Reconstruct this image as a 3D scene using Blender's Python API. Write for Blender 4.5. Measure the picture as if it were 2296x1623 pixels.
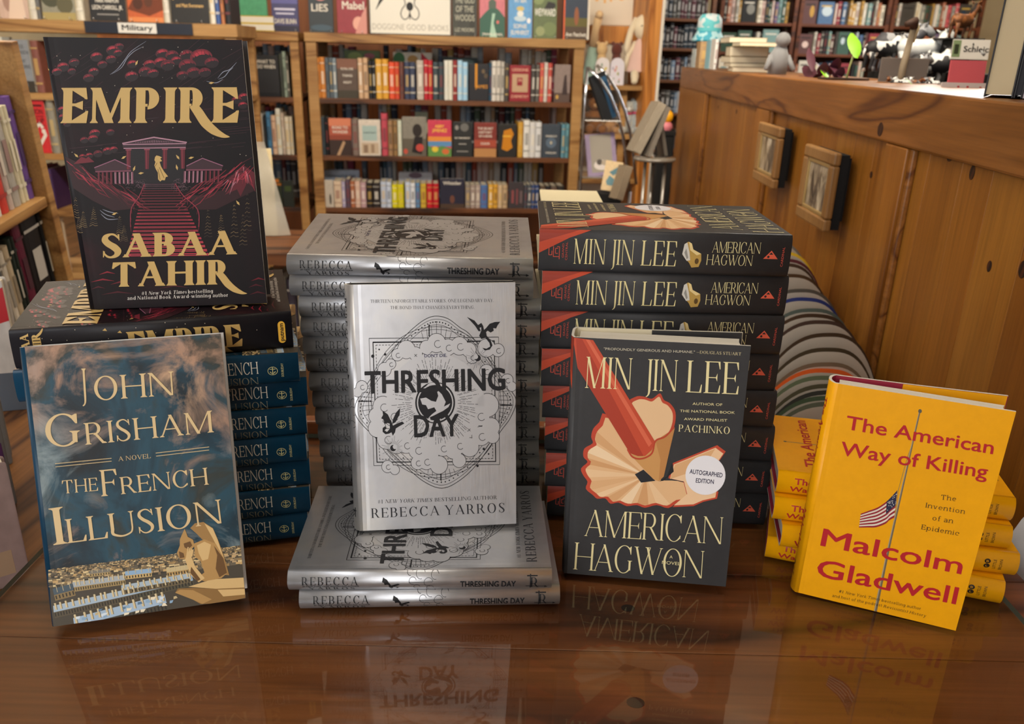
import bpy, bmesh, math, random
from math import sin, cos, tan, pi, radians, sqrt, atan2
from mathutils import Vector, Matrix, geometry

for _o in list(bpy.data.objects):
    bpy.data.objects.remove(_o, do_unlink=True)
SC = bpy.context.scene
COL = SC.collection
random.seed(7)

# ------------------------------------------------------------------ camera
# z = 0 is the table top, the floor lies 0.75 m lower, +Y runs into the shop
FPX, PITCH, ROLL, CAMH = 1818.458, 0.364074, 0.0248686, 0.486187
IW, IH = 2296, 1623
FW = Vector((0, cos(PITCH), -sin(PITCH)))
_up = Vector((0, sin(PITCH), cos(PITCH)))
_rt = Vector((1, 0, 0))
RT = _rt * cos(ROLL) + _up * sin(ROLL)
UP = _up * cos(ROLL) - _rt * sin(ROLL)
CP = Vector((0, 0, CAMH))
cam = bpy.data.cameras.new('camera')
cam.sensor_fit = 'HORIZONTAL'
cam.sensor_width = 36.0
cam.lens = 36.0 * FPX / IW
cam.clip_start = 0.02
cam.dof.use_dof = True
cam.dof.focus_distance = 0.78
cam.dof.aperture_fstop = 9.0
camo = bpy.data.objects.new('camera', cam)
camo.matrix_world = Matrix(((RT.x, UP.x, -FW.x, CP.x), (RT.y, UP.y, -FW.y, CP.y), (RT.z, UP.z, -FW.z, CP.z), (0, 0, 0, 1)))
COL.objects.link(camo)
SC.camera = camo

# ------------------------------------------------------------------ light
vs = SC.view_settings
vs.view_transform = 'Standard'
vs.look = 'None'
vs.exposure = 0.08
vs.gamma = 1.0
vs.use_curve_mapping = False
wd = bpy.data.worlds.new('daylight')
SC.world = wd
wd.use_nodes = True
wd.node_tree.nodes['Background'].inputs['Color'].default_value = (0.80, 0.90, 1.0, 1)
wd.node_tree.nodes['Background'].inputs['Strength'].default_value = 0.55

def area(name, loc, target, sx, sy, power, col):
    l = bpy.data.lights.new(name, 'AREA')
    l.shape = 'RECTANGLE'
    l.size, l.size_y, l.energy, l.color = sx, sy, power, col
    o = bpy.data.objects.new(name, l)
    o.location = loc
    d = Vector(target) - Vector(loc)
    o.rotation_euler = d.to_track_quat('-Z', 'Y').to_euler()
    COL.objects.link(o)
    return o

# shop windows behind the photographer, and ceiling lamps over the aisles
area('shop_window_light', (-1.2, -2.2, 0.70), (0.0, 1.0, 0.1), 2.6, 2.1, 62, (1.0, 0.99, 0.98))
area("side_window_light", (-3.3, 0.2, 1.45), (0.5, 1.6, 0.1), 1.8, 0.7, 22, (0.95, 0.97, 1.0))
area('back_window_light', (3.4, 5.6, 1.5), (0.0, 4.0, 0.0), 2.0, 1.2, 60, (0.95, 0.98, 1.0))
for _p in [(2.8, 5.4, 1.78), (-2.6, 4.6, 1.78)]:
    area('ceiling_lamp_light', _p, (_p[0], _p[1], 0), 1.1, 0.5, 40, (1.0, 0.86, 0.68))
# added fill lights without real fixtures, aimed to brighten the bookcases
for _p, _q, _e in [((-0.9, 1.75, 1.78), (-0.8, 4.4, 0.25), 52), ((0.7, 1.75, 1.78), (0.8, 4.5, 0.25), 60)]:
    area('shelf_fill_light', _p, _q, 0.9, 0.4, _e, (1.0, 0.87, 0.70))
area('ceiling_lamp_light', (0.0, 0.3, 1.78), (0, 0.5, 0), 1.1, 0.5, 9, (1.0, 0.90, 0.76))

# ------------------------------------------------------------------ helpers
def ray(x, y):
    return FW + RT * ((x - IW / 2) / FPX) - UP * ((y - IH / 2) / FPX)
def at_depth(x, y, Y):
    d = ray(x, y)
    return CP + d * (Y / d.y)
def at_height(x, y, z):
    d = ray(x, y)
    return CP + d * ((z - CAMH) / d.z)
def at_plane(x, y, p0, n):
    d = ray(x, y)
    return CP + d * ((Vector(p0) - CP).dot(n) / d.dot(n))

def lin(c):
    if isinstance(c, str):
        c = c.lstrip('#')
        c = [int(c[i:i + 2], 16) / 255 for i in (0, 2, 4)]
    return tuple(v / 12.92 if v <= 0.04045 else ((v + 0.055) / 1.055) ** 2.4 for v in c[:3]) + (1.0,)

MATS = {}
def mat(name, col='#808080', rough=0.5, metal=0.0, coat=0.0, spec=0.4, sheen=0.0):
    if name in MATS:
        return MATS[name]
    m = bpy.data.materials.new(name)
    m.use_nodes = True
    b = m.node_tree.nodes['Principled BSDF']
    b.inputs['Base Color'].default_value = lin(col)
    b.inputs['Roughness'].default_value = rough
    b.inputs['Metallic'].default_value = metal
    b.inputs['Coat Weight'].default_value = coat
    b.inputs['Specular IOR Level'].default_value = spec
    if sheen:
        b.inputs['Sheen Weight'].default_value = sheen
    MATS[name] = m
    return m
class NT:
    """short hand for node trees"""
    def __init__(s, m):
        s.t = m.node_tree
        s.b = s.t.nodes.get('Principled BSDF')
    def n(s, kind, **kw):
        nd = s.t.nodes.new(kind)
        for k, v in kw.items():
            if k.startswith('i_'):
                nd.inputs[k[2:].replace('_', ' ')].default_value = v
            else:
                setattr(nd, k, v)
        return nd
    def l(s, a, b):
        s.t.links.new(a, b)
    def ramp(s, src, stops, mode='LINEAR'):
        r = s.n('ShaderNodeValToRGB')
        r.color_ramp.interpolation = mode
        e = r.color_ramp.elements
        while len(e) < len(stops):
            e.new(0.5)
        for i, (p, c) in enumerate(stops):
            e[i].position = p
            e[i].color = lin(c) if isinstance(c, str) else (c, c, c, 1)
        s.l(src, r.inputs['Fac'])
        return r.outputs['Color']
    def noise(s, scale, vec=None, detail=4, rough=0.5, dist=0.0):
        n = s.n('ShaderNodeTexNoise')
        n.inputs['Scale'].default_value = scale
        n.inputs['Detail'].default_value = detail
        n.inputs['Roughness'].default_value = rough
        n.inputs['Distortion'].default_value = dist
        if vec is not None:
            s.l(vec, n.inputs['Vector'])
        return n.outputs['Fac']
    def coords(s, scale=(1, 1, 1), rot=(0, 0, 0), loc=(0, 0, 0), kind='Object'):
        t = s.n('ShaderNodeTexCoord')
        mp = s.n('ShaderNodeMapping')
        mp.inputs['Scale'].default_value = scale
        mp.inputs['Rotation'].default_value = rot
        mp.inputs['Location'].default_value = loc
        s.l(t.outputs[kind], mp.inputs['Vector'])
        return mp.outputs['Vector']
    def mix(s, a, b, fac, mode='MIX'):
        m = s.n('ShaderNodeMix', data_type='RGBA', blend_type=mode)
        for sock, v in ((m.inputs[0], fac), (m.inputs[6], a), (m.inputs[7], b)):
            if hasattr(v, 'is_linked') or hasattr(v, 'links'):
                s.l(v, sock)
            elif isinstance(v, str):
                sock.default_value = lin(v)
            else:
                sock.default_value = v
        return m.outputs[2]
    def bump(s, src, strength=0.2, dist=0.002):
        b = s.n('ShaderNodeBump')
        b.inputs['Strength'].default_value = strength
        b.inputs['Distance'].default_value = dist
        s.l(src, b.inputs['Height'])
        s.l(b.outputs['Normal'], s.b.inputs['Normal'])

def wood(name, dark, mid, light, axis='X', scale=1.0, rough=0.45, coat=0.0, ring=9.0, seed=0.0):
    """plain sawn wood: long stretched noise rings plus fine pores, grain along axis"""
    if name in MATS:
        return MATS[name]
    m = mat(name, mid, rough, coat=coat)
    t = NT(m)
    st = {'X': (0.12, 1, 1), 'Y': (1, 0.12, 1), 'Z': (1, 1, 0.12)}[axis]
    v = t.coords(tuple(a * scale for a in st), loc=(seed, seed * 1.7, seed * 0.3))
    big = t.noise(5.0, v, 3, 0.5, 0.6)
    mul = t.n('ShaderNodeMath', operation='MULTIPLY')
    t.l(big, mul.inputs[0])
    mul.inputs[1].default_value = ring
    fr = t.n('ShaderNodeMath', operation='PINGPONG')
    t.l(mul.outputs[0], fr.inputs[0])
    fr.inputs[1].default_value = 1.0
    c1 = t.ramp(fr.outputs[0], [(0.0, mid), (0.62, light), (0.86, mid), (1.0, dark)])
    st2 = {'X': (1.5, 60, 60), 'Y': (60, 1.5, 60), 'Z': (60, 60, 1.5)}[axis]
    fine = t.noise(3.0, t.coords(st2), 3, 0.6)
    c2 = t.ramp(fine, [(0.30, 0.72), (0.62, 1.0)])
    broad = t.noise(1.3, t.coords((1, 1, 1)), 2)
    c3 = t.ramp(broad, [(0.3, 0.82), (0.7, 1.08)])
    c = t.mix(c1, c2, 1.0, 'MULTIPLY')
    c = t.mix(c, c3, 1.0, 'MULTIPLY')
    t.l(c, t.b.inputs['Base Color'])
    t.bump(fine, 0.06, 0.001)
    return m

def link(name, me, parent=None, m=None):
    o = bpy.data.objects.new(name, me)
    COL.objects.link(o)
    if parent is not None:
        o.parent = parent
    if m is not None:
        me.materials.clear()
        me.materials.append(m)
    return o
def empty(name, loc=(0, 0, 0), rz=0.0, mw=None):
    o = bpy.data.objects.new(name, None)
    o.empty_display_size = 0.02
    if mw is not None:
        o.matrix_world = mw
    else:
        o.location = loc
        o.rotation_euler = (0, 0, rz)
    COL.objects.link(o)
    return o
LABELS = {}
def tag(o, label=None, cat=None, group=None, kind=None):
    if label:
        o['label'] = label
        LABELS[label] = LABELS.get(label, 0) + 1
    if cat:
        o['category'] = cat
    if group:
        o['group'] = group
    if kind:
        o['kind'] = kind
    return o

class MB:
    """collects shapes for ONE mesh"""
    def __init__(s):
        s.v, s.f, s.mi, s.sm = [], [], [], []
    def add(s, vs, fs, mi=0, M=None, smooth=False):
        b = len(s.v)
        s.v += [tuple(M @ Vector(p)) if M else tuple(p) for p in vs]
        for f in fs:
            s.f.append(tuple(i + b for i in f))
            s.mi.append(mi)
            s.sm.append(smooth)
        return s
    def box(s, lo, hi, mi=0, M=None, bev=0.0):
        (a, b, c), (d, e, f) = lo, hi
        if bev <= 0:
            vs = [(a, b, c), (d, b, c), (d, e, c), (a, e, c), (a, b, f), (d, b, f), (d, e, f), (a, e, f)]
            fs = [(3, 2, 1, 0), (4, 5, 6, 7), (0, 1, 5, 4), (1, 2, 6, 5), (2, 3, 7, 6), (3, 0, 4, 7)]
            return s.add(vs, fs, mi, M)
        bm = bmesh.new()
        bmesh.ops.create_cube(bm, size=1.0)
        for v in bm.verts:
            v.co = Vector(((a + d) / 2 + v.co.x * (d - a), (b + e) / 2 + v.co.y * (e - b), (c + f) / 2 + v.co.z * (f - c)))
        bmesh.ops.bevel(bm, geom=bm.edges[:], offset=bev, segments=2, affect='EDGES', profile=0.5)
        bm.verts.index_update()
        s.add([v.co[:] for v in bm.verts], [[v.index for v in f.verts] for f in bm.faces], mi, M)
        bm.free()
        return s
    def prism(s, pts, z0, z1, mi=0, M=None):
        """polygon in XY swept along Z (concave allowed)"""
        n = len(pts)
        vs = [(p[0], p[1], z0) for p in pts] + [(p[0], p[1], z1) for p in pts]
        tri = geometry.tessellate_polygon([[Vector((p[0], p[1], 0)) for p in pts]])
        fs = []
        for t in tri:
            a, b, c = (Vector(pts[i][:2]) for i in t)
            t = t if (b - a).cross(c - a) > 0 else t[::-1]
            fs.append(tuple(i + n for i in t))
            fs.append(tuple(t[::-1]))
        ar = sum(pts[i][0] * pts[(i + 1) % n][1] - pts[(i + 1) % n][0] * pts[i][1] for i in range(n))
        for i in range(n):
            j = (i + 1) % n
            fs.append((i, j, j + n, i + n) if ar > 0 else (j, i, i + n, j + n))
        return s.add(vs, fs, mi, M)
    def tube(s, path, r, seg=8, mi=0, M=None, cap=True):
        """round bar along a path; r may be one radius or one per point"""
        path = [Vector(p) for p in path]
        rs = r if isinstance(r, (list, tuple)) else [r] * len(path)
        vs, fs = [], []
        prev = None
        for i, p in enumerate(path):
            d = (path[min(i + 1, len(path) - 1)] - path[max(i - 1, 0)]).normalized()
            a = prev - d * prev.dot(d) if prev else d.orthogonal()
            a.normalize()
            prev = a
            b = d.cross(a)
            for k in range(seg):
                t = 2 * pi * k / seg
                vs.append(p + (a * cos(t) + b * sin(t)) * rs[i])
        for i in range(len(path) - 1):
            for k in range(seg):
                k2 = (k + 1) % seg
                fs.append((i * seg + k, i * seg + k2, (i + 1) * seg + k2, (i + 1) * seg + k))
        if cap:
            fs.append(tuple(range(seg))[::-1])
            fs.append(tuple(range((len(path) - 1) * seg, len(path) * seg)))
        return s.add(vs, fs, mi, M, smooth=True)
    def ball(s, c, r, nu=12, nv=8, mi=0, M=None):
        rx, ry, rz = r if isinstance(r, (list, tuple)) else (r, r, r)
        vs, fs = [(c[0], c[1], c[2] + rz)], []
        for j in range(1, nv):
            a = pi * j / nv
            for i in range(nu):
                b = 2 * pi * i / nu
                vs.append((c[0] + rx * sin(a) * cos(b), c[1] + ry * sin(a) * sin(b), c[2] + rz * cos(a)))
        vs.append((c[0], c[1], c[2] - rz))
        for i in range(nu):
            fs.append((0, 1 + i, 1 + (i + 1) % nu))
            for j in range(nv - 2):
                p, q = 1 + j * nu, 1 + (j + 1) * nu
                fs.append((p + i, q + i, q + (i + 1) % nu, p + (i + 1) % nu))
            p = 1 + (nv - 2) * nu
            fs.append((p + i, len(vs) - 1, p + (i + 1) % nu))
        return s.add(vs, fs, mi, M, smooth=True)
    def lathe(s, prof, seg=20, mi=0, M=None, sy=1.0):
        vs, fs = [], []
        for (r, z) in prof:
            for k in range(seg):
                t = 2 * pi * k / seg
                vs.append((r * cos(t), r * sin(t) * sy, z))
        for i in range(len(prof) - 1):
            for k in range(seg):
                k2 = (k + 1) % seg
                fs.append((i * seg + k, i * seg + k2, (i + 1) * seg + k2, (i + 1) * seg + k))
        return s.add(vs, fs, mi, M, smooth=True)
    def mesh(s, name):
        me = bpy.data.meshes.new(name)
        me.from_pydata(s.v, [], s.f)
        me.polygons.foreach_set('material_index', s.mi)
        me.polygons.foreach_set('use_smooth', s.sm)
        me.update()
        return me
    def build(s, name, mats, parent=None, weld=False):
        me = s.mesh(name)
        if weld:
            bm = bmesh.new()
            bm.from_mesh(me)
            bmesh.ops.remove_doubles(bm, verts=bm.verts[:], dist=1e-6)
            bm.to_mesh(me)
            bm.free()
        for m in (mats if isinstance(mats, (list, tuple)) else [mats]):
            me.materials.append(m)
        return link(name, me, parent)
# ------------------------------------------------------------------ lettering
def _el(cx, cy, rx, ry, a0, a1, n=20):
    return [(cx + rx * cos(a0 + (a1 - a0) * i / n), cy + ry * sin(a0 + (a1 - a0) * i / n)) for i in range(n + 1)]
def spline(pts, n=8, closed=False):
    """Catmull-Rom through pts"""
    P = [Vector(p[:2]) for p in pts]
    k = len(P)
    out = []
    for i in range(k if closed else k - 1):
        g = (lambda j: P[j % k]) if closed else (lambda j: P[max(0, min(k - 1, j))])
        a, b, c, d = g(i - 1), g(i), g(i + 1), g(i + 2)
        for s in range(n):
            t = s / n
            q = 0.5 * ((2 * b) + (c - a) * t + (2 * a - 5 * b + 4 * c - d) * t * t + (3 * b - a - 3 * c + d) * t ** 3)
            out.append((q.x, q.y))
    if not closed:
        out.append(tuple(P[-1]))
    return out
def ribbon(pts, ws):
    """polygons (quads) of a stroke of varying width along pts"""
    P = [Vector(p[:2]) for p in pts]
    n = len(P)
    if not isinstance(ws, (list, tuple)):
        ws = [ws] * n
    elif len(ws) != n:
        ws = [ws[0] + 0 * i for i in range(n)] if len(ws) == 1 else [
            ws[int(i * (len(ws) - 1) / (n - 1))] * (1 - (i * (len(ws) - 1) / (n - 1)) % 1) +
            ws[min(len(ws) - 1, int(i * (len(ws) - 1) / (n - 1)) + 1)] * ((i * (len(ws) - 1) / (n - 1)) % 1) for i in range(n)]
    L, R = [], []
    for i in range(n):
        d = P[min(i + 1, n - 1)] - P[max(i - 1, 0)]
        if d.length < 1e-9:
            d = Vector((1, 0))
        d.normalize()
        nn = Vector((-d.y, d.x)) * ws[i] * 0.5
        L.append(P[i] + nn)
        R.append(P[i] - nn)
    return [[tuple(L[i]), tuple(R[i]), tuple(R[i + 1]), tuple(L[i + 1])] for i in range(n - 1)]

class Serif:
    """roman capitals, small letters and figures drawn from strokes; cap height is 1"""
    def __init__(s, T=0.16, t=0.05, se=0.09, b=0.035, br=0.06, w=1.0, flare=0.0, xh=0.68, tail=0.0):
        s.T, s.t, s.se, s.b, s.br, s.w, s.flare, s.xh, s.tail = T, t, se, b, br, w, flare, xh, tail
        s.c = {}
    def foot(s, x, y, up, w, l=True, r=True):
        a = s.se if l else 0
        c = s.se if r else 0
        d = 1 if up else -1
        if s.b + s.br < 1e-6:
            return []
        return [[(x - a, y), (x + w + c, y), (x + w + c, y + d * s.b), (x + w + c * 0.35, y + d * (s.b + s.br * 0.4)), (x + w, y + d * (s.b + s.br)),
                 (x, y + d * (s.b + s.br)), (x - a * 0.35, y + d * (s.b + s.br * 0.4)), (x - a, y + d * s.b)]]
    def stem(s, x, y0=0.0, y1=1.0, w=None, bot='lr', top='lr'):
        w = s.T if w is None else w
        o = [[(x, y0), (x + w, y0), (x + w, y1), (x, y1)]]
        if bot:
            o += s.foot(x, y0, True, w, 'l' in bot, 'r' in bot)
        if top:
            o += s.foot(x, y1, False, w, 'l' in top, 'r' in top)
        return o
    def bar(s, x0, x1, y, th=None):
        th = s.t if th is None else th
        return [[(x0, y), (x1, y), (x1, y + th), (x0, y + th)]]
    def tip(s, x, y, d, h=0.2):
        """vertical serif at the end of an arm; d=+1 grows up"""
        return [[(x - s.t * 2.6, y), (x, y), (x + s.t * 0.5, y + d * h), (x - s.t * 0.4, y + d * h)]]
    def diag(s, x0, y0, x1, y1, w):
        return [[(x0, y0), (x0 + w, y0), (x1 + w, y1), (x1, y1)]]
    def arc(s, cx, cy, rx, ry, a0, a1, T=None, t=None, n=22):
        T = s.T * 1.08 if T is None else T
        t = s.t if t is None else t
        o = _el(cx, cy, rx, ry, a0, a1, n)
        i = _el(cx, cy, max(rx - T, 0.01), max(ry - t, 0.01), a0, a1, n)
        return [[o[k], o[k + 1], i[k + 1], i[k]] for k in range(n)]
    def glyph(s, ch):
        if ch not in s.c:
            s.c[ch] = s._g(ch)
        return s.c[ch]
    def _g(s, ch):
        T, t, se, w = s.T, s.t, s.se, s.w
        H = pi / 2
        X = s.xh
        if ch == ' ':
            return [], 0.34 * (0.5 + 0.5 * w)
        if ch == 'A':
            W = 0.82 * w
            m = W / 2
            o = s.diag(0.0, 0, m - t * 0.5, 1, t * 1.25) + s.diag(W - T, 0, m - T * 0.62, 1, T) + s.bar(W * 0.2, W * 0.76, 0.32)
            o += s.foot(0.0, 0, True, t * 1.2) + s.foot(W - T, 0, True, T)
            return o, W
        if ch in 'BPR':
            W = {'B': 0.66, 'P': 0.62, 'R': 0.72}[ch] * w
            o = s.stem(0.0, top='l', bot='l' if ch == 'B' else 'lr')
            rt = (0.60 if ch != 'R' else 0.58) * w
            mid = 0.52 if ch == 'B' else 0.46
            ry = (1 - mid) / 2 + t * 0.5
            rx = max(T * 1.15, rt * 0.5)
            cx = rt - rx
            o += s.bar(0, cx, 1 - t) + s.bar(0, cx, mid)
            o += s.arc(cx, 1 - ry + t * 0.0, rx, ry, -H, H)
            if ch == 'B':
                rt = 0.66 * w
                ry = (mid + t) / 2
                rx = max(T * 1.15, rt * 0.5)
                cx = rt - rx
                o += s.bar(0, cx, 0) + s.bar(0, cx, mid) + s.arc(cx, ry, rx, ry, -H, H)
            if ch == 'R':
                if s.tail:
                    pts = spline([(0.33 * w, 0.50), (0.47 * w, 0.30), (0.66 * w, 0.0), (0.88 * w, -0.22), (1.12 * w, -0.36), (1.30 * w, -0.40)], 6)
                    o += ribbon(pts, [T * 0.9, T * 1.05, T * 1.1, T * 0.95, T * 0.55, 0.01])
                else:
                    o += s.diag(W - T * 0.98, 0, 0.28 * w, mid + t, T * 1.02) + s.foot(W - T * 0.98, 0, True, T, False, True)
            return o, W
        if ch in 'CGOQ':
            W = {'C': 0.78, 'G': 0.84, 'O': 0.86, 'Q': 0.86}[ch] * w
            cx = 0.43 * w
            if ch in 'OQ':
                o = s.arc(cx, 0.5, cx, 0.52, 0, 2 * pi, n=36)
                if ch == 'Q':
                    o += s.diag(cx * 1.6, -0.25, cx * 0.9, 0.08, T)
                return o, W
            o = s.arc(cx, 0.5, cx, 0.52, radians(48), radians(312), n=30)
            ex, ey = cx + cx * cos(radians(48)), 0.5 + 0.52 * sin(radians(48))
            o += [[(ex - t * 2.4, ey + 0.02), (ex + t * 0.4, ey - 0.20), (ex + t * 1.3, ey - 0.20), (ex + t * 1.3, ey + 0.10), (ex + t * 0.3, ey + 0.10)]]
            if ch == 'G':
                o += s.stem(ex - T * 0.6, 0.1, 0.46, bot='', top='lr')
            else:
                o += [[(ex - t * 2.0, 1 - ey + 0.02), (ex + t * 0.2, 1 - ey + 0.12), (ex + t * 1.0, 1 - ey + 0.10), (ex + t * 0.6, 1 - ey - 0.02)]]
            return o, W
        if ch == 'D':
            W = 0.82 * w
            rx = W * 0.55
            o = s.stem(0, bot='l', top='l') + s.bar(0, W - rx, 0) + s.bar(0, W - rx, 1 - t) + s.arc(W - rx, 0.5, rx, 0.5, -H, H)
            return o, W
        if ch in 'EFL':
            W = {'E': 0.60, 'F': 0.56, 'L': 0.58}[ch] * w
            o = s.stem(0, bot='lr' if ch == 'F' else 'l', top='lr' if ch == 'L' else 'l')
            if ch in 'EF':
                o += s.bar(0, W, 1 - t) + s.tip(W, 1, -1, 0.24 + s.flare) + s.bar(0, W * 0.80, 0.48)
                o += [[(W * 0.80 - t * (3.2 if s.flare else 1.6), 0.48 + t / 2), (W * 0.80 + t * 0.5, 0.37), (W * 0.80 + t * 0.5, 0.63)]]
                if s.flare:
                    o += [[(W * 0.40, 1 - t), (W, 1 - t), (W + t * .3, 1 - t - 0.26)]]
            if ch in 'EL':
                W2 = W * 1.04
                o += s.bar(0, W2, 0) + s.tip(W2, 0, 1, 0.26 + s.flare)
                if s.flare:
                    o += [[(W * 0.40, t), (W2 + t * .3, t + 0.28), (W2, t)]]
            return o, W
        if ch == 'H':
            W = 0.84 * w
            return s.stem(0) + s.stem(W - T) + s.bar(T * 0.5, W - T * 0.5, 0.48), W
        if ch == 'I':
            return s.stem(0), T
        if ch == 'J':
            W = 0.34 * w + T * 0.2
            x = W - T
            o = s.stem(x, 0.08, 1.0, bot='')
            o += ribbon(spline([(x + T / 2, 0.12), (x + T * 0.42, -0.06), (x - T * 0.1, -0.16), (x - T * 0.95, -0.20)], 5), [T, T * 0.85, T * 0.5, t * 0.6])
            return o, W
        if ch == 'K':
            W = 0.78 * w
            return s.stem(0) + s.diag(T * 0.8, 0.40, W - t * 2.5, 1, t * 1.4) + s.diag(W - T * 0.9, 0, W * 0.34, 0.58, T) + s.foot(W - T * 0.9, 0, True, T) + s.foot(W - t * 2.5, 1, False, t * 1.3), W
        if ch == 'M':
            W = 1.02 * w
            o = s.stem(0.02, w=t * 1.2) + s.stem(W - T - 0.02, top='r')
            o += s.diag(W * 0.47 - T * 0.55, 0, 0.0, 1, T * 1.0) + s.diag(W * 0.47 - t, 0, W - T - 0.02, 1, t * 1.2)
            return o, W
        if ch == 'N':
            W = 0.86 * w
            return s.stem(0.02, w=t * 1.2, top='l') + s.stem(W - t * 1.4, w=t * 1.2, bot='') + s.diag(W - t * 1.4 - T * 0.55, 0, 0.0, 1, T), W
        if ch == 'S':
            W = 0.54 * w
            c = [(W * .94, .80), (W * .70, .955), (W * .46, .985), (W * .18, .90), (W * .13, .74), (W * .34, .58), (W * .66, .44), (W * .88, .27), (W * .80, .10), (W * .50, .015), (W * .24, .06), (W * .03, .22)]
            ws = [t * .6, t * 1.0, t * 1.1, T * .72, T * .95, T * 1.05, T * 1.1, T * 1.0, T * .72, t * 1.1, t * 1.0, t * .6]
            o = ribbon(spline(c, 5), ws)
            o += [[(W * .86, .98), (W * .94, .72), (W * .99, .72), (W * .97, .98)], [(W * .0, .02), (W * .05, .02), (W * .12, .26), (W * .0, .30)]]
            return o, W
        if ch == 'T':
            W = 0.76 * w
            o = s.stem(W / 2 - T / 2, top='') + s.bar(0, W, 1 - t)
            o += [[(0, 1), (-t * .4, .74), (t * .4, .74), (t * 2.6, 1)], [(W, 1), (W + t * .4, .74), (W - t * .4, .74), (W - t * 2.6, 1)]]
            if s.flare:
                o += [[(0, 1 - t), (0, .74), (W * .34, 1 - t)], [(W, 1 - t), (W, .74), (W * .66, 1 - t)]]
            return o, W
        if ch == 'U':
            W = 0.80 * w
            o = s.stem(0, 0.3, 1, bot='') + s.stem(W - t * 1.6, 0.3, 1, w=t * 1.2, bot='')
            o += ribbon(spline([(T / 2, .32), (T * .62, .12), (W * .48, .01), (W - t * 2.4, .12), (W - t, .32)], 6), [T, T * .85, t * 1.4, t * 1.3, t * 1.2])
            return o, W
        if ch == 'V':
            W = 0.80 * w
            return s.diag(W * .5 - T * .5, 0, 0, 1, T) + s.diag(W * .5 - t * .5, 0, W - t * 1.4, 1, t * 1.25) + s.foot(0, 1, False, T) + s.foot(W - t * 1.4, 1, False, t * 1.2), W
        if ch == 'W':
            W = 1.22 * w
            o = []
            for x in (0, W * .42):
                o += s.diag(x + W * .29 - T * .5, 0, x, 1, T) + s.diag(x + W * .29 - t * .6, 0, x + W * .55, 1, t * 1.25) + s.foot(x, 1, False, T)
            return o + s.foot(W * .97, 1, False, t * 1.2), W
        if ch == 'X':
            W = 0.8 * w
            return s.diag(W - T, 0, 0, 1, T) + s.diag(0, 0, W - t, 1, t * 1.2) + s.foot(W - T, 0, True, T) + s.foot(0, 0, True, t) + s.foot(0, 1, False, T) + s.foot(W - t, 1, False, t), W
        if ch == 'Y':
            W = 0.78 * w
            m = W / 2 - T / 2
            return s.stem(m, 0, .46, top='') + s.diag(m, .44, 0, 1, T) + s.diag(m + T * .45, .44, W - t * 1.2, 1, t * 1.3) + s.foot(0, 1, False, T) + s.foot(W - t * 1.2, 1, False, t * 1.2), W
        if ch == 'Z':
            W = .66 * w
            return s.bar(0, W, 0) + s.bar(0, W, 1 - t) + s.diag(0, 0, W - T, 1, T) + s.tip(W, 0, 1) + s.tip(t * 3, 1, -1), W
        # ---- small letters
        xr, T2 = X * 0.46 * w, T * 0.88
        if ch in 'oce':
            W = 2 * xr
            if ch == 'o':
                return s.arc(xr, X / 2, xr, X * .52, 0, 2 * pi, T2, t, 24), W
            o = s.arc(xr, X / 2, xr, X * .52, radians(40 if ch == 'c' else 0), radians(318), T2, t, 22)
            if ch == 'e':
                o += s.bar(T2 * .7, W - t * .2, X * .5, t)
            else:
                o += s.arc(W * .86, X * .78, t * 1.5, t * 1.5, 0, 2 * pi, t * 1.4, t * 1.4, 10)
            return o, W * 0.94
        if ch in 'bdpqg':
            W = 2 * xr + T2 * .4
            l = ch in 'bp'
            cx = W - xr if l else xr
            o = s.arc(cx, X / 2, xr, X * .52, 0, 2 * pi, T2, t, 24)
            x = 0 if l else W - T2
            if ch == 'b':
                o += s.stem(x, 0, 1.04, T2, '', 'l')
            elif ch == 'd':
                o += s.stem(x, 0, 1.04, T2, 'r', 'l')
            elif ch in 'pq':
                o += s.stem(x, -.32, X, T2, 'lr', 'l')
            else:
                o += s.stem(x, -.05, X, T2, '', 'r') + ribbon(spline([(W - T2 / 2, 0), (W - T2, -.24), (W * .45, -.32), (W * .08, -.22)], 5), [T2, T2 * .7, t, t])
            return o, W
        if ch in 'hnm':
            W = (.62 if ch != 'm' else 1.0) * w * (X / .68)
            o = s.stem(0, 0, 1.04 if ch == 'h' else X, T2, 'lr', 'l')
            ks = [W - T2] if ch != 'm' else [W * .5 - T2 * .5, W - T2]
            x0 = T2 * .7
            for x in ks:
                o += s.stem(x, 0, X * .66, T2, 'lr', '') + ribbon(spline([(x0, X * .72), (x0 + (x - x0) * .5, X * .98), (x + T2 * .35, X * .92), (x + T2 * .5, X * .62)], 5), [t, t * 1.3, T2 * .8, T2])
                x0 = x + T2 * .7
            return o, W
        if ch in 'il':
            o = s.stem(se * .5, 0, X if ch == 'i' else 1.04, T2, 'lr', 'l')
            if ch == 'i':
                o += s.arc(se * .5 + T2 / 2, X + .22, T2 * .62, T2 * .62, 0, 2 * pi, T2 * .6, T2 * .6, 12)
            return o, T2 + se
        if ch == 'j':
            return s.stem(0, 0, X, T2, '', 'l'), T2
        if ch == 'r':
            return s.stem(0, 0, X, T2, 'lr', 'l') + ribbon(spline([(T2 * .7, X * .66), (T2 * 1.4, X * .92), (.38 * w, X * .92)], 5), [t, t * 1.4, T2 * .9]), .42 * w
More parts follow.
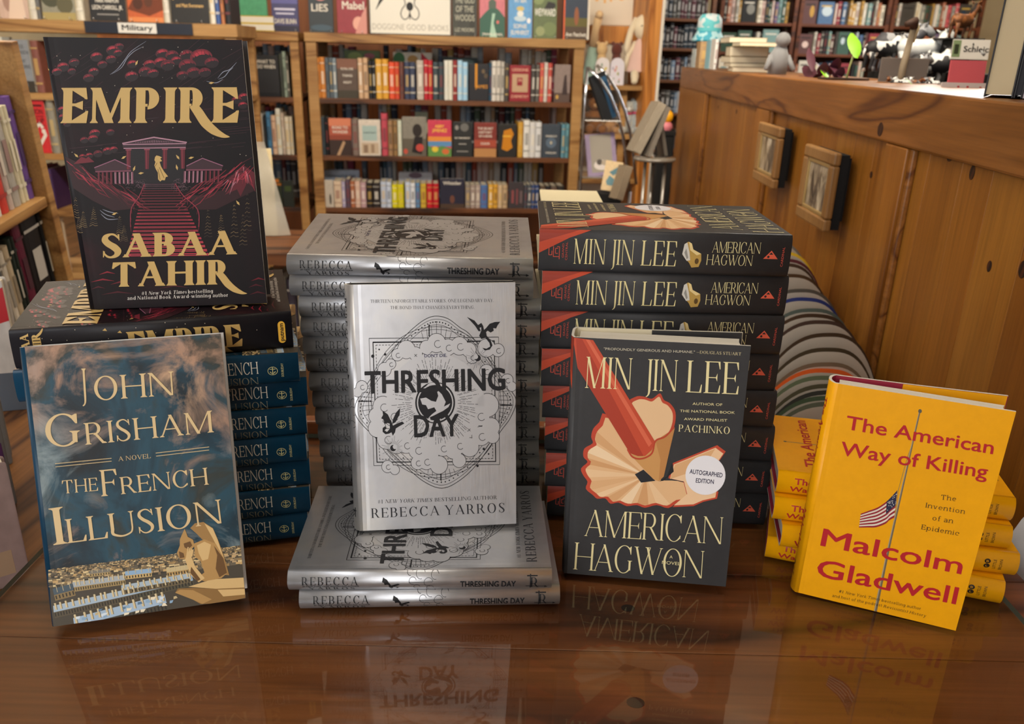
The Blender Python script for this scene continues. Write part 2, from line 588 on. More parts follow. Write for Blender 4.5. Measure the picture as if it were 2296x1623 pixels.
        if ch in 'tf':
            W = .38 * w
            if ch == 't':
                return s.stem(.09 * w, .1, .90, T2, '', '') + s.bar(0, W, X - t) + ribbon(spline([(.09 * w + T2 / 2, .14), (.15 * w + T2 * .5, .02), (W, .10)], 5), [T2, T2 * .7, t]), W
            return s.stem(.09 * w, 0, .84, T2, 'lr', '') + s.bar(0, W * .9, X - t) + ribbon(spline([(.09 * w + T2 / 2, .80), (.16 * w + T2 * .4, 1.02), (W * 1.1, .98)], 5), [T2, T2 * .7, T2 * .8]), W
        if ch == 'a':
            W = .54 * w * (X / .68)
            o = s.stem(W - T2, 0, X * .7, T2, 'r', '')
            o += ribbon(spline([(W * .1, X * .82), (W * .4, X * 1.0), (W * .78, X * .92), (W - T2 / 2, X * .66)], 5), [T2 * .8, t * 1.2, T2 * .8, T2])
            o += ribbon(spline([(W - T2 * .6, X * .56), (W * .35, X * .48), (T2 * .55, X * .26), (W * .3, X * .02), (W - T2 * .6, X * .16)], 5), [t, t * 1.2, T2, t * 1.2, t])
            return o, W
        if ch == 's':
            W = .42 * w
            return ribbon(spline([(W * .9, X * .80), (W * .5, X * .98), (W * .14, X * .76), (W * .5, X * .52), (W * .86, X * .26), (W * .46, X * .03), (W * .05, X * .22)], 5), [t, t, T2 * .8, T2, T2 * .8, t, t]), W
        if ch == 'u':
            W = .62 * w
            return s.stem(0, X * .3, X, T2, '', 'l') + s.stem(W - T2, 0, X, T2, 'r', 'l') + ribbon(spline([(T2 / 2, X * .34), (T2 * .8, .05), (W * .6, .03), (W - T2 * .6, X * .25)], 5), [T2, T2 * .8, t * 1.2, t]), W
        if ch in 'vwy':
            W = .60 * w
            o = s.diag(W * .5 - T2 * .5, 0, 0, X, T2) + s.diag(W * .5 - t * .5, 0, W - t * 1.4, X, t * 1.3) + s.foot(0, X, False, T2) + s.foot(W - t * 1.4, X, False, t * 1.2)
            if ch == 'y':
                o += s.diag(W * .28, -.30, W * .5 - t * .3, .03, t * 1.4) + s.arc(W * .26, -.27, t * 1.6, t * 1.6, 0, 2 * pi, t * 1.5, t * 1.5, 10)
            if ch == 'w':
                o += [[(p[0] + W * .72, p[1]) for p in q] for q in list(o)]
                W *= 1.72
            return o, W
        if ch == 'k':
            W = .62 * w
            return s.stem(0, 0, 1.04, T2, 'lr', 'l') + s.diag(T2 * .7, X * .36, W - t * 3, X, t * 1.4) + s.diag(W - T2, 0, W * .34, X * .6, T2) + s.foot(W - T2, 0, True, T2), W
        if ch == 'x':
            W = .56 * w
            return s.diag(W - T2, 0, 0, X, T2) + s.diag(0, 0, W - t, X, t * 1.3), W
        # ---- figures and points
        if ch == '1':
            return s.stem(.1, top='l'), T + .2
        if ch == '#':
            return s.diag(.12, 0, .24, 1, t * 1.4) + s.diag(.40, 0, .52, 1, t * 1.4) + s.bar(0, .68, .30, t * 1.3) + s.bar(.02, .70, .62, t * 1.3), .72
        if ch in '.,':
            o = s.arc(T * .55, T * .5, T * .55, T * .55, 0, 2 * pi, T * .5, T * .5, 10)
            return o + (s.diag(T * .1, -.22, T * .5, 0, t * 1.5) if ch == ',' else []), T * 1.3
        if ch == "'":
            return s.diag(.0, .66, .05, 1.0, T * .7), T
        if ch == '"':
            return s.diag(.0, .70, .05, 1.0, T * .6) + s.diag(.14, .70, .19, 1.0, T * .6), T + .18
        if ch in '-—':
            W = .3 if ch == '-' else .8
            return s.bar(0, W, .34, t * 1.4), W
        return s.bar(0, .3, 0), .3
    def text(s, st, track=0.1, caps=None):
        """polys, width; caps = size of the first letters in small-cap setting"""
        x, out = 0.0, []
        for k, ch in enumerate(st):
            po, w = s.glyph(ch)
            sc = caps if (caps and ch != ' ' and (k == 0 or st[k - 1] == ' ')) else 1.0
            out += [[(x + p[0] * sc, p[1] * sc) for p in q] for q in po]
            x += w * sc + (track + s.se * 1.75 if ch != ' ' else 0)
        return out, x - track - s.se * 1.75

_SANS = {}
def sans(st, bold=0.0, slant=0.0):
    """triangles of a grotesque line of text, cap height 1, from the built-in typeface"""
    key = (st, bold, slant)
    if key in _SANS:
        return _SANS[key]
    cu = bpy.data.curves.new('lettering', 'FONT')
    cu.body = st
    cu.size = 1.0
    cu.offset = bold
    cu.resolution_u = 3
    cu.fill_mode = 'FRONT'
    o = bpy.data.objects.new('lettering', cu)
    COL.objects.link(o)
    dg = bpy.context.evaluated_depsgraph_get()
    me = bpy.data.meshes.new_from_object(o.evaluated_get(dg))
    cap = 0.727 + 0 * bold
    vs = [((v.co.x + slant * v.co.y) / cap, v.co.y / cap) for v in me.vertices]
    me.calc_loop_triangles()
    tr = [tuple(t.vertices) for t in me.loop_triangles]
    bpy.data.objects.remove(o, do_unlink=True)
    bpy.data.curves.remove(cu)
    bpy.data.meshes.remove(me)
    x0 = min(v[0] for v in vs) if vs else 0
    x1 = max(v[0] for v in vs) if vs else 1
    vs = [(v[0] - x0, v[1]) for v in vs]
    _SANS[key] = (vs, tr, x1 - x0)
    return _SANS[key]

# ------------------------------------------------------------------ flat print
def homography(src):
    """3x3 taking the four measured corners TL,TR,BR,BL to the unit square (v up)"""
    dst = [(0, 1), (1, 1), (1, 0), (0, 0)]
    A, B = [], []
    for (x, y), (u, v) in zip(src, dst):
        A.append([x, y, 1, 0, 0, 0, -u * x, -u * y]); B.append(u)
        A.append([0, 0, 0, x, y, 1, -v * x, -v * y]); B.append(v)
    n = 8
    M = [r[:] + [b] for r, b in zip(A, B)]
    for i in range(n):
        p = max(range(i, n), key=lambda k: abs(M[k][i]))
        M[i], M[p] = M[p], M[i]
        for k in range(n):
            if k != i:
                f = M[k][i] / M[i][i]
                M[k] = [a - f * b for a, b in zip(M[k], M[i])]
    h = [M[i][n] / M[i][i] for i in range(n)] + [1.0]
    def f(p):
        x, y = p[0], p[1]
        d = h[6] * x + h[7] * y + h[8]
        return ((h[0] * x + h[1] * y + h[2]) / d, (h[3] * x + h[4] * y + h[5]) / d)
    return f

class Art:
    """flat print: coloured polygons in the unit square of a cover (u right, v up)"""
    def __init__(s, corners=None, asp=1.0):
        s.asp = asp                       # true height / width of the sheet when working in its unit square
        s.h = homography(corners) if corners else (lambda p: (p[0], p[1]))
        s.items = []                      # (verts uv, tris, colour, layer, part)
        s.part = 'cover_art'
        s.k = 0
    def raw(s, uv, tris, col, layer):
        s.k += 1                          # a hair of height each, so that no two pieces lie in one plane
        s.items.append((uv, tris, lin(col) if not isinstance(col, tuple) else col, layer + (s.k % 16) * .055, s.part))
    def poly(s, pts, col, layer=0):
        if len(pts) < 3:
            return
        uv = [s.h(p) for p in pts]
        tr = [tuple(range(len(pts)))] if len(pts) == 3 else geometry.tessellate_polygon([[Vector((p[0], p[1], 0)) for p in uv]])
        s.raw(uv, tr, col, layer)
    def polys(s, L, col, layer=0):
        for p in L:
            s.poly(p, col, layer)
    def line(s, pts, w, col, layer=0, closed=False):
        pts = list(pts)
        if closed:
            pts = pts + pts[:2]
        for q in ribbon([(p[0], p[1] * s.asp) for p in pts], w):
            s.poly([(p[0], p[1] / s.asp) for p in q], col, layer)
    def dash(s, a, b, w, col, layer=0, on=8, off=6):
        a, b = Vector(a), Vector(b)
        L = (b - a).length
        d = (b - a) / L
        x = 0
        while x < L:
            s.line([a + d * x, a + d * min(x + on, L)], w, col, layer)
            x += on + off
    def disc(s, c, rx, col, layer=0, ry=None, n=16):
        ry = rx if ry is None else ry
        s.poly([(c[0] + rx * cos(2 * pi * i / n), c[1] + ry * sin(2 * pi * i / n)) for i in range(n)], col, layer)
    def ring(s, c, rx, w, col, layer=0, ry=None, a0=0, a1=2 * pi, n=30):
        ry = rx if ry is None else ry
        s.line([(c[0] + rx * cos(a0 + (a1 - a0) * i / n), c[1] + ry * sin(a0 + (a1 - a0) * i / n)) for i in range(n + 1)], w, col, layer)
    def text(s, st, font, p0, p1, cap, col, layer=5, track=0.1, bold=0.0, slant=0.0, caps=None, down=True):
        """a line of lettering from baseline point p0 to p1 (measured space); cap = capital height there"""
        if s.part.startswith('cover_lettering'):
            s.nl = getattr(s, 'nl', 0) + 1          # each line of a cover is a piece of its own
            s.part = 'cover_lettering#%d' % s.nl
        p0, p1 = Vector(p0), Vector(p1)
        d = p1 - p0
        up = Vector((d.y, -d.x)).normalized() * cap
        if not down:
            up = -up
        if font is None:
            vs, tr, w = sans(st, 0.0, slant)
            q = bold * 1.2
            for sx, sy in ([(0, 0)] if not bold else [(-q, 0), (q, 0), (-q * .7, q * .7), (q * .7, -q * .7), (q * .7, q * .7), (-q * .7, -q * .7)]):
                s.raw([s.h(p0 + d * ((x + sx + q) / (w + 2 * q)) + up * (y + sy)) for x, y in vs], tr, col, layer)
        else:
            po, w = font.text(st, track, caps)
            for q in po:
                s.poly([tuple(p0 + d * ((x + slant * y) / w) + up * y) for x, y in q], col, layer)
    def parts(s):
        return list(dict.fromkeys(i[4] for i in s.items))
    def mesh(s, name, mapf, cuts=None, part=None):
        bm = bmesh.new()
        cl = bm.loops.layers.float_color.new('Col')
        lay = bm.verts.layers.float.new('lay')
        for uv, tris, col, layer, pt in s.items:
            if part and pt != part:
                continue
            vs = []
            for p in uv:
                v = bm.verts.new((p[0], p[1], 0))
                v[lay] = layer
                vs.append(v)
            for t in tris:
                if len(set(t)) < 3:
                    continue
                a, b, c = (uv[i] for i in t[:3])
                ar = (b[0] - a[0]) * (c[1] - a[1]) - (b[1] - a[1]) * (c[0] - a[0])
                if abs(ar) < 1e-12:
                    continue
                try:
                    f = bm.faces.new([vs[i] for i in (t if ar > 0 else t[::-1])])
                except ValueError:
                    continue
                for l in f.loops:
                    l[cl] = col
        # nothing is printed past the edges of the sheet
        for co, no in (((0, 0, 0), (-1, 0, 0)), ((1, 0, 0), (1, 0, 0)), ((0, 0, 0), (0, -1, 0)), ((0, 1, 0), (0, 1, 0))):
            bmesh.ops.bisect_plane(bm, geom=bm.verts[:] + bm.edges[:] + bm.faces[:], plane_co=co, plane_no=no, clear_outer=True)
        for q in (cuts or []):
            bmesh.ops.bisect_plane(bm, geom=bm.verts[:] + bm.edges[:] + bm.faces[:], plane_co=(0, q, 0), plane_no=(0, 1, 0))
        for v in bm.verts:
            v.co = Vector(mapf(v.co.x, v.co.y, v[lay]))
        loose = [v for v in bm.verts if not v.link_faces]
        bmesh.ops.delete(bm, geom=loose, context='VERTS')
        me = bpy.data.meshes.new(name)
        bm.to_mesh(me)
        bm.free()
        return me
def print_mat(name, rough=0.4, metal=0.0, coat=0.0):
    if name in MATS:
        return MATS[name]
    m = mat(name, '#ffffff', rough, metal, coat, spec=.28)
    t = NT(m)
    a = t.n('ShaderNodeAttribute', attribute_name='Col')
    t.l(a.outputs['Color'], t.b.inputs['Base Color'])
    return m
# ------------------------------------------------------------------ room shell
FZ, CZ = -.75, 1.86
M_WALL = mat('cream_wall_paint', '#d8c7a4', .8)
_t = NT(M_WALL)
_t.l(_t.ramp(_t.noise(3, _t.coords()), [(.3, '#cdbb97'), (.7, '#dccdac')]), _t.b.inputs['Base Color'])
M_CEIL = mat('ceiling_paint', '#e6dfcf', .85)
M_FLOOR = wood('floor_boards', '#2e1d12', '#5c3c22', '#7a5230', 'Y', 1.0, .5, ring=6)
M_TRIM = wood('trim_wood', '#4a2a12', '#8a5a2c', '#a8743c', 'X', 1.0, .5)
def shell(name, lo, hi, m):
    return tag(MB().box(lo, hi).build(name, m), kind='structure')
RX0, RX1, RY0, RY1 = -3.6, 5.2, -2.7, 8.6
shell('floor', (RX0 - .1, RY0 - .1, FZ - .1), (RX1 + .1, RY1 + .1, FZ), M_FLOOR)
shell('ceiling', (RX0 - .1, RY0 - .1, CZ), (RX1 + .1, RY1 + .1, CZ + .1), M_CEIL)
shell('wall_back', (RX0 - .1, RY1, FZ), (RX1 + .1, RY1 + .1, CZ), M_WALL)
shell('wall_left', (RX0 - .1, RY0, FZ), (RX0, RY1, CZ), M_WALL)
shell('wall_east', (RX1, RY0, FZ), (RX1 + .1, RY1, CZ), M_WALL)
shell('wall_partition', (-2.6, 5.35, FZ), (.55, 5.42, CZ), wood('partition_wood', '#3a1e0e', '#6e3f1e', '#84502a', 'Z', 1.0, .5, ring=4))
shell('wall_front', (RX0 - .1, RY0 - .1, FZ), (RX1 + .1, RY0, CZ), M_WALL)

# ------------------------------------------------------------------ panelled half wall beside the table
WD = Vector((.0446, .9990, 0)).normalized()          # runs away from the camera
WN = Vector((WD.y, -WD.x, 0))                         # away from the aisle
WP = WN * .55
M_WP = Matrix(((WD.x, -WN.x, 0, WP.x), (WD.y, -WN.y, 0, WP.y), (0, 0, 1, 0), (0, 0, 0, 1)))
def wall_s(x, y):
    p = at_plane(x, y, WP, WN)
    return (p - WP).dot(WD), p.z
M_RAIL = wood('pine_rail', '#552c11', '#80501f', '#8f5c2a', 'X', 1.6, .38, ring=9, seed=2.2)
M_PINE = [wood('pine_plank_%s' % c, d, m_, l, 'Z', 1.0, .36, ring=3.0, seed=q) for c, d, m_, l, q in
          (('honey', '#6a3c0e', '#8c571c', '#9a6424', .0), ('amber', '#64380e', '#86521a', '#946022', 4.2), ('gold', '#6e400e', '#905a1c', '#9e6a28', 7.7))]
hw = empty('wall_right', mw=M_WP)
tag(hw, kind='structure')
def part(name, lo, hi, m, bev=.0025):
    return MB().box(lo, hi, bev=bev).build(name, m, hw)
S0, S1 = -1.2, 3.88
part('top_rail', (S0, -.045, .361), (S1, 0, .445), M_RAIL, .004)
part('backing', (S0, -.060, FZ), (S1, -.046, .44), M_PINE[1], 0)
st = [(wall_s(1572, 300)[0], S1), (wall_s(1716, 300)[0], wall_s(1690, 300)[0]), (wall_s(2031, 340)[0], wall_s(1984, 330)[0]), (.28, .40), (-.9, -.78)]
for a, b in st:
    part('stile', (a, -.045, FZ), (b, -.0005, .3605), M_PINE[0])
edges = sorted([(a, b) for a, b in st])
k = 0
for (a, b), (c, d) in zip(edges, edges[1:]):
    x = b
    while x < c - .005:
        w = min(.105 if (k % 3) else .085, c - x)
        part('plank', (x + .0003, -.045, FZ), (x + w - .0003, -.016, .3605), M_PINE[k % 3], .0012)
        x += w
        k += 1
    # moulding strips round the panel
    part('moulding', (b, -.016, FZ), (b + .012, -.006, .3605), M_RAIL, .003)
    part('moulding', (c - .012, -.016, FZ), (c, -.006, .3605), M_RAIL, .003)
M_KNOT = mat('knot_wood', '#2a1206', .5)
_t = NT(M_KNOT)
_w = _t.n('ShaderNodeTexWave', wave_type='RINGS', rings_direction='Y')
_w.inputs['Scale'].default_value = 30
_t.l(_t.coords(), _w.inputs['Vector'])
_t.l(_t.ramp(_w.outputs['Fac'], [(0.2, '#1f0d05'), (0.8, '#43200c')]), _t.b.inputs['Base Color'])
for px, py, rx, rz, pl in ((1974, 290, .012, .0115, 0), (2190, 596, .0055, .0075, 1), (2263, 603, .0085, .011, 1), (2104, 352, .008, .006, 1), (2153, 386, .007, .010, 1), (1933, 391, .006, .006, 1), (1640, 250, .008, .007, 1), (1600, 240, .006, .006, 1)):
    s_, z_ = wall_s(px, py)
    y_ = .0004 if pl == 0 else -.0156
    n = 16
    MB().prism([(rx * cos(2 * pi * i / n), rz * sin(2 * pi * i / n)) for i in range(n)], 0, .0006, 0, Matrix.Translation((s_, y_, z_)) @ Matrix.Rotation(radians(90), 4, 'X')).build('knot', M_KNOT, hw)

# ------------------------------------------------------------------ small framed photographs on the half wall
M_FRAME = wood('frame_oak', '#7a5430', '#8e6639', '#a07848', 'Z', .6, .4, ring=1.5)
M_BLACK = mat('matte_black', '#0b0b0c', .9)
M_GOLDL = mat('gilt_slip', '#b59a66', .35, .5)
def sepia(name, seed):
    m = mat(name, '#8a7c68', .3, coat=.3)
    t = NT(m)
    v = t.coords((30, 30, 14), loc=(seed, seed, 0))
    n = t.noise(1.0, v, 5, .6, .6)
    t.l(t.ramp(n, [(.34, '#2f2a25'), (.46, '#6f6252'), (.56, '#a79a84'), (.68, '#d2c9b6')]), t.b.inputs['Base Color'])
    return m
def photo_frame(px0, px1, ztop, zbot, label, seed):
    s0 = wall_s(px0, 400)[0]
    s1 = wall_s(px1, 400)[0]
    L, H = s0 - s1, ztop - zbot
    # the near edge stands off the boards, so the face turns a little towards the room
    M = Matrix.Translation((s0, .020, zbot)) @ Matrix.Rotation(radians(1.5), 4, 'Z')
    e = empty('photo_frame', mw=M_WP @ M)
    tag(e, label, 'picture', 'framed photographs on the half wall')
    t, b = .015, .024
    for lo, hi in (((-L, 0, 0), (0, t, b)), ((-L, 0, H - b), (0, t, H)), ((-L, 0, b), (-L + b, t, H - b)), ((-b, 0, b), (0, t, H - b))):
        MB().box(lo, hi, bev=.004).build('frame_bar', M_FRAME, e)
    i = b
    for lo, hi in (((-L + i, .004, i), (-i, t * .8, i + .007)), ((-L + i, .004, H - i - .007), (-i, t * .8, H - i)), ((-L + i, .004, i), (-L + i + .007, t * .8, H - i)), ((-i - .007, .004, i), (-i, t * .8, H - i))):
        MB().box(lo, hi, bev=.0015).build('gilt_slip', M_GOLDL, e)
    MB().box((-L + i, .004, i), (-i, .008, H - i)).build('photograph', sepia('old_photograph_%d' % seed, seed), e)
    MB().box((-L + .004, -.016, .004), (-.004, -.0005, H - .004)).build('shadow_backing', M_BLACK, e)  # black backing block, put in for the shadow gap behind the frame
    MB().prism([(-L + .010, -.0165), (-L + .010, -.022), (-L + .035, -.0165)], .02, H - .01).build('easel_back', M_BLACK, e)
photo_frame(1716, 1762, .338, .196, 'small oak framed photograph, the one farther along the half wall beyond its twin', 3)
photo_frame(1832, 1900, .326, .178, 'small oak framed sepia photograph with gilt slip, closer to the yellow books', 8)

# ------------------------------------------------------------------ row of nested baseball caps on a sloping rack
M_RACK = wood('rack_wood', '#3a2110', '#6a4422', '#80552c', 'Y', 1, .5)
rk = empty('cap_rack', (.44, 1.02, FZ))
tag(rk, 'sloping wooden rack behind the table holding nested caps', 'rack')
_o = Matrix.Translation((-.44, -1.02, -FZ))
def slope(Y):
    return .04 + .164 * (Y - 1.0)
MB().add([(x, y, slope(y) - .258 + dz) for y in (1.012, 1.70) for x in (.26, .57) for dz in (-.02, 0)], [(0, 1, 3, 2), (4, 6, 7, 5), (1, 5, 7, 3), (0, 2, 6, 4), (0, 4, 5, 1), (2, 3, 7, 6)], 0, _o).build('sloping_board', M_RACK, rk)
for x in (.28, .52):
    for y in (1.03, 1.64):
        MB().box((x, y, FZ), (x + .03, y + .03, slope(y) - .2785), M=_o).build('leg', M_RACK, rk)
def brim_mesh():
    m = MB()
    nu, nv = 22, 3
    def P(u, v, side):
        x = .092 * sin(u * pi / 2 * .98) if False else .092 * u
        zin = -.070 - .035 * u * u
        ztip = -.082 * abs(u) ** 2.6
        z = zin + (ztip - zin) * v
        y = .030 * u * u + side * .0028 - .010 * v
        return (x, y, z)
    for side, mi in ((0, 0), (1, 1)):
        for i in range(nu):
            for j in range(nv):
                a, b = -1 + 2 * i / nu, -1 + 2 * (i + 1) / nu
                q = [P(a, j / nv, side), P(b, j / nv, side), P(b, (j + 1) / nv, side), P(a, (j + 1) / nv, side)]
                m.add(q if side == 0 else q[::-1], [(0, 1, 2, 3)], mi, smooth=True)
    for i in range(nu):
        a, b = -1 + 2 * i / nu, -1 + 2 * (i + 1) / nu
        p0, p1 = Vector(P(a, 1, 0)), Vector(P(b, 1, 0))
        q0, q1 = Vector(P(a, 1, 1)), Vector(P(b, 1, 1))
        up = Vector((0, .0012, .0062))
        m.add([p0, p1, p1 + up, p0 + up], [(0, 1, 2, 3)], 1)          # piped edge
        m.add([p0 + up, p1 + up, q1, q0], [(0, 1, 2, 3)], 1)
    me = m.mesh('brim')
    bm = bmesh.new()
    bm.from_mesh(me)
    bmesh.ops.remove_doubles(bm, verts=bm.verts[:], dist=1e-6)
    bm.to_mesh(me)
    bm.free()
    return me
def crown_mesh():
    m = MB()
    vs, fs = [], []
    nu, nv = 18, 6
    for j in range(nv + 1):
        a = pi / 2 * j / nv
        for i in range(nu):
            b = 2 * pi * i / nu
            vs.append((.086 * cos(a) * cos(b), .006 + .045 * sin(a), -.152 + .098 * cos(a) * sin(b)))
    for j in range(nv):
        for i in range(nu):
            fs.append((j * nu + i, j * nu + (i + 1) % nu, (j + 1) * nu + (i + 1) % nu, (j + 1) * nu + i))
    m.add(vs, fs, 0, smooth=True)
    return m.mesh('crown')
BRIM, CROWN = brim_mesh(), crown_mesh()
M_UNDER = mat('grey_brim_lining', '#b9b1a6', .85)
CAPS = [(548, '#6f6a64', 'grey'), (572, '#c9a51c', 'yellow'), (588, '#4e1620', 'maroon'), (598, '#3a2513', 'dark brown'), (622, '#40290f', 'brown'), (655, '#4a453e', 'charcoal'), (674, '#1c2a6a', 'navy blue'), (698, '#4a5550', 'slate green'),
        (710, '#3b2612', 'chestnut'), (724, '#3d2a20', 'umber'), (752, '#3a2814', 'coffee brown'), (785, '#3c301c', 'olive brown'), (818, '#6a5c4a', 'tan'), (832, '#d2591a', 'orange'), (848, '#5f6a50', 'sage green'), (866, '#4a4632', 'olive'), (880, '#33332e', 'black'), (893, '#44553f', 'green'), (906, '#5a6152', 'grey green')]
seen = {}
for i, (py, c, cname) in enumerate(CAPS):
    # the brim tips follow the slope of the rack
    d = ray(1835, py)
    Y = (CAMH - .04 + .164) / (.164 - d.z / d.y)
    xr = at_depth(1973 - (906 - py) * .36 + (12 if py < 690 else 0), 850, Y).x
    x = min(xr + .03, .55 + .0446 * Y - .012) - .094 + random.uniform(-.004, .004)
    e = empty('baseball_cap', mw=Matrix.Translation((x, Y, slope(Y))) @ Matrix.Rotation(random.uniform(-.05, .05), 4, 'Y') @ Matrix.Rotation(radians(-8), 4, 'X'))
    tag(e, '%s edged baseball cap with grey underbrim nested in the row of caps' % cname, 'cap', 'nested baseball caps')
    mc = mat('cap_cloth_' + cname.replace(' ', '_'), c, .85)
    b = link('brim', BRIM.copy(), e)
    b.data.materials.append(M_UNDER)
    b.data.materials.append(mc)
    cr = link('crown', CROWN.copy(), e)
    cr.data.materials.append(mc)
    MB().ball((0, .054, -.152), (.006, .004, .006), 8, 6).build('top_button', mc, cr)
# white paper sheet hanging beside the table edge
s_, z_ = wall_s(2290, 1180)
M_SHEET = mat('white_paper', '#cfd3da', .7)
_p = MB()
for i in range(6):
    a, b = i / 6, (i + 1) / 6
    f = lambda q: (-.045 + .012 * sin(q * 4) + .018 * (1 - q) ** 2)
    for d_ in (0, .0005):
        _p.add([(-.034 - .02 * a, f(a) + .05 + d_, -.04 + .12 * a), (-.30, f(a) + .05 + d_, -.04 + .12 * a), (-.30, f(b) + .05 + d_, -.04 + .12 * b), (-.034 - .02 * b, f(b) + .05 + d_, -.04 + .12 * b)], [(0, 1, 2, 3)], smooth=True)
_e = _p.build('paper_sheet', M_SHEET, weld=True)
_e.matrix_world = M_WP @ Matrix.Translation((wall_s(2278, 1150)[0], 0, 0))
tag(_e, 'white sheet of paper standing against the half wall beside the table', 'paper')
# ------------------------------------------------------------------ cover prints
DECO = Serif(T=0.088, t=0.026, se=0.055, b=0.014, br=0.025, w=0.72)
DECOW = Serif(T=0.080, t=0.024, se=0.05, b=0.014, br=0.02, w=0.86)
ROMAN = Serif(T=0.120, t=0.048, se=0.065, b=0.022, br=0.055, w=1.0)
BOOKM = Serif(T=0.130, t=0.036, se=0.07, b=0.022, br=0.03, w=0.92)
FLARE = Serif(T=0.235, t=0.078, se=0.055, b=0.022, br=0.10, w=0.98, flare=0.08, tail=1.0)
SLAB = Serif(T=0.125, t=0.075, se=0.085, b=0.05, br=0.0, w=1.05)
FATF = Serif(T=0.21, t=0.05, se=0.07, b=0.03, br=0.03, w=1.0)

def art_threshing():
    a = Art([(272, 47), (1068, 40), (1074, 1153), (322, 1190)])
    K = '#17181d'
    S = (0.50, 0.51, 0.535, 0.0)           # bare foil: shows as metal
    a.part = 'cover_lettering'
    a.text('THIRTEEN UNFORGETTABLE STORIES. ONE LEGENDARY DAY.', BOOKM, (372, 131), (966, 130), 15, K, 3)
    a.text('THE BOND THAT CHANGES EVERYTHING.', BOOKM, (468, 161), (873, 161), 15, K, 3)
    a.part = 'cover_art'
    dia = [(692, 194), (745, 206), (800, 245), (870, 300), (1035, 520), (1072, 588), (1045, 665), (1000, 725), (880, 885), (790, 962), (716, 990), (640, 965), (560, 905),
           (405, 765), (312, 672), (298, 610), (332, 542), (420, 422), (520, 305), (590, 240), (645, 204)]
    c = Vector((688, 592))
    for k, w in ((1.0, 3.0), (0.965, 2.0), (0.90, 2.0)):
        a.line(spline([c + (Vector(p) - c) * k for p in dia], 5, True), w, K, 0, closed=True)
    for i, p in enumerate(spline([c + (Vector(q) - c) * 0.932 for q in dia], 7, True)):
        if i % 2 == 0:
            a.disc(p, 3.6, K, 0, n=6)
    a.ring(c, 325, 2.4, K, 0, 350, n=60)
    a.ring(c, 312, 2.0, K, 0, 337, n=60)
    for x in range(-3, 4):
        a.line([(655 + x * 24 + 35, 226 + abs(x) * 14), (655 + x * 21 + 35, 300)], 2.0, K, 0)
        a.line([(715 + x * 22, 962 - abs(x) * 14), (712 + x * 20, 900)], 2.0, K, 0)
        a.line([(312 + abs(x) * 10, 588 + x * 22), (385, 588 + x * 18)], 2.0, K, 0)
        a.line([(1060 - abs(x) * 10, 606 + x * 22), (990, 600 + x * 18)], 2.0, K, 0)
    for k in range(7):
        a.disc((655, 236 + k * 8), 4.2, K, 1, n=8)
        a.disc((712, 902 + k * 8), 4.2, K, 1, n=8)
        a.disc((318 + k * 9, 587), 4.4, K, 1, n=8)
        a.disc((1000 + k * 8, 606), 4.4, K, 1, n=8)
    a.line([(365, 296), (988, 292), (994, 880), (389, 886)], 3, K, 2, closed=True)
    a.line([(384, 314), (968, 310), (975, 866), (404, 870)], 6.5, K, 2, closed=True)
    q = [(398, 327), (953, 324), (961, 852), (417, 857)]
    for i in range(4):
        a.dash(q[i], q[(i + 1) % 4], 2.6, K, 2, 9, 6)
    # clouds: black discs with foil discs on top leave one scalloped outline
    cl = [(690, 318, 46), (642, 338, 34), (745, 338, 40), (545, 348, 44), (502, 372, 30), (590, 368, 34), (800, 332, 44), (846, 350, 36), (862, 385, 30), (930, 342, 44), (985, 352, 32),
          (935, 606, 56), (900, 655, 48), (952, 706, 44), (905, 748, 46), (850, 800, 46), (800, 792, 40), (960, 750, 34), (1030, 490, 30), (1052, 520, 24),
          (432, 612, 50), (402, 655, 40), (482, 655, 50), (404, 712, 44), (452, 762, 50), (530, 730, 44), (545, 790, 40), (498, 792, 40), (330, 520, 30), (310, 545, 24),
          (600, 812, 46), (662, 822, 44), (722, 804, 40), (772, 812, 44), (642, 866, 40), (702, 882, 44), (600, 872, 34), (800, 862, 34), (455, 890, 30), (490, 905, 24), (930, 450, 34), (440, 440, 34), (470, 415, 26)]
    for x, y, r in cl:
        a.disc((x, y), r, K, 3, n=22)
    for x, y, r in cl:
        a.disc((x, y), r - 2.4, S, 4, n=22)
    a.disc((685, 592), 236, S, 4, 228, n=40)
    for x, y, r in cl[::2]:
        a.ring((x + r * 0.15, y + r * 0.1), r * 0.36, 2.4, K, 5, a0=0.6, a1=5.2, n=14)
    rn = random.Random(3)
    for i in range(96):
        t = 2 * pi * i / 96 + rn.uniform(-.02, .02)
        r0, r1 = rn.uniform(108, 125), rn.uniform(150, 216)
        r = r0
        while r < r1:
            e = min(r + rn.uniform(12, 34), r1)
            a.line([(685 + r * cos(t), 592 + r * sin(t)), (685 + e * cos(t), 592 + e * sin(t))], 1.9, K, 5)
            r = e + 5
    a.disc((684, 594), 96, S, 6, n=30)
    a.ring((684, 594), 92, 8, K, 7, n=40)
    a.disc((684, 594), 82, K, 7, n=36)
    a.poly([(612, 575), (640, 570), (665, 585), (688, 590), (699, 562), (690, 530), (716, 555), (735, 590), (726, 612), (757, 597), (748, 614), (722, 632), (700, 642), (680, 652), (652, 664), (668, 648), (690, 632), (680, 615), (650, 624), (640, 605), (622, 602)], S, 8)
    a.line(spline([(655, 664), (662, 678), (690, 680), (712, 668)], 5), [9, 8, 6, 2], S, 8)
    a.line(spline([(640, 520), (665, 505), (715, 512), (735, 540)], 5), [3, 8, 8, 3], S, 8)
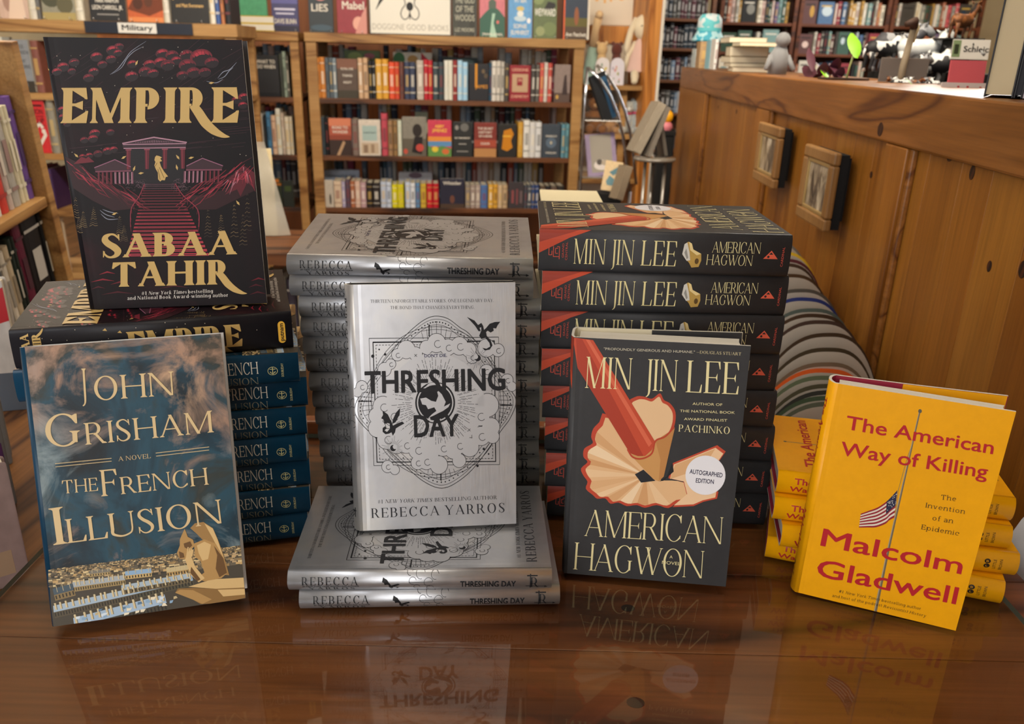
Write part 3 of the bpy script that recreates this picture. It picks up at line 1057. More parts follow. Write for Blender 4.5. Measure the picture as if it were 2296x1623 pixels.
    # dragons
    a.poly([(905, 226), (886, 238), (893, 250), (905, 246), (905, 262), (895, 285), (905, 300), (925, 295), (944, 318), (948, 335), (930, 345), (910, 341), (922, 353), (946, 349), (959, 330), (951, 308), (931, 285), (928, 268), (936, 262), (950, 271), (965, 262), (962, 250), (976, 252), (984, 236), (996, 221), (970, 222), (945, 230), (928, 250), (918, 258), (914, 240)], K, 8)
    a.poly([(836, 198), (872, 215), (892, 238), (903, 264), (892, 264), (876, 240)], K, 8)
    a.poly([(470, 672), (481, 700), (500, 690), (526, 681), (536, 690), (515, 701), (495, 713), (491, 731), (480, 747), (474, 731), (462, 737), (445, 740), (431, 729), (431, 711), (442, 703), (451, 712), (440, 722), (452, 729), (466, 715), (465, 693)], K, 8)
    a.poly([(430, 630), (456, 648), (472, 680), (470, 692), (455, 688), (440, 692), (436, 672), (424, 666), (433, 650)], K, 8)
    a.poly([(516, 618), (495, 640), (480, 672), (477, 692), (493, 685), (500, 673), (506, 661), (513, 650)], K, 8)
    for x, y, s in ((888, 388, 1), (482, 804, -1)):
        a.disc((x, y), 15, K, 9, n=16)
        for i in range(26):
            t = 2 * pi * i / 26
            a.line([(x + 20 * cos(t), y + 20 * sin(t)), (x + (34 + 12 * (i % 3)) * cos(t), y + (34 + 12 * (i % 3)) * sin(t))], 1.1, K, 8)
        a.disc((x - 9 * s, y - 6), 11, S, 10, n=14)
    for x, y, r in ((443, 370, 6), (414, 347, 4), (383, 378, 8), (918, 808, 6), (941, 831, 4), (888, 886, 6)):
        a.disc((x, y), r, K, 9, n=10)
    for x, y in ((590, 375), (848, 720)):
        a.line([(x - 6, y - 6), (x + 6, y + 6)], 2, K, 9)
        a.line([(x - 6, y + 6), (x + 6, y - 6)], 2, K, 9)
    a.part = 'cover_lettering'
    a.text("DON'T DIE.", None, (632, 384), (741, 382), 15, '#20204a', 9, bold=.02)
    for t, p0, p1 in (('THRESHING', (345, 549), (1022, 534)), ('DAY', (583, 752), (800, 746))):
        a.text(t, None, p0, p1, 104, '#1b1c20', 11, bold=.032)
    a.text('#1', BOOKM, (408, 1062), (432, 1061), 17, K, 3)
    a.text('NEW YORK TIMES', BOOKM, (444, 1060), (668, 1053), 17, K, 3, slant=.2)
    a.text('BESTSELLING AUTHOR', BOOKM, (684, 1052), (980, 1040), 17, K, 3)
    a.text('REBECCA YARROS', BOOKM, (380, 1129), (1018, 1101), 44, '#25262c', 3, track=.16)
    return a
def spine_threshing():
    a = Art(asp=.0208 / .240)
    K = '#15161a'
    a.part = 'author_lettering'
    a.text('REBECCA', BOOKM, (.055, .43), (.262, .43), .36, K, 1, track=.22, down=False)
    a.text('#1 NEW YORK TIMES BESTSELLING AUTHOR', None, (.055, .325), (.268, .325), .065, K, 1, bold=.02, down=False)
    a.text('YARROS', BOOKM, (.078, .05), (.248, .05), .24, K, 1, track=.25, down=False)
    a.part = 'spine_emblem'
    X = lambda x, y: (.355 + (x - 425) / 1680, .12 + (747 - y) / 180)
    for P in ([(470, 672), (481, 700), (500, 690), (526, 681), (536, 690), (515, 701), (495, 713), (491, 731), (480, 747), (474, 731), (466, 715), (465, 693)], [(430, 630), (456, 648), (472, 680), (470, 692), (455, 688), (440, 692), (436, 672), (424, 666)],
              [(500, 706), (520, 716), (528, 730), (516, 740), (508, 735), (518, 728), (512, 718), (497, 714)]):
        a.poly([X(*p) for p in P], K, 1)
    # cloud scallops running over from the front panel
    for x, y, r in ((.47, .62, .16), (.50, .90, .2), (.53, .55, .2), (.555, .85, .17), (.485, .3, .14), (.535, .22, .16), (.46, .95, .12)):
        a.ring((x, y), r * .085, .0016, K, 1, r, a0=.2, a1=5.0, n=18)
    a.line([(.455, .55), (.545, .57)], .0016, K, 1)
    a.part = 'title_lettering'
    a.text('THRESHING DAY', None, (.650, .27), (.862, .27), .34, K, 1, bold=.03, down=False)
    # monogram with an arrow
    a.part = 'publisher_mark'
    a.line([(.918, .12), (.918, .86)], .0040, K, 1)
    a.line([(.905, .80), (.945, .80)], .004, K, 1)
    a.text('R', BOOKM, (.920, .20), (.948, .20), .54, K, 1, down=False)
    a.line([(.900, .30), (.975, .26)], .003, K, 1)
    a.poly([(.972, .18), (.985, .25), (.972, .34)], K, 1)
    return a

def art_hagwon():
    a = Art([(213, 80), (1285, 150), (1130, 1580), (165, 1506)])
    C, RED, CR = '#e3d8a4', '#bf4b31', '#e3b78a'
    # paper curl behind the pencil
    lob = [(545, 500), (590, 450), (640, 448), (690, 462), (738, 430), (762, 470), (800, 492), (832, 545), (826, 625), (790, 690), (705, 735), (600, 700)]
    a.poly(spline(lob, 4, True), '#b8452f', 0)
    c = Vector((690, 600))
    a.poly(spline([c + (Vector(p) - c) * .88 for p in lob], 4, True), '#e2bd92', 1)
    fan = [(410, 552), (372, 600), (335, 640), (322, 690), (332, 728), (281, 760), (276, 810), (301, 842), (262, 880), (276, 922), (302, 960), (292, 1002), (335, 1040), (362, 1062), (410, 1060), (442, 1092), (490, 1085), (540, 1106), (600, 1100),
           (650, 1116), (720, 1100), (790, 1118), (850, 1082), (920, 1070), (950, 1000), (860, 960), (735, 950), (640, 880), (560, 780)]
    a.poly(spline(fan, 3, True), '#bb4630', 0)
    c = Vector((660, 915))
    inn = spline([c + (Vector(p) - c) * .93 for p in fan], 3, True)
    a.poly(inn, '#dfb587', 1)
    # pleats of the shaving
    sh = ['#e9c79d', '#d3a373', '#ecd0ab', '#cf9d6c', '#e6c297', '#d9ac7d']
    for i in range(6, 66, 6):
        a.poly([(655, 925), inn[i], inn[i + 2], inn[min(i + 4, len(inn) - 1)]], sh[(i // 6) % 6], 2)
    rp = [(815, 850), (1082, 744), (1132, 782), (1098, 832), (1020, 900), (1060, 1000), (1088, 1022), (1080, 1062), (1000, 1080), (940, 1106), (815, 1112), (900, 1040), (880, 960), (790, 940)]
    a.poly(rp, '#bd4a33', 2)
    c = Vector((930, 960))
    a.poly([c + (Vector(p) - c) * .93 for p in rp], '#e8c49c', 3)
    a.poly([(830, 860), (1070, 765), (1000, 880), (800, 945)], '#d7a97a', 4)
    a.poly([(815, 845), (822, 900), (760, 955), (735, 958), (780, 930)], '#222225', 5)
    a.poly([(588, 916), (640, 888), (712, 955), (626, 966)], '#26262a', 4)
    # pencil: wood cone, then three painted facets
    a.poly([(556, 775), (640, 800), (712, 715), (828, 640), (800, 760), (762, 930), (732, 958), (700, 945), (590, 830)], '#c8955a', 5)
    a.poly([(712, 715), (828, 640), (800, 760), (762, 930), (732, 958), (742, 830)], '#b9824b', 6)
    a.poly([(205, 82), (330, 100), (708, 718), (690, 770), (650, 806), (605, 806), (562, 790), (543, 765), (236, 270)], RED, 7)
    a.poly([(225, 90), (262, 92), (640, 806), (605, 806), (562, 790), (543, 765), (236, 270)], '#a83c28', 8)
    a.poly([(285, 96), (308, 98), (690, 730), (672, 752)], '#d4674a', 8)
    a.line(spline([(543, 765), (575, 812), (630, 822), (690, 790), (712, 716), (770, 690), (825, 632)], 5), 10, '#b4442c', 8)
    a.part = 'round_sticker'
    a.disc((1011, 922), 119, '#e4e4ea', 9, 117, n=40)
    a.part = 'cover_lettering'
    a.text('AUTOGRAPHED', None, (916, 911), (1111, 936), 28, '#232040', 10, bold=.02)
    a.text('EDITION', None, (953, 965), (1060, 974), 27, '#232040', 10, bold=.02)
    a.text('"PROFOUNDLY GENEROUS AND HUMANE."', None, (395, 161), (948, 189), 16, '#c9c3ae', 9)
    a.text('—DOUGLAS STUART', BOOKM, (958, 190), (1225, 206), 18, '#d3c79c', 9)
    for t, p0, p1, h in (('MIN', (287, 391), (556, 404), 190), ('JIN', (640, 410), (832, 419), 190), ('LEE', (903, 424), (1202, 440), 192)):
        a.text(t, DECO, p0, p1, h, C, 10, track=.05)
    for t, p0, p1 in (('AUTHOR OF', (934, 501), (1112, 509)), ('THE NATIONAL BOOK', (858, 543), (1187, 557)), ('AWARD FINALIST', (883, 592), (1141, 603))):
        a.text(t, None, p0, p1, 16, C, 9)
    a.text('PACHINKO', BOOKM, (852, 660), (1155, 677), 42, C, 9)
    a.text('AMERICAN', DECOW, (292, 1283), (1102, 1330), 158, C, 9, track=.02)
    a.text('HAGWON', DECOW, (226, 1482), (988, 1531), 160, C, 9, track=.0)
    a.text('A', None, (797, 1414), (816, 1415), 18, C, 9)
    a.text('NOVEL', None, (752, 1447), (862, 1456), 20, C, 9)
    return a
def spine_hagwon():
    a = Art(asp=.0408 / .242)
    C, R = '#ded29a', '#b4483a'
    a.part = 'spine_corner'
    a.poly([(0, 1), (.205, 1), (.12, .82), (0, .44)], '#b5452c', 0)
    a.poly([(.0, 1), (.16, 1), (.06, .82), (0, .70)], '#8f3526', 1)
    # press mark
    a.part = 'publisher_mark'
    for b in ([(.040, .40), (.040, .62)], [(.040, .62), (.058, .62)], [(.040, .40), (.052, .40)], [(.052, .40), (.052, .50)], [(.058, .60), (.058, .36)], [(.058, .36), (.082, .36)], [(.066, .44), (.066, .56)], [(.066, .56), (.076, .56)], [(.066, .44), (.076, .44)],
              [(.082, .30), (.082, .60)], [(.082, .60), (.072, .60)]):
        a.line(b, .0030, R, 1)
    a.text('GRAND', None, (.100, .34), (.100, .68), .0085, R, 1, down=False)
    a.text('CENTRAL', None, (.114, .28), (.114, .72), .0085, R, 1, down=False)
    a.part = 'author_lettering'
    for t, x0, x1 in (('MIN', .142, .262), ('JIN', .285, .375), ('LEE', .412, .545)):
        a.text(t, DECO, (x0, .20), (x1, .20), .60, C, 1, track=.05, down=False)
    # pencil sharpener
    a.part = 'spine_emblem'
    a.poly([(.570, .50), (.575, .74), (.590, .80), (.604, .76), (.612, .62), (.645, .52), (.648, .36), (.640, .20), (.612, .18), (.600, .30), (.582, .40)], '#b3924c', 1)
    a.poly([(.570, .50), (.575, .74), (.586, .78), (.598, .55), (.604, .36), (.590, .34)], '#c9c7c0', 2)
    a.poly([(.578, .54), (.584, .64), (.595, .42), (.590, .38)], '#8f8d88', 3)
    a.poly([(.592, .80), (.604, .76), (.612, .62), (.645, .52), (.628, .48), (.600, .60)], '#dcc68c', 3)
    a.disc((.630, .34), .008, '#5a4424', 4, .07, n=14)
    a.part = 'title_lettering'
    a.text('AMERICAN', DECOW, (.688, .56), (.876, .56), .26, C, 1, track=.03, down=False)
    a.text('HAGWON', DECOW, (.670, .26), (.850, .26), .25, C, 1, track=.02, down=False)
    a.part = 'imprint_mark'
    a.poly([(.892, .44), (.950, .44), (.922, .64)], '#c8563f', 1)
    a.poly([(.914, .545), (.930, .545), (.922, .60)], '#26221f', 2)
    a.disc((.912, .49), .005, '#26221f', 2, .03, n=10)
    a.text('CARDINAL', None, (.973, .26), (.973, .73), .0095, R, 1, down=False)
    return a

def art_gladwell():
    a = Art([(470, 128), (1555, 288), (1210, 1555), (240, 1310)])
    R, K = '#b0222b', '#33241a'
    a.line([(973, 290), (905, 590), (800, 1050), (716, 1450)], [9, 11, 15, 19], '#6f6450', 1)
    a.line([(969, 290), (901, 590), (795, 1050), (710, 1450)], [3, 4, 5, 6], '#a79b80', 2)
    a.disc((975, 284), 11, '#58564a', 3)
    a.line([(944, 440), (905, 540), (850, 735), (830, 905)], 3.5, '#8d7a4c', 1)
    top = spline([(845, 733), (812, 768), (782, 796), (730, 830), (680, 848), (628, 866)], 4)
    bot = spline([(828, 890), (798, 905), (775, 925), (720, 944), (672, 945), (618, 945)], 4)
    n = 11
    for k in range(n):
        f0, f1 = k / n, (k + 1) / n
        for i in range(len(top) - 1):
            P = [Vector(top[i]).lerp(Vector(bot[i]), f0), Vector(top[i + 1]).lerp(Vector(bot[i + 1]), f0), Vector(top[i + 1]).lerp(Vector(bot[i + 1]), f1), Vector(top[i]).lerp(Vector(bot[i]), f1)]
            a.poly([tuple(p) for p in P], '#8e2430' if k % 2 == 0 else '#d9d2c4', 3)
    for i in range(8):
        P = [Vector(top[i]), Vector(top[i + 1]), Vector(top[i + 1]).lerp(Vector(bot[i + 1]), .56), Vector(top[i]).lerp(Vector(bot[i]), .56)]
        a.poly([tuple(p) for p in P], '#262a45', 4)
    rn = random.Random(5)
    for i in range(24):
        k = rn.randint(0, 7)
        p = Vector(top[k]).lerp(Vector(bot[k]), rn.uniform(.05, .5))
        a.disc((p.x, p.y), 3, '#c9c6c0', 5, n=5)
    a.part = 'cover_lettering'
    for t, p0, p1, h in (('The American', (533, 384), (1418, 529), 80), ('Way of Killing', (502, 530), (1384, 668), 80), ('Malcolm', (388, 1044), (1238, 1222), 104), ('Gladwell', (362, 1218), (1208, 1398), 104)):
        a.text(t, None, p0, p1, h, R, 6, bold=.014)
    for t, p0, p1 in (('The', (1108, 788), (1197, 798)), ('Invention', (1016, 833), (1251, 872)), ('of an', (1057, 906), (1180, 926)), ('Epidemic', (992, 958), (1218, 998))):
        a.text(t, SLAB, p0, p1, 28, K, 6)
    a.text('#1', SLAB, (500, 1317), (526, 1323), 16, K, 6)
    a.text('New York Times', SLAB, (540, 1326), (745, 1370), 16, K, 6, slant=.2)
    a.text('bestselling author', SLAB, (757, 1374), (995, 1428), 16, K, 6)
    a.text('and host of the podcast', SLAB, (460, 1341), (758, 1405), 16, K, 6)
    a.text('Revisionist History', SLAB, (768, 1408), (1024, 1470), 16, K, 6, slant=.2)
    return a
def spine_gladwell():
    a = Art(asp=.0243 / .222)
    R, K = '#b0302b', '#2a2018'
    a.part = 'title_lettering'
    a.text('The American', None, (.075, .56), (.38, .56), .26, R, 1, bold=.026, down=False)
    a.text('Way of Killing', None, (.058, .20), (.363, .20), .26, R, 1, bold=.026, down=False)
    a.part = 'spine_emblem'
    a.line([(.44, .5), (.56, .5)], .004, '#6f6450', 1)
    for k in range(6):
        a.poly([(.47, .40 - .05 * k), (.54, .44 - .05 * k), (.54, .40 - .05 * k), (.47, .36 - .05 * k)], '#8e2430' if k % 2 == 0 else '#d9d2c4', 1)
    a.poly([(.51, .44), (.54, .46), (.54, .32), (.51, .30)], '#262a45', 2)
    a.part = 'author_lettering'
    a.text('Malcolm', None, (.60, .55), (.80, .55), .27, R, 1, bold=.026, down=False)
    a.text('Gladwell', None, (.59, .19), (.81, .19), .27, R, 1, bold=.026, down=False)
    a.part = 'publisher_mark'
    a.disc((.872, .62), .0125, K, 1, .10, n=18)
    a.disc((.872, .41), .0125, K, 1, .10, n=18)
    a.text('B', None, (.867, .575), (.877, .575), .09, '#d79a1e', 2, down=False)
    a.text('L', None, (.868, .365), (.876, .365), .09, '#d79a1e', 2, down=False)
    a.text('LITTLE', None, (.908, .30), (.908, .72), .013, K, 1, down=False)
    a.text('BROWN', None, (.933, .28), (.933, .74), .013, K, 1, down=False)
    return a

def art_illusion():
    a = Art([(90, 97), (1145, 25), (1278, 1395), (258, 1545)])
    C = '#d8bf90'
    rn = random.Random(11)
    def top(x):
        return 1247 - (x - 240) * 0.125
    a.poly([(232, 1250), (500, 1214), (900, 1164), (1262, 1118), (1290, 1400), (255, 1560)], '#4a443a', 0)
    pal = ['#c8a873', '#9a8156', '#7a6a50', '#59503f', '#d9c493', '#8b7a5c', '#3c382f', '#b9a07a', '#6a6252']
    y = 0
    while y < 90:
        x = 232.0
        s = 5 + y * .12
        while x < 1270:
            w = rn.uniform(.8, 2.6) * s
            h = rn.uniform(.5, 1.0) * s
            yy = top(x) + y + rn.uniform(-2, 2)
            a.poly([(x, yy), (x + w, yy - w * .11), (x + w, yy + h - w * .11), (x, yy + h)], rn.choice(pal), 1)
            x += w * rn.uniform(.7, 1.3)
        y += s * .8
    # long slate roofs and facades across the foreground
    def block(x0, y0, x1, y1, d, roof, wall, n):
        v = Vector((x1 - x0, y1 - y0))
        up = Vector((v.y, -v.x)).normalized()
        P = lambda f, k: tuple(Vector((x0, y0)) + v * f + up * k)
        a.poly([P(0, 0), P(1, 0), P(1, d), P(.01, d)], roof, 3)
        a.poly([P(0, 0), P(1, 0), P(1, -d * .9), P(0, -d * .9)], wall, 3)
        for i in range(n):
            f = (i + .3) / n
            a.poly([P(f, -d * .15), P(f + .38 / n, -d * .15), P(f + .38 / n, -d * .7), P(f, -d * .7)], '#2c2924', 4)
        for i in range(n // 2):
            f = (i + .5) / (n // 2) + rn.uniform(-.02, .02)
            a.poly([P(f, d * .3), P(f + .02, d * .3), P(f + .02, d * 1.35), P(f, d * 1.35)], '#d9c9a0', 4)
            a.poly([P(f + .02, d * .3), P(f + .028, d * .25), P(f + .028, d * 1.25), P(f + .02, d * 1.35)], '#7d7258', 4)
    block(360, 1340, 640, 1300, 26, '#a9b2b8', '#a08a5c', 22)
    block(640, 1278, 780, 1262, 22, '#8fb2d4', '#c9ad74', 9)
    block(860, 1262, 975, 1245, 24, '#c9b88c', '#b3925a', 8)
    block(450, 1270, 560, 1258, 16, '#7d7a70', '#b39a68', 8)
    block(620, 1355, 985, 1290, 26, '#a9bccb', '#6f6248', 22)
    block(260, 1470, 700, 1372, 34, '#a8bed2', '#5a5140', 30)
    block(700, 1372, 1000, 1302, 30, '#9db8d2', '#54503f', 18)
    block(370, 1545, 860, 1420, 46, '#a6c0da', '#4a4438', 26)
    block(262, 1380, 370, 1352, 34, '#4a5a66', '#8a7650', 6)
    for k in range(26):
        x = rn.uniform(370, 900)
        yv = 1545 - (x - 370) * .255 - rn.uniform(0, 60)
        a.poly([(x, yv), (x + rn.uniform(12, 30), yv - 4), (x + rn.uniform(12, 30), yv + rn.uniform(6, 14)), (x, yv + 14)], rn.choice(['#d8e6f2', '#8fb0cf', '#5f7f9d', '#c9b78c', '#efe6cc']), 5)
    # stone chimera on its ledge
    T, D, L = '#b48e56', '#6a4c29', '#d6b67e'
    a.poly([(985, 1030), (1010, 1005), (1055, 998), (1105, 1030), (1132, 1090), (1165, 1180), (1192, 1275), (1165, 1272), (1140, 1200), (1118, 1130), (1090, 1100), (1050, 1090), (1020, 1060)], '#a07c49', 6)
    a.poly([(1060, 1005), (1105, 1032), (1130, 1090), (1165, 1190), (1140, 1150), (1100, 1075)], L, 7)
    a.poly([(1005, 1110), (1060, 1088), (1120, 1110), (1160, 1180), (1182, 1262), (1150, 1290), (1060, 1306), (1020, 1290), (1060, 1260), (1040, 1200), (1010, 1180)], T, 7)
    a.poly([(1110, 1120), (1160, 1185), (1180, 1262), (1140, 1285), (1120, 1240), (1128, 1170)], D, 8)
    a.poly([(1020, 1120), (1060, 1100), (1095, 1115), (1080, 1190), (1050, 1200), (1030, 1160)], L, 8)
    a.poly([(942, 1062), (956, 1033), (972, 1075), (1000, 1090), (1008, 1122), (985, 1150), (962, 1192), (930, 1190), (914, 1160), (930, 1120), (930, 1090)], T, 8)
    a.poly([(950, 1110), (985, 1098), (996, 1120), (975, 1140), (955, 1130)], D, 9)
    a.poly([(925, 1150), (950, 1160), (955, 1182), (930, 1186)], D, 9)
    a.poly([(958, 1192), (975, 1150), (1000, 1140), (992, 1180), (1012, 1230), (1062, 1290), (1030, 1312), (985, 1270)], L, 9)
    a.poly([(990, 1230), (1040, 1296), (1022, 1306), (985, 1262)], D, 10)
    for k in range(4):
        a.line([(966 + k * 9, 1178), (974 + k * 9, 1128 + k * 4)], 6, L, 10)
    a.poly([(975, 1335), (1100, 1296), (1270, 1286), (1276, 1338), (1120, 1345)], L, 7)
    a.poly([(905, 1366), (920, 1344), (1000, 1340), (1120, 1345), (1278, 1338), (1276, 1392), (1150, 1420), (1040, 1425), (1000, 1402)], '#8f6d3e', 7)
    a.poly([(905, 1366), (930, 1350), (1000, 1352), (1100, 1400), (1050, 1424), (1000, 1402)], T, 8)
    a.poly([(1130, 1350), (1276, 1345), (1275, 1375), (1160, 1385)], L, 8)
    f = ROMAN
    a.part = 'cover_lettering'
    a.text('J', f, (404, 366), (437, 364), 160, C, 11)
    a.text('OHN', f, (482, 370), (897, 341), 122, C, 11, track=.06)
    a.text('G', f, (224, 611), (408, 600), 166, C, 11)
    a.text('RISHAM', f, (440, 598), (1105, 533), 112, C, 11, track=.06)
    for p0, p1 in (((270, 697), (570, 668)), ((272, 713), (570, 683)), ((803, 641), (1085, 609)), ((805, 657), (1085, 625))):
        a.line([p0, p1], 3.2, C, 11)
    a.text('A NOVEL', f, (608, 683), (776, 667), 23, C, 11)
    a.text('THE', f, (312, 852), (496, 836), 68, C, 11)
    a.text('F', f, (524, 865), (602, 858), 136, C, 11)
    a.text('RENCH', f, (626, 854), (1078, 804), 88, C, 11, track=.06)
    a.text('I', f, (280, 1117), (316, 1112), 192, C, 11)
    a.text('LLUSION', f, (345, 1108), (1152, 1004), 124, C, 11, track=.05)
    return a
def spine_illusion():
    a = Art(asp=.030 / .246)
    W, G = '#dcd9cc', '#b7b27e'
    a.part = 'author_lettering'
    a.text('JOHN GRISHAM', ROMAN, (.06, .30), (.50, .30), .42, W, 1, down=False)
    a.part = 'title_lettering'
    a.text('THE', ROMAN, (.615, .42), (.672, .42), .28, W, 1, down=False)
    a.text('FRENCH', ROMAN, (.690, .40), (.845, .40), .40, W, 1, track=.06, down=False)
    a.text('ILLUSION', ROMAN, (.662, .01), (.842, .01), .27, '#8d8d7c', 1, track=.06, down=False)
    a.part = 'publisher_mark'
    a.ring((.900, .46), .0180, .0022, G, 1, .135, n=26)
    a.line([(.900, .34), (.900, .58)], .003, G, 1)
    a.line([(.889, .52), (.911, .52)], .0025, G, 1)
    a.ring((.900, .46), .010, .0028, G, 1, .08, a0=pi + .2, a1=2 * pi - .2, n=14)
    a.text('DOUBLEDAY', None, (.941, .24), (.941, .70), .0095, G, 1, down=False)
    return a

def art_empire():
    a = Art([(5, 20), (1160, 58), (1298, 1528), (300, 1550)])
    G = '#c9aa6a'
    rn = random.Random(2)
    R1, R2, R3, DK = '#8c1f30', '#b23040', '#5c1826', '#16121a'
    # hatched dusk sky
    for i in range(70):
        x, y = rn.uniform(20, 1150), rn.uniform(40, 700)
        l = rn.uniform(40, 160)
        a.line([(x, y), (x + l, y - l * rn.uniform(.5, .9))] if y < 420 else [(x, y), (x + l * 1.5, y - l * .12)], 2.0, rn.choice(['#351722', '#2c1520', '#3d1925']), 0)
    # red billows: dark ball with a lit crescent
    def puff(x, y, r, c):
        r *= 1.22
        a.disc((x, y), r, '#1d0c13', 1, r * .76, n=18)
        for k, q, w0, w1 in ((1.0, c, 168, 345), (.86, R1 if c != R3 else '#6a1a28', 196, 318), (.70, R2 if c != R3 else R1, 214, 290)):
            a.poly(_el(x, y, r * k, r * .76 * k, radians(w0), radians(w1), 12) + _el(x + r * .10, y + r * .16, r * .88 * k, r * .60 * k, radians(w1), radians(w0), 12), q, 2)
        for k in range(3):
            t = rn.uniform(3.4, 5.4)
            a.line([(x + r * .9 * cos(t), y + r * .68 * sin(t)), (x + r * .4 * cos(t) + 4, y + r * .3 * sin(t) + 4)], 1.6, '#2a0d15', 3)
    for x, y, r in ((120, 195, 30), (185, 170, 26), (85, 222, 24), (172, 220, 20), (315, 140, 30), (300, 225, 26), (350, 185, 24), (410, 105, 32), (445, 85, 24), (440, 120, 22), (400, 155, 26), (270, 260, 26), (525, 185, 26), (520, 255, 32),
                    (700, 130, 34), (755, 140, 32), (690, 180, 34), (730, 195, 34), (625, 190, 30), (600, 230, 32), (645, 240, 28), (840, 140, 34), (845, 200, 42), (925, 155, 54), (985, 185, 34), (880, 240, 34), (945, 240, 30), (815, 255, 28), (780, 170, 28),
                    (310, 575, 26), (300, 605, 24), (400, 570, 20), (250, 612, 20), (330, 690, 22), (385, 675, 24), (420, 668, 20), (280, 700, 18), (240, 705, 16), (1170, 385, 26), (1165, 430, 22), (1130, 400, 24), (120, 440, 24), (125, 480, 22), (150, 520, 18)):
        puff(x, y, r, rn.choice([R3, R3, '#6a1826', '#4c1420']))
    for pts in ([(395, 243), (440, 210), (480, 160), (520, 110), (605, 55)], [(405, 240), (460, 205), (495, 150), (535, 112), (590, 85)], [(1020, 275), (1050, 240), (1090, 225), (1130, 185)], [(1025, 280), (1060, 265), (1085, 235), (1110, 215)], [(955, 290), (1010, 300), (1050, 280)],
                [(345, 1005), (380, 1030), (430, 1045)], [(350, 1025), (390, 1055), (450, 1055)], [(360, 1000), (400, 1015), (450, 1025)]):
        a.line(spline(pts, 6), [1, 4, 4, 1], '#8d93a6', 4)
    for i in range(60):
        a.disc((rn.uniform(30, 1200), rn.uniform(60, 720)), rn.uniform(1.0, 2.6), '#c9bcae', 4, n=6)
    # ---- temple
    P1, P2 = '#b08498', '#7a2a3a'
    a.poly([(470, 634), (652, 600), (842, 634), (836, 664), (476, 664)], '#33202a', 5)
    a.line([(470, 634), (652, 602), (842, 634)], 7, P1, 6)
    a.line([(474, 640), (838, 640)], 5, P1, 6)
    a.line([(478, 662), (836, 662)], 5, P1, 6)
    for i in range(22):
        x = 545 + i * 10
        h = 14 * (1 - abs(x - 652) / 130)
        a.line([(x, 632), (x + 2, 632 - h)], 3, '#9a7284', 6)
    a.poly([(492, 666), (826, 666), (830, 860), (492, 860)], '#141016', 5)
    for x in (505, 612, 715, 818):
        a.poly([(x - 12, 672), (x + 14, 672), (x + 12, 780), (x - 9, 780)], '#5e1c2a', 6)
        a.line([(x - 3, 674), (x - 1, 780)], 4, '#8c3242', 7)
        a.line([(x - 16, 670), (x + 18, 670)], 6, '#92485a', 7)
    for s, x0 in ((1, 310), (-1, 1050)):
        def Q(x, y):
            return (x0 + s * (x - 310), y)
        a.poly([Q(310, 768), Q(428, 722), Q(520, 766), Q(522, 790), Q(318, 792)], '#3a222c', 6)
        a.line([Q(310, 768), Q(428, 724), Q(520, 766)], 5, '#94607a', 7)
        a.line([Q(316, 790), Q(522, 788)], 7, '#7c4256', 7)
        for i in range(9):
            x = 330 + i * 24
            a.poly([Q(x, 794), Q(x + 12, 794), Q(x + 14, 862), Q(x + 2, 858)], '#7d4a5c' if i > 3 else '#551a28', 7)
            a.line([Q(x + 3, 795), Q(x + 5, 858)], 3, '#c096a6' if i > 3 else '#8a3042', 8)
        for i in range(40):
            x, y = rn.uniform(500, 600), rn.uniform(842, 910)
            c = Q(x, y)
            a.ring(c, rn.uniform(6, 11), 2.0, rn.choice(['#54404a', '#6a525c', '#3e2c34']), 7, a0=pi, a1=2 * pi, n=8)
    # rocks and peaks
    for P_ in ([(140, 700), (210, 735), (330, 830), (470, 900), (560, 930), (520, 1000), (420, 1010), (300, 950), (190, 880)], [(1240, 800), (1180, 830), (1060, 900), (930, 930), (850, 930), (905, 1010), (1010, 1010), (1120, 960), (1250, 900)]):
        a.poly(P_, '#2c0d15', 4)
    for s, x0 in ((1, 150), (-1, 1225)):
        for i in range(46):
            f = i / 46
            x = 0 + f * 380
            y = 720 + f * 180 + rn.uniform(-10, 70)
            l = rn.uniform(50, 140)
            pts = [(x0 + s * x, y), (x0 + s * (x + l * .5), y + l * rn.uniform(.25, .6)), (x0 + s * (x + l), y + l * rn.uniform(.5, .9))]
            a.line(pts, [2, rn.uniform(4, 9), 1], rn.choice(['#6d1c2b', '#8d2538', '#a83245', '#4a1420', '#3a1019']), 6)
    for pk, c in (([(1165, 765), (1070, 850), (1110, 870), (1060, 930), (1130, 900), (1150, 940), (1190, 860), (1230, 900), (1232, 810)], '#5c1826'), ([(235, 705), (190, 745), (260, 740), (310, 735), (275, 705), (262, 715)], '#6d1c2b')):
        a.poly(pk, c, 5)
    for i in range(22):
        x = rn.uniform(1080, 1225)
        y = 765 + abs(x - 1165) * .9 + rn.uniform(5, 60)
        a.line([(x, y), (x + (x - 1165) * .45, y + rn.uniform(24, 70))], [5, 1], rn.choice(['#d06a78', '#c04454', '#a97080', '#8d2538']), 7)
    # stairs
    for i in range(24):
        f = (i / 23) ** 1.35
        y = 862 + f * 385
        xl, xr = 600 - f * 95, 778 + f * 190
        th = 3 + f * 12
        c = '#5e4450' if i < 4 else ('#6e1f2d' if i < 12 else ('#962c3c' if i < 18 else '#a93444'))
        a.poly([(xl, y), (xr, y + 2), (xr + 3, y + th + 2), (xl - 3, y + th)], c, 7)
        a.line([(xl + 20, y + th * .5), (xr - 24, y + th * .5 + 2)], th * .22, '#3a1420', 8)
    for s in (0, 1):
        L = spline([(600, 862), (570, 930), (525, 1000), (522, 1100)] if not s else [(775, 862), (822, 930), (905, 1010), (912, 1105)], 6)
        a.line(L, 5, '#8d3344', 8)
        for p in L[::2]:
            a.line([p, (p[0] + (4 if not s else -4), p[1] + 26)], 3, '#6a2230', 8)
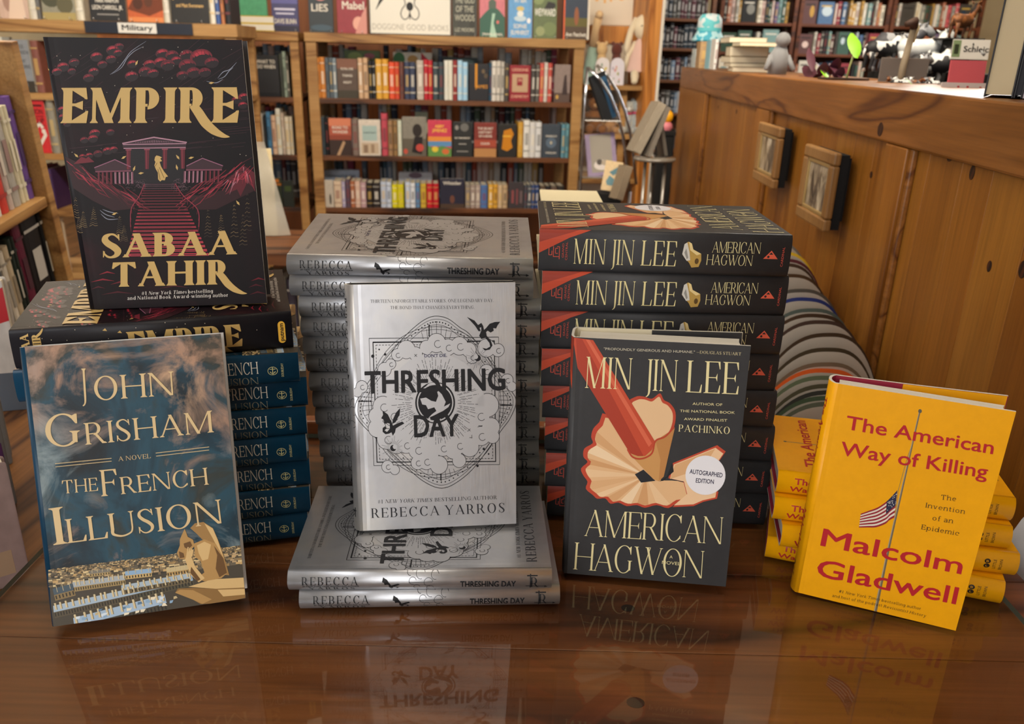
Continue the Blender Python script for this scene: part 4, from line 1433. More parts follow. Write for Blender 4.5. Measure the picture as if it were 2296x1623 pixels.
    # the figure in gold on the landing
    a.poly([(660, 712), (668, 704), (684, 708), (700, 716), (690, 722), (700, 736), (686, 740), (694, 765), (712, 795), (735, 822), (722, 826), (716, 844), (700, 842), (690, 850), (678, 838), (676, 800), (664, 780), (656, 760), (662, 740), (656, 730)], G, 9)
    for p0, p1 in (((684, 770), (712, 830)), ((676, 780), (690, 840)), ((672, 745), (660, 765))):
        a.line([p0, p1], 3, '#6d5528', 10)
    # firs
    for x, y, h in ((205, 930, 120), (250, 1010, 90), (310, 985, 110), (460, 1040, 110), (485, 1090, 90), (965, 1010, 160), (1040, 1040, 120), (1115, 985, 190), (1190, 925, 220), (1165, 1040, 180), (225, 1040, 90)):
        for k in range(9):
            f = k / 9
            w = 6 + f * 20
            yy = y + f * h
            a.line([(x - w, yy + 10), (x - w * .2, yy), (x + w * .3, yy + 8), (x + w, yy + 6)], 2.6, rn.choice(['#574a3a', '#6b5a42', '#3e362e', '#84704e']), 8)
    # gold leaves
    for x, y, t in ((550, 178, 1.1), (985, 300, 0.1), (480, 712, .5), (540, 775, 1.2), (580, 802, .1), (790, 715, 2.2), (785, 772, 1.8), (868, 720, .2), (1135, 975, 2.2), (430, 1025, .4), (205, 697, 2.4)):
        d = Vector((cos(t), -sin(t))) * 17
        n = Vector((-d.y, d.x)) * .38
        p = Vector((x, y))
        a.poly([tuple(p - d), tuple(p - d * .2 + n), tuple(p + d), tuple(p - d * .1 - n)], G, 9)
    # red brush strokes near the foot
    for x, y, l in ((300, 1400, 130), (410, 1415, 110), (360, 1470, 180), (1195, 1440, 80), (1210, 1405, 80), (1200, 1480, 90), (690, 1440, 160), (300, 1440, 80), (345, 1360, 90)):
        a.line([(x, y), (x + l * .5, y - 14), (x + l, y - 4)], [1, 9, 1], rn.choice(['#6a1624', '#8a2030', '#4a101c']), 5)
    a.part = 'cover_lettering'
    a.text('EMPIRE', FLARE, (124, 514), (1128, 527), 200, G, 12, track=.05)
    a.text('SABAA', FLARE, (366, 1268), (1120, 1258), 130, G, 12, track=.05)
    a.text('TAHIR', FLARE, (424, 1428), (1088, 1421), 134, G, 12, track=.05)
    a.text('#1', FATF, (588, 1475), (617, 1474), 19, '#d8d2cc', 12)
    a.text('New York Times', FATF, (628, 1474), (842, 1469), 19, '#d8d2cc', 12, slant=.2)
    a.text('bestselling', FATF, (852, 1469), (992, 1466), 19, '#d8d2cc', 12)
    a.text('and National Book Award-winning author', FATF, (507, 1500), (1078, 1489), 19, '#d8d2cc', 12)
    return a
def spine_empire():
    a = Art(asp=.0358 / .238)
    G = '#c4a566'
    a.part = 'author_lettering'
    a.text('SABAA', FLARE, (.062, .02), (.062, .90), .028, G, 1, track=.0, down=False)
    a.text('TAHIR', FLARE, (.100, .02), (.100, .90), .028, G, 1, track=.0, down=False)
    a.part = 'title_lettering'
    a.text('EMPIRE', FLARE, (.395, .16), (.800, .16), .62, G, 1, track=.02, down=False)
    a.part = 'star_print'
    rn = random.Random(9)
    for i in range(16):
        a.disc((rn.uniform(.1, .95), rn.uniform(.55, .98)), .0014, '#cfc4b0', 1, .012, n=6)
    for x, y in ((.31, .86), (.36, .78)):
        a.poly([(x, y), (x + .01, y + .05), (x + .016, y - .02)], G, 1)
    a.part = 'publisher_mark'
    a.poly(_el(.958, .68, .014, .10, 0, pi, 8) + _el(.958, .26, .014, .10, pi, 2 * pi, 8), '#d9a83c', 1)
    a.text('putnam', None, (.965, .22), (.965, .72), .017, '#241c18', 2, bold=.03, down=False)
    return a
# ------------------------------------------------------------------ the books on the table
M_PAGES = mat('page_edges', '#d9d4c6', 0.85)
_t = NT(M_PAGES)
_n = _t.noise(6.0, _t.coords((4, 4, 900)), 2, 0.6)
_t.l(_t.mix(_t.ramp(_n, [(0.35, '#b9b4a6'), (0.6, '#e6e2d6')]), '#e6e2d6', 0.25), _t.b.inputs['Base Color'])
M_PAPER = mat('jacket_paper_edge', '#d6d3cb', 0.7)

def foil():
    m = mat('silver_foil_jacket', '#b8babf', 0.40, 0.80)
    t = NT(m)
    a = t.noise(14, t.coords((1, 1, 1)), 4, 0.6)
    t.l(t.ramp(a, [(0.25, '#a6a8ad'), (0.5, '#bcbec3'), (0.75, '#cac8c3')]), t.b.inputs['Base Color'])
    b = t.noise(5, t.coords((8, 260, 30), rot=(0, 0, 0.5)), 3, 0.7)
    t.l(t.ramp(b, [(0.3, 0.30), (0.7, 0.42)]), t.b.inputs['Roughness'])
    t.bump(b, 0.05, 0.0004)
    return m
def clouds():
    """storm sky printed on the jacket: teal and slate with peach lit billows"""
    m = mat('storm_sky_jacket', '#1f3a48', 0.42, spec=.3)
    t = NT(m)
    v = t.coords((1, 1, 1), loc=(0.31, 0.12, 0.0))
    big = t.noise(11, v, 5, 0.55, 0.9)
    base = t.ramp(big, [(0.32, '#0b151c'), (0.43, '#123444'), (0.50, '#1c475a'), (0.57, '#2c3432'), (0.70, '#6a5644')])
    det = t.noise(17, t.coords((1, 1, 1), loc=(0.7, 0.4, 0)), 8, 0.62, 1.3)
    tc_ = t.n('ShaderNodeTexCoord')
    sx = t.n('ShaderNodeSeparateXYZ')
    t.l(tc_.outputs['Object'], sx.inputs[0])
    # the billows of the picture are lit towards its head and its two sides
    up_ = t.n('ShaderNodeMath', operation='MULTIPLY_ADD')
    t.l(sx.outputs['X'], up_.inputs[0])
    up_.inputs[1].default_value = -.5
    t.l(det, up_.inputs[2])
    sd = t.n('ShaderNodeMath', operation='SUBTRACT')
    t.l(sx.outputs['Y'], sd.inputs[0])
    sd.inputs[1].default_value = .085
    ab = t.n('ShaderNodeMath', operation='ABSOLUTE')
    t.l(sd.outputs[0], ab.inputs[0])
    s2_ = t.n('ShaderNodeMath', operation='MULTIPLY_ADD')
    t.l(ab.outputs[0], s2_.inputs[0])
    s2_.inputs[1].default_value = 1.3
    t.l(up_.outputs[0], s2_.inputs[2])
    s3_ = t.n('ShaderNodeMath', operation='SUBTRACT')
    t.l(s2_.outputs[0], s3_.inputs[0])
    s3_.inputs[1].default_value = .055
    det = s3_.outputs[0]
    lit = t.ramp(det, [(0.50, 0.0), (0.58, 0.40), (0.68, 1.0)])
    pk = t.ramp(t.noise(7, t.coords((1, 1, 1), loc=(0.2, 0.9, 0)), 2), [(0.35, '#7f9096'), (0.52, '#ab8770'), (0.68, '#c4a484')])
    c = t.mix(base, pk, lit)
    t.l(c, t.b.inputs['Base Color'])
    return m
def dusk():
    m = mat('dark_dusk_jacket', '#1a1419', 0.46, spec=.22)
    t = NT(m)
    a = t.noise(9, t.coords((1, 1, 1), loc=(.3, .1, 0)), 5, 0.6, 0.5)
    t.l(t.ramp(a, [(0.36, '#0e0b10'), (0.52, '#150b10'), (0.66, '#2a0e16')]), t.b.inputs['Base Color'])
    return m
def worn(name, col, rough, amt=0.12):
    m = mat(name, col, rough, spec=.28)
    t = NT(m)
    a = t.noise(60, t.coords((1, 1, 1)), 3, 0.7)
    c = t.ramp(a, [(0.3, 1 - amt), (0.7, 1 + amt * .4)])
    t.l(t.mix(col, c, 1.0, 'MULTIPLY'), t.b.inputs['Base Color'])
    return m
KINDS = {
    # name: height, width, thickness, spine bulge, bulge power, outer, front face, print roughness, art
    'threshing': dict(h=.2404, w=.1598, t=.0208, b=.0062, p=2.0, out=foil(), inn=mat('black_endpaper', '#1a1a1c', .6), cov=art_threshing, spi=spine_threshing, pr=.43),
    'hagwon': dict(h=.2424, w=.1604, t=.0408, b=.0030, p=5.0, out=worn('charcoal_jacket', '#343436', .46), inn=mat('cream_endpaper', '#d8cfb4', .7), cov=art_hagwon, spi=spine_hagwon, pr=.45),
    'illusion': dict(h=.2450, w=.1634, t=.0300, b=.0030, p=4.0, out=worn('teal_jacket', '#0f3a54', .32), front=clouds(), inn=mat('white_endpaper', '#d8dade', .6), cov=art_illusion, spi=spine_illusion, pr=.42),
    'empire': dict(h=.2388, w=.1635, t=.0358, b=.0030, p=5.0, out=worn('night_jacket', '#1b1a20', .45), front=dusk(), inn=mat('grey_endpaper', '#3c3a3e', .6), cov=art_empire, spi=spine_empire, pr=.42),
    'gladwell': dict(h=.2190, w=.1460, t=.0243, b=.0050, p=2.4, out=worn('yellow_jacket', '#e8a306', .36, .05), inn=mat('crimson_endpaper', '#8e1a36', .55), cov=art_gladwell, spi=spine_gladwell, pr=.36),
}
def metal_print(name, rough):
    """black ink over bare foil: the alpha of the print says where foil is left"""
    m = print_mat(name, rough)
    t = NT(m)
    at = [n for n in t.t.nodes if n.type == 'ATTRIBUTE'][0]
    inv = t.n('ShaderNodeMath', operation='SUBTRACT')
    inv.inputs[0].default_value = 1.0
    t.l(at.outputs['Alpha'], inv.inputs[1])
    sc_ = t.n('ShaderNodeMath', operation='MULTIPLY')
    sc_.inputs[1].default_value = .80
    t.l(inv.outputs[0], sc_.inputs[0])
    t.l(sc_.outputs[0], t.b.inputs['Metallic'])
    return m
def make_case(K, flare=0.0):
    """jacketed boards: one folded profile swept along the book's height"""
    h, w, t, b, p = K['h'], K['w'], K['t'], K['b'], K['p']
    th = .0024
    out = [(w, t), (w * .5, t), (b + .010, t), (b + .007, t - .0001), (b + .003, t)]
    n = 14
    for i in range(n + 1):
        q = 1 - i / n
        out.append((b * abs(2 * q - 1) ** p, q * t))
    back = [(b + .003, 0), (b + .007, .0001), (b + .010, 0), (w * .5, 0), (w, 0)]
    out += [(y, z - flare * (y / w) ** 1.3) for y, z in back]
    inn = []
    for i, (y, z) in enumerate(out):
        a = out[max(i - 1, 0)]
        c = out[min(i + 1, len(out) - 1)]
        d = Vector((c[0] - a[0], c[1] - a[1])).normalized()
        nrm = Vector((-d.y, d.x))          # points inwards for this winding
        inn.append((y + nrm.x * th, z + nrm.y * th))
    m = MB()
    N = len(out)
    fi = 5                                  # front panel = first segments
    for k in range(N - 1):
        (y0, z0), (y1, z1) = out[k], out[k + 1]
        m.add([(-h / 2, y0, z0), (h / 2, y0, z0), (h / 2, y1, z1), (-h / 2, y1, z1)], [(0, 1, 2, 3)][::1], 2 if k < 4 else 0, smooth=4 <= k < N - 6)
        (a0, c0), (a1, c1) = inn[k], inn[k + 1]
        m.add([(-h / 2, a0, c0), (h / 2, a0, c0), (h / 2, a1, c1), (-h / 2, a1, c1)], [(3, 2, 1, 0)], 3)
        for x, fl in ((-h / 2, False), (h / 2, True)):
            q = [(x, y0, z0), (x, y1, z1), (x, a1, c1), (x, a0, c0)]
            m.add(q[::-1] if fl else q, [(0, 1, 2, 3)], 1)
    for k in (0, N - 1):
        (y0, z0), (a0, c0) = out[k], inn[k]
        m.add([(-h / 2, y0, z0), (-h / 2, a0, c0), (h / 2, a0, c0), (h / 2, y0, z0)], [(0, 1, 2, 3)], 1)
    me = m.mesh('jacketed_case')
    bm = bmesh.new()
    bm.from_mesh(me)
    bmesh.ops.remove_doubles(bm, verts=bm.verts[:], dist=1e-6)
    bmesh.ops.recalc_face_normals(bm, faces=bm.faces[:])
    bm.to_mesh(me)
    bm.free()
    for q in (K['out'], M_PAPER, K.get('front', K['out']), K['inn']):
        me.materials.append(q)
    return me
def make_pages(K):
    h, w, t, b = K['h'], K['w'], K['t'], K['b']
    m = MB()
    n = 6
    prof = [(b + .0045, .0026)]
    for i in range(n + 1):
        q = i / n
        prof.append((w - .0045 - .0022 * sin(pi * q), .0026 + q * (t - .0052)))
    prof.append((b + .0045, t - .0026))
    # profile in (y,z), swept along x
    Mx = Matrix(((0, 0, 1, 0), (1, 0, 0, 0), (0, 1, 0, 0), (0, 0, 0, 1)))
    m.prism(prof, -h / 2 + .0034, h / 2 - .0034, 0, Mx)
    me = m.mesh('page_block')
    me.materials.append(M_PAGES)
    return me
for _k, K in KINDS.items():
    K['case'] = make_case(K)
    K['pages'] = make_pages(K)
    h, w, t, b, p = K['h'], K['w'], K['t'], K['b'], K['p']
    pm = metal_print('foil_print', K['pr']) if _k == 'threshing' else print_mat('print_' + _k, K['pr'], coat=0)
    fc = lambda u, v, l, h=h, w=w, t=t, b=b: (h / 2 - v * h, b + u * (w - b), t + 4e-5 * (l + 1))
    fs = lambda s, q, l, h=h, t=t, b=b, p=p: (-h / 2 + s * h, b * abs(2 * q - 1) ** p - 6e-5 * (l + 1) - (.00012 if abs(q - .5) > .42 else 0), q * t)
    ca, sa = K['cov'](), K['spi']()
    K['cov_me'] = [(n, ca.mesh(n, fc, part=n)) for n in ca.parts()]
    K['spi_me'] = [(n, sa.mesh(n, fs, [.04, .08, .14, .22, .3, .4, .5, .6, .7, .78, .86, .92, .96], n)) for n in sa.parts()]
    for n, me in K['cov_me'] + K['spi_me']:
        me.materials.append(pm)

def put_book(kind, name, mw, label, group, cover=True, spine=True, case=None, cat='book'):
    K = KINDS[kind]
    e = empty(name, mw=mw)
    tag(e, label, cat, group)
    cv = link('cover', case or K['case'], e)
    link('page_block', K['pages'], e)
    for n, me in (K['cov_me'] if cover else []) + (K['spi_me'] if spine else []):
        link(n.split('#')[0], me, cv)
    return e
def M_flat(x, y, z, yaw, tx=0.0, ty=0.0):
    return Matrix.Translation((x, y, z)) @ Matrix.Rotation(yaw, 4, 'Z') @ Matrix.Rotation(tx, 4, 'X') @ Matrix.Rotation(ty, 4, 'Y')
def M_stand(K, x, y, z, yaw, lean, roll):
    B = Matrix(((0, 1, 0, 0), (0, 0, -1, 0), (-1, 0, 0, 0), (0, 0, 0, 1)))
    o = Matrix.Translation((-K['h'] / 2, -K['w'] / 2, -K['t']))
    return Matrix.Translation((x, y, z)) @ Matrix.Rotation(radians(yaw), 4, 'Z') @ Matrix.Rotation(-radians(lean), 4, 'X') @ Matrix.Rotation(radians(roll), 4, 'Y') @ B @ o
ORD = ['topmost', 'second from the top', 'third from the top', 'fourth from the top', 'fifth from the top', 'sixth from the top', 'seventh from the top', 'eighth from the top', 'ninth from the top', 'tenth from the top', 'eleventh from the top', 'twelfth from the top', 'thirteenth from the top', 'lowest']
# tall silver stack
T_ST = [(-.1017, .7723, 1.48), (-.1008, .7731, 1.74), (-.0927, .7747, 3.2), (-.0927, .7724, 1.1), (-.0930, .7788, 2.09), (-.0924, .7831, 1.42), (-.0906, .7823, 1.94), (-.0896, .7885, 2.33), (-.0886, .7929, 3.48), (-.0879, .7977, 3.86), (-.0879, .7988, 3.3), (-.0863, .8047, 3.39), (-.0855, .8114, 3.71), (-.0851, .8145, 3.39)]
for i, (x, y, a) in enumerate(T_ST):
    n = len(T_ST) - 1 - i
    put_book('threshing', 'silver_hardcover', M_flat(x, y, n * .02122 + .0006, radians(a), radians(.33 * n)), 'silver foil hardcover, %s in the tall silver stack behind the standing one' % ORD[i], 'silver hardcovers in the tall stack', cover=(i == 0))
for i, (x, y, a) in enumerate([(-.0783, .6187, 2.92), (-.0696, .6213, 3.77)]):
    put_book('threshing', 'silver_hardcover', M_flat(x, y, (1 - i) * .0212 + .0006, radians(a)), ['silver foil hardcover lying flat under the standing silver book, upper of two', 'silver foil hardcover lying flat on the table, lower of the front pair'][i], 'silver hardcovers lying in front', cover=(i == 0))
put_book('threshing', 'silver_hardcover', M_stand(KINDS['threshing'], -.0711, .6891, .0470, 6.86, 10.28, -.44), 'silver foil hardcover standing upright facing front with dragons and clouds', None)
# charcoal stack
H_ST = [(.1445, .7693, -.48), (.1487, .7718, 1.08), (.1497, .7744, -1.05), (.1513, .7745, .55), (.1542, .7793, -2.7), (.1583, .7828, -3.57), (.1605, .7803, -1.47), (.1641, .7856, -2.11)]
for i, (x, y, a) in enumerate(H_ST):
    n = len(H_ST) - 1 - i
    put_book('hagwon', 'charcoal_hardcover', M_flat(x, y, n * .0411 + .0006, radians(a)), 'charcoal hardcover with red corner, %s in the charcoal stack' % (ORD[i] if n else 'lowest'), 'charcoal hardcovers in the stack', cover=(i == 0))
KINDS['hagwon']['open'] = make_case(KINDS['hagwon'], .012)
KINDS['gladwell']['open'] = make_case(KINDS['gladwell'], .016)
def inner_flap(kind, parent, flare, y0, y1, col, name):
    """folded-in jacket flap lying on the inside of the back board"""
    K = KINDS[kind]
    w, h = K['w'], K['h']
    m = MB()
    pts = []
    for i in range(5):
        y = y0 + (y1 - y0) * i / 4
        z = -flare * (y / w) ** 1.3 + .0026
        pts.append((y, z))
    for (a, c), (d, e) in zip(pts, pts[1:]):
        m.add([(-h / 2 + .0002, a, c), (h / 2 - .0002, a, c), (h / 2 - .0002, d, e), (-h / 2 + .0002, d, e)], [(0, 1, 2, 3)])
        m.add([(-h / 2 + .0002, a, c + .0003), (h / 2 - .0002, a, c + .0003), (h / 2 - .0002, d, e + .0003), (-h / 2 + .0002, d, e + .0003)], [(0, 1, 2, 3)])
    m.build(name, mat(name + '_' + kind, col, .4), parent)
_b = put_book('hagwon', 'charcoal_hardcover', M_stand(KINDS['hagwon'], .1338, .6713, .0045, -6.87, 4.78, -.8), 'charcoal hardcover standing upright facing front with pencil shaving and round white sticker', None, case=KINDS['hagwon']['open'])
inner_flap('hagwon', _b, .012, .075, .1600, '#343436', 'jacket_flap')
# blue stack with the dark book on top
G_ST = [(-.3235, .6950, 15.36), (-.3206, .7077, 15.05), (-.3227, .7043, 14.99), (-.3248, .7046, 14.57), (-.3239, .7083, 15.24), (-.3251, .7050, 14.74), (-.3294, .7057, 14.65)]
for i, (x, y, a) in enumerate(G_ST):
    n = len(G_ST) - 1 - i
    put_book('illusion', 'blue_hardcover', M_flat(x, y, n * .0303 + .0006, radians(a)), 'teal blue hardcover, %s of the seven in the blue stack' % (ORD[i] if n else 'lowest'), 'blue hardcovers in the stack')
put_book('empire', 'dark_hardcover', M_flat(-.3257, .7021, .2136, radians(18.2), radians(.5)), 'near black hardcover lying flat on top of the blue stack', None)
put_book('empire', 'dark_hardcover', M_stand(KINDS['empire'], -.3208, .7433, .2516, 10.33, 1.03, -.58), 'near black hardcover with gold title and red temple scene standing on the blue stack', None)
put_book('illusion', 'blue_hardcover', M_stand(KINDS['illusion'], -.3192, .5978, .0092, 15.51, 16.32, -.63), 'stormy sky hardcover with stone gargoyle leaning against the blue stack', None)
# yellow stack
for i, (x, y, a) in enumerate([(.3776, .7010, -11.76), (.3743, .6900, -11.85), (.3822, .6800, -10.71), (.3711, .6830, -18.5)]):
    n = 3 - i
    put_book('gladwell', 'yellow_hardcover', M_flat(x, y, n * .0246 + .0006, radians(a)), 'yellow hardcover, %s of the four lying behind the standing yellow book' % (ORD[i] if n else 'lowest'), 'yellow hardcovers in the stack', cover=(i in (0, 3)))
_b = put_book('gladwell', 'yellow_hardcover', M_stand(KINDS['gladwell'], .345, .6374, .001, -20.85, 1.05, .63), 'yellow hardcover standing upright facing front with red title and flag', None, case=KINDS['gladwell']['open'])
inner_flap('gladwell', _b, .016, .062, .1455, '#e8a306', 'jacket_flap')

# ------------------------------------------------------------------ table
TX0, TX1, TY0, TY1 = -.478, .530, .10, .985
M_TABLE = wood('table_pine', '#41200e', '#6e3b1d', '#8a5028', 'X', 1.3, .38, ring=5.0, seed=3.1)
tb = empty('display_table', (0, .5, -.75))
tag(tb, 'varnished brown pine table carrying the book stacks', 'table')
tb_off = Matrix.Translation((0, -.5, .75))
y = TY0
k = 0
rnd = random.Random(4)
while y < TY1 - .01:                         # boards of the top
    w = min([.118, .132, .104, .126][k % 4], TY1 - y)
    MB().box((TX0, y + .0004, -.032), (TX1, y + w - .0004, -.0062), bev=.0008, M=tb_off).build('board', M_TABLE, tb)
    y += w
    k += 1
for x in (TX0 + .05, TX1 - .11):
    for yy in (TY0 + .05, TY1 - .11):
        MB().box((x, yy, -.75), (x + .06, yy + .06, -.0325), bev=.003, M=tb_off).build('leg', M_TABLE, tb)
MB().box((TX0 + .06, TY1 - .08, -.12), (TX1 - .06, TY1 - .055, -.0325), M=tb_off).build('apron', M_TABLE, tb)
MB().box((TX0, TY1 + .0005, -.05), (TX1, TY1 + .022, .018), bev=.003, M=tb_off).build('raised_edge', M_TABLE, tb)
MB().box((TX0 + .06, TY0 + .055, -.12), (TX1 - .06, TY0 + .08, -.0325), M=tb_off).build('apron', M_TABLE, tb)
for px, py, r in ((1425, 1575, .0075), (1408, 1363, .0065)):     # knots in the boards
    q = at_height(px, py, -.006)
    MB().prism([(q.x + r * cos(2 * pi * i / 14), q.y + r * .8 * sin(2 * pi * i / 14)) for i in range(14)], -.0063, -.0059, 0, tb_off).build('knot', M_KNOT, tb)
M_GLASS = mat('clear_plate_glass', '#e8f2ee', .02)
_t = NT(M_GLASS)
_tr = _t.n('ShaderNodeBsdfTransparent')
_tr.inputs['Color'].default_value = (.93, .955, .94, 1)
_gl = _t.n('ShaderNodeBsdfGlossy')
_gl.inputs['Roughness'].default_value = .025
_fr = _t.n('ShaderNodeFresnel')
_fr.inputs['IOR'].default_value = 1.52
_mx = _t.n('ShaderNodeMixShader')
_ge = _t.n("ShaderNodeNewGeometry")
_mu = _t.n("ShaderNodeMath", operation="SUBTRACT", use_clamp=True)
_t.l(_fr.outputs[0], _mu.inputs[0])
_t.l(_ge.outputs["Backfacing"], _mu.inputs[1])
_t.l(_mu.outputs[0], _mx.inputs[0])
_t.l(_tr.outputs[0], _mx.inputs[1])
_t.l(_gl.outputs[0], _mx.inputs[2])
_t.l(_mx.outputs[0], [n for n in _t.t.nodes if n.type == 'OUTPUT_MATERIAL'][0].inputs['Surface'])
M_GEDGE = mat('glass_edge', '#4c5a52', .15)
_g = MB().box((TX0, TY0, -.0058), (.488, TY1, 0.0))
_g.mi = [0, 0, 1, 1, 1, 1]
tag(_g.build('glass_sheet', [M_GLASS, M_GEDGE]), 'clear glass sheet covering the table top', 'glass')
# ------------------------------------------------------------------ shelf books
def spine_book_mesh():
    """unit book standing spine out: x = thickness, y = depth into the shelf, z = height"""
    m = MB()
    n = 6
    prof = [(-.5, 1.0), (-.5, .06)] + [(-.5 * cos(pi * i / n), .05 * (1 - sin(pi * i / n))) for i in range(n + 1)] + [(.5, .06), (.5, 1.0)]
    inn = [(.40, 1.0), (.40, .10), (-.40, .10), (-.40, 1.0)]
    m.prism(prof + inn, 0, 1, 0)
    m.box((-.40, .08, .015), (.40, .97, .975), 1)
    for z0, z1 in ((.16, .20), (.34, .66), (.84, .87)):
        w = .26 if z1 - z0 > .1 else .46
        pr = [(x * w / .5 * .98, .05 * (1 - sqrt(max(0, 1 - (x * w / .25) ** 2 * .25))) - .008) for x in (-.5, -.25, 0, .25, .5)]
        for (a, b), (c, d) in zip(pr, pr[1:]):
            m.add([(a, b, z0), (c, d, z0), (c, d, z1), (a, b, z1)], [(0, 1, 2, 3)], 2)
    return m.mesh('shelf_book')
def face_book_mesh():
    """unit book shown face out: x = width, y = thickness, z = height; the spine edge at x = -0.5"""
    m = MB()
    m.box((-.5, 0, 0), (.5, .10, 1), 0, bev=.02)
    m.box((-.5, .90, 0), (.5, 1, 1), 0, bev=.02)
    m.box((-.5, .08, 0), (-.485, .92, 1), 0)
    m.box((-.48, .09, .012), (.475, .91, .985), 1)
    return m.mesh('face_book')
M_CLOTH = mat('book_cloth', '#ffffff', .5)
_t = NT(M_CLOTH)
_oi = _t.n('ShaderNodeObjectInfo')
_t.l(_t.mix(_oi.outputs['Color'], _t.ramp(_t.noise(3, _t.coords((3, 3, 3))), [(.3, .86), (.7, 1.06)]), 1.0, 'MULTIPLY'), _t.b.inputs['Base Color'])
M_BAND = mat('spine_print', '#ffffff', .5)
_t = NT(M_BAND)
_oi = _t.n('ShaderNodeObjectInfo')
_r = _t.ramp(_oi.outputs['Random'], [(0.0, '#d8d2c2'), (.3, '#2a2a2c'), (.5, '#c8a860'), (.7, '#e4e0d6'), (.88, '#7a3030')], 'CONSTANT')
_t.l(_t.mix(_oi.outputs['Color'], _r, .55), _t.b.inputs['Base Color'])
M_PG2 = mat('shelf_page_edges', '#cfc6b0', .85)
SPB, FCB = spine_book_mesh(), face_book_mesh()
for _m in (SPB, FCB):
    for q in (M_CLOTH, M_PG2, M_BAND):
        _m.materials.append(q)
M_CPRINT = print_mat('cover_ink', .45)
NAMES = [('black', (.02, .02, .02)), ('white', (.80, .80, .78)), ('grey', (.22, .22, .22)), ('charcoal', (.06, .06, .065)), ('silver grey', (.42, .43, .45)), ('red', (.42, .03, .04)), ('dark red', (.16, .025, .03)), ('orange', (.62, .22, .06)), ('brown', (.13, .06, .035)), ('tan', (.48, .32, .18)), ('cream', (.64, .56, .42)),
         ('yellow', (.62, .50, .04)), ('gold', (.62, .36, .06)), ('green', (.06, .20, .08)), ('olive', (.16, .16, .07)), ('teal', (.05, .20, .22)), ('pale blue', (.38, .56, .72)), ('blue', (.08, .16, .36)), ('navy', (.03, .04, .10)), ('purple', (.16, .08, .28)), ('lilac', (.42, .36, .56)), ('pink', (.62, .22, .30)), ('taupe', (.30, .25, .20)), ('steel blue', (.16, .24, .30))]
def cname(c):
    c = lin(c) if isinstance(c, str) else c
    return min(NAMES, key=lambda n: sum((sqrt(a) - sqrt(b)) ** 2 for a, b in zip(n[1], c)))[0]
NTH = ['first', 'second', 'third', 'fourth', 'fifth', 'sixth', 'seventh', 'eighth', 'ninth', 'tenth', 'eleventh', 'twelfth', 'thirteenth', 'fourteenth', 'fifteenth', 'sixteenth', 'seventeenth', 'eighteenth', 'nineteenth', 'twentieth']
NTH += ['twenty-' + n for n in NTH[:9]] + ['thirtieth'] + ['thirty-' + n for n in NTH[:9]] + ['fortieth'] + ['forty-' + n for n in NTH[:9]]
class Plane:
    """upright front plane of a bookcase"""
    def __init__(s, a, b):
        s.p = Vector((a.x, a.y, 0))
        e = Vector((b.x - a.x, b.y - a.y, 0))
        s.len = e.length
        s.e = e.normalized()
        s.n = Vector((-s.e.y, s.e.x, 0))
        s.M = Matrix(((s.e.x, s.n.x, 0, s.p.x), (s.e.y, s.n.y, 0, s.p.y), (0, 0, 1, 0), (0, 0, 0, 1)))
    def sz(s, x, y, off=0.0):
        q = at_plane(x, y, s.p + s.n * off, s.n)
        return (q - s.p).dot(s.e), q.z
ALLB = []
REAR = MB()
REARC = []
def rear_book(pl, s0, s1, z0, h, col, off, depth):
    """one of the barely seen books at the rear; all of them make up one object"""
    M = pl.M @ Matrix.Translation(((s0 + s1) / 2, off, z0 + .0006)) @ Matrix.Diagonal(((s1 - s0) * .985, depth, h, 1))
    n = len(REAR.f)
    REAR.add([v.co[:] for v in SPB.vertices], [tuple(f.vertices) for f in SPB.polygons], 0, M)
    mi = [f.material_index for f in SPB.polygons]
    c = lin(col)
    REARC.extend([c if q == 0 else (lin('#cfc6b0') if q == 1 else tuple(.5 * a + .3 for a in c[:3]) + (1,)) for q in mi])
def shelf_book(pl, s0, s1, z0, h, col, label, group, face=False, off=.012, depth=.15, lean=0.0, tilt=0.0):
    w = s1 - s0
    o = link('cover_out_book' if face else 'shelf_book', FCB if face else SPB)
    o.color = lin(col) if isinstance(col, str) else col
    d = max(.014, min(.034, w * .2)) if face else depth
    o.matrix_world = pl.M @ Matrix.Translation(((s0 + s1) / 2, off, z0 + .0006)) @ Matrix.Rotation(-tilt, 4, 'X') @ Matrix.Rotation(lean, 4, 'Y') @ Matrix.Diagonal((w * .985, d, h, 1))
    tag(o, label, 'book', group)
    ALLB.append(o)
    return o
def cover_print(o, art, name='cover_art'):
    """print on the face of a cover-out book; unit coordinates"""
    for n in art.parts():
        me = art.mesh(n, lambda u, v, l: (u - .5, -.004 - .0016 * l, v), part=n)
        me.materials.append(M_CPRINT)
        c = link(n.split('#')[0], me, o)
        c.matrix_parent_inverse = Matrix.Identity(4)
def generic_art(col, rn, lines=(), tc='#d9d4c8', motif=None, asp=1.45):
    a = Art(asp=asp)
    if motif:
        for k_, m in enumerate(motif):
            a.part = 'cover_art#%d' % k_
            if m[0] == 'r':
                a.poly([(m[1], m[2]), (m[3], m[2]), (m[3], m[4]), (m[1], m[4])], m[5], m[6] if len(m) > 6 else 0)
            elif m[0] == 'd':
                a.disc((m[1], m[2]), m[3], m[5], m[6] if len(m) > 6 else 1, m[4], 14)
            elif m[0] == 'p':
                a.poly(m[1], m[2], m[3] if len(m) > 3 else 1)
    a.part = 'cover_lettering'
    for t, x0, x1, y, cap in lines:
        a.text(t, None, (x0, y), (x1, y), cap, tc, 4, bold=.02, down=False)
    return a

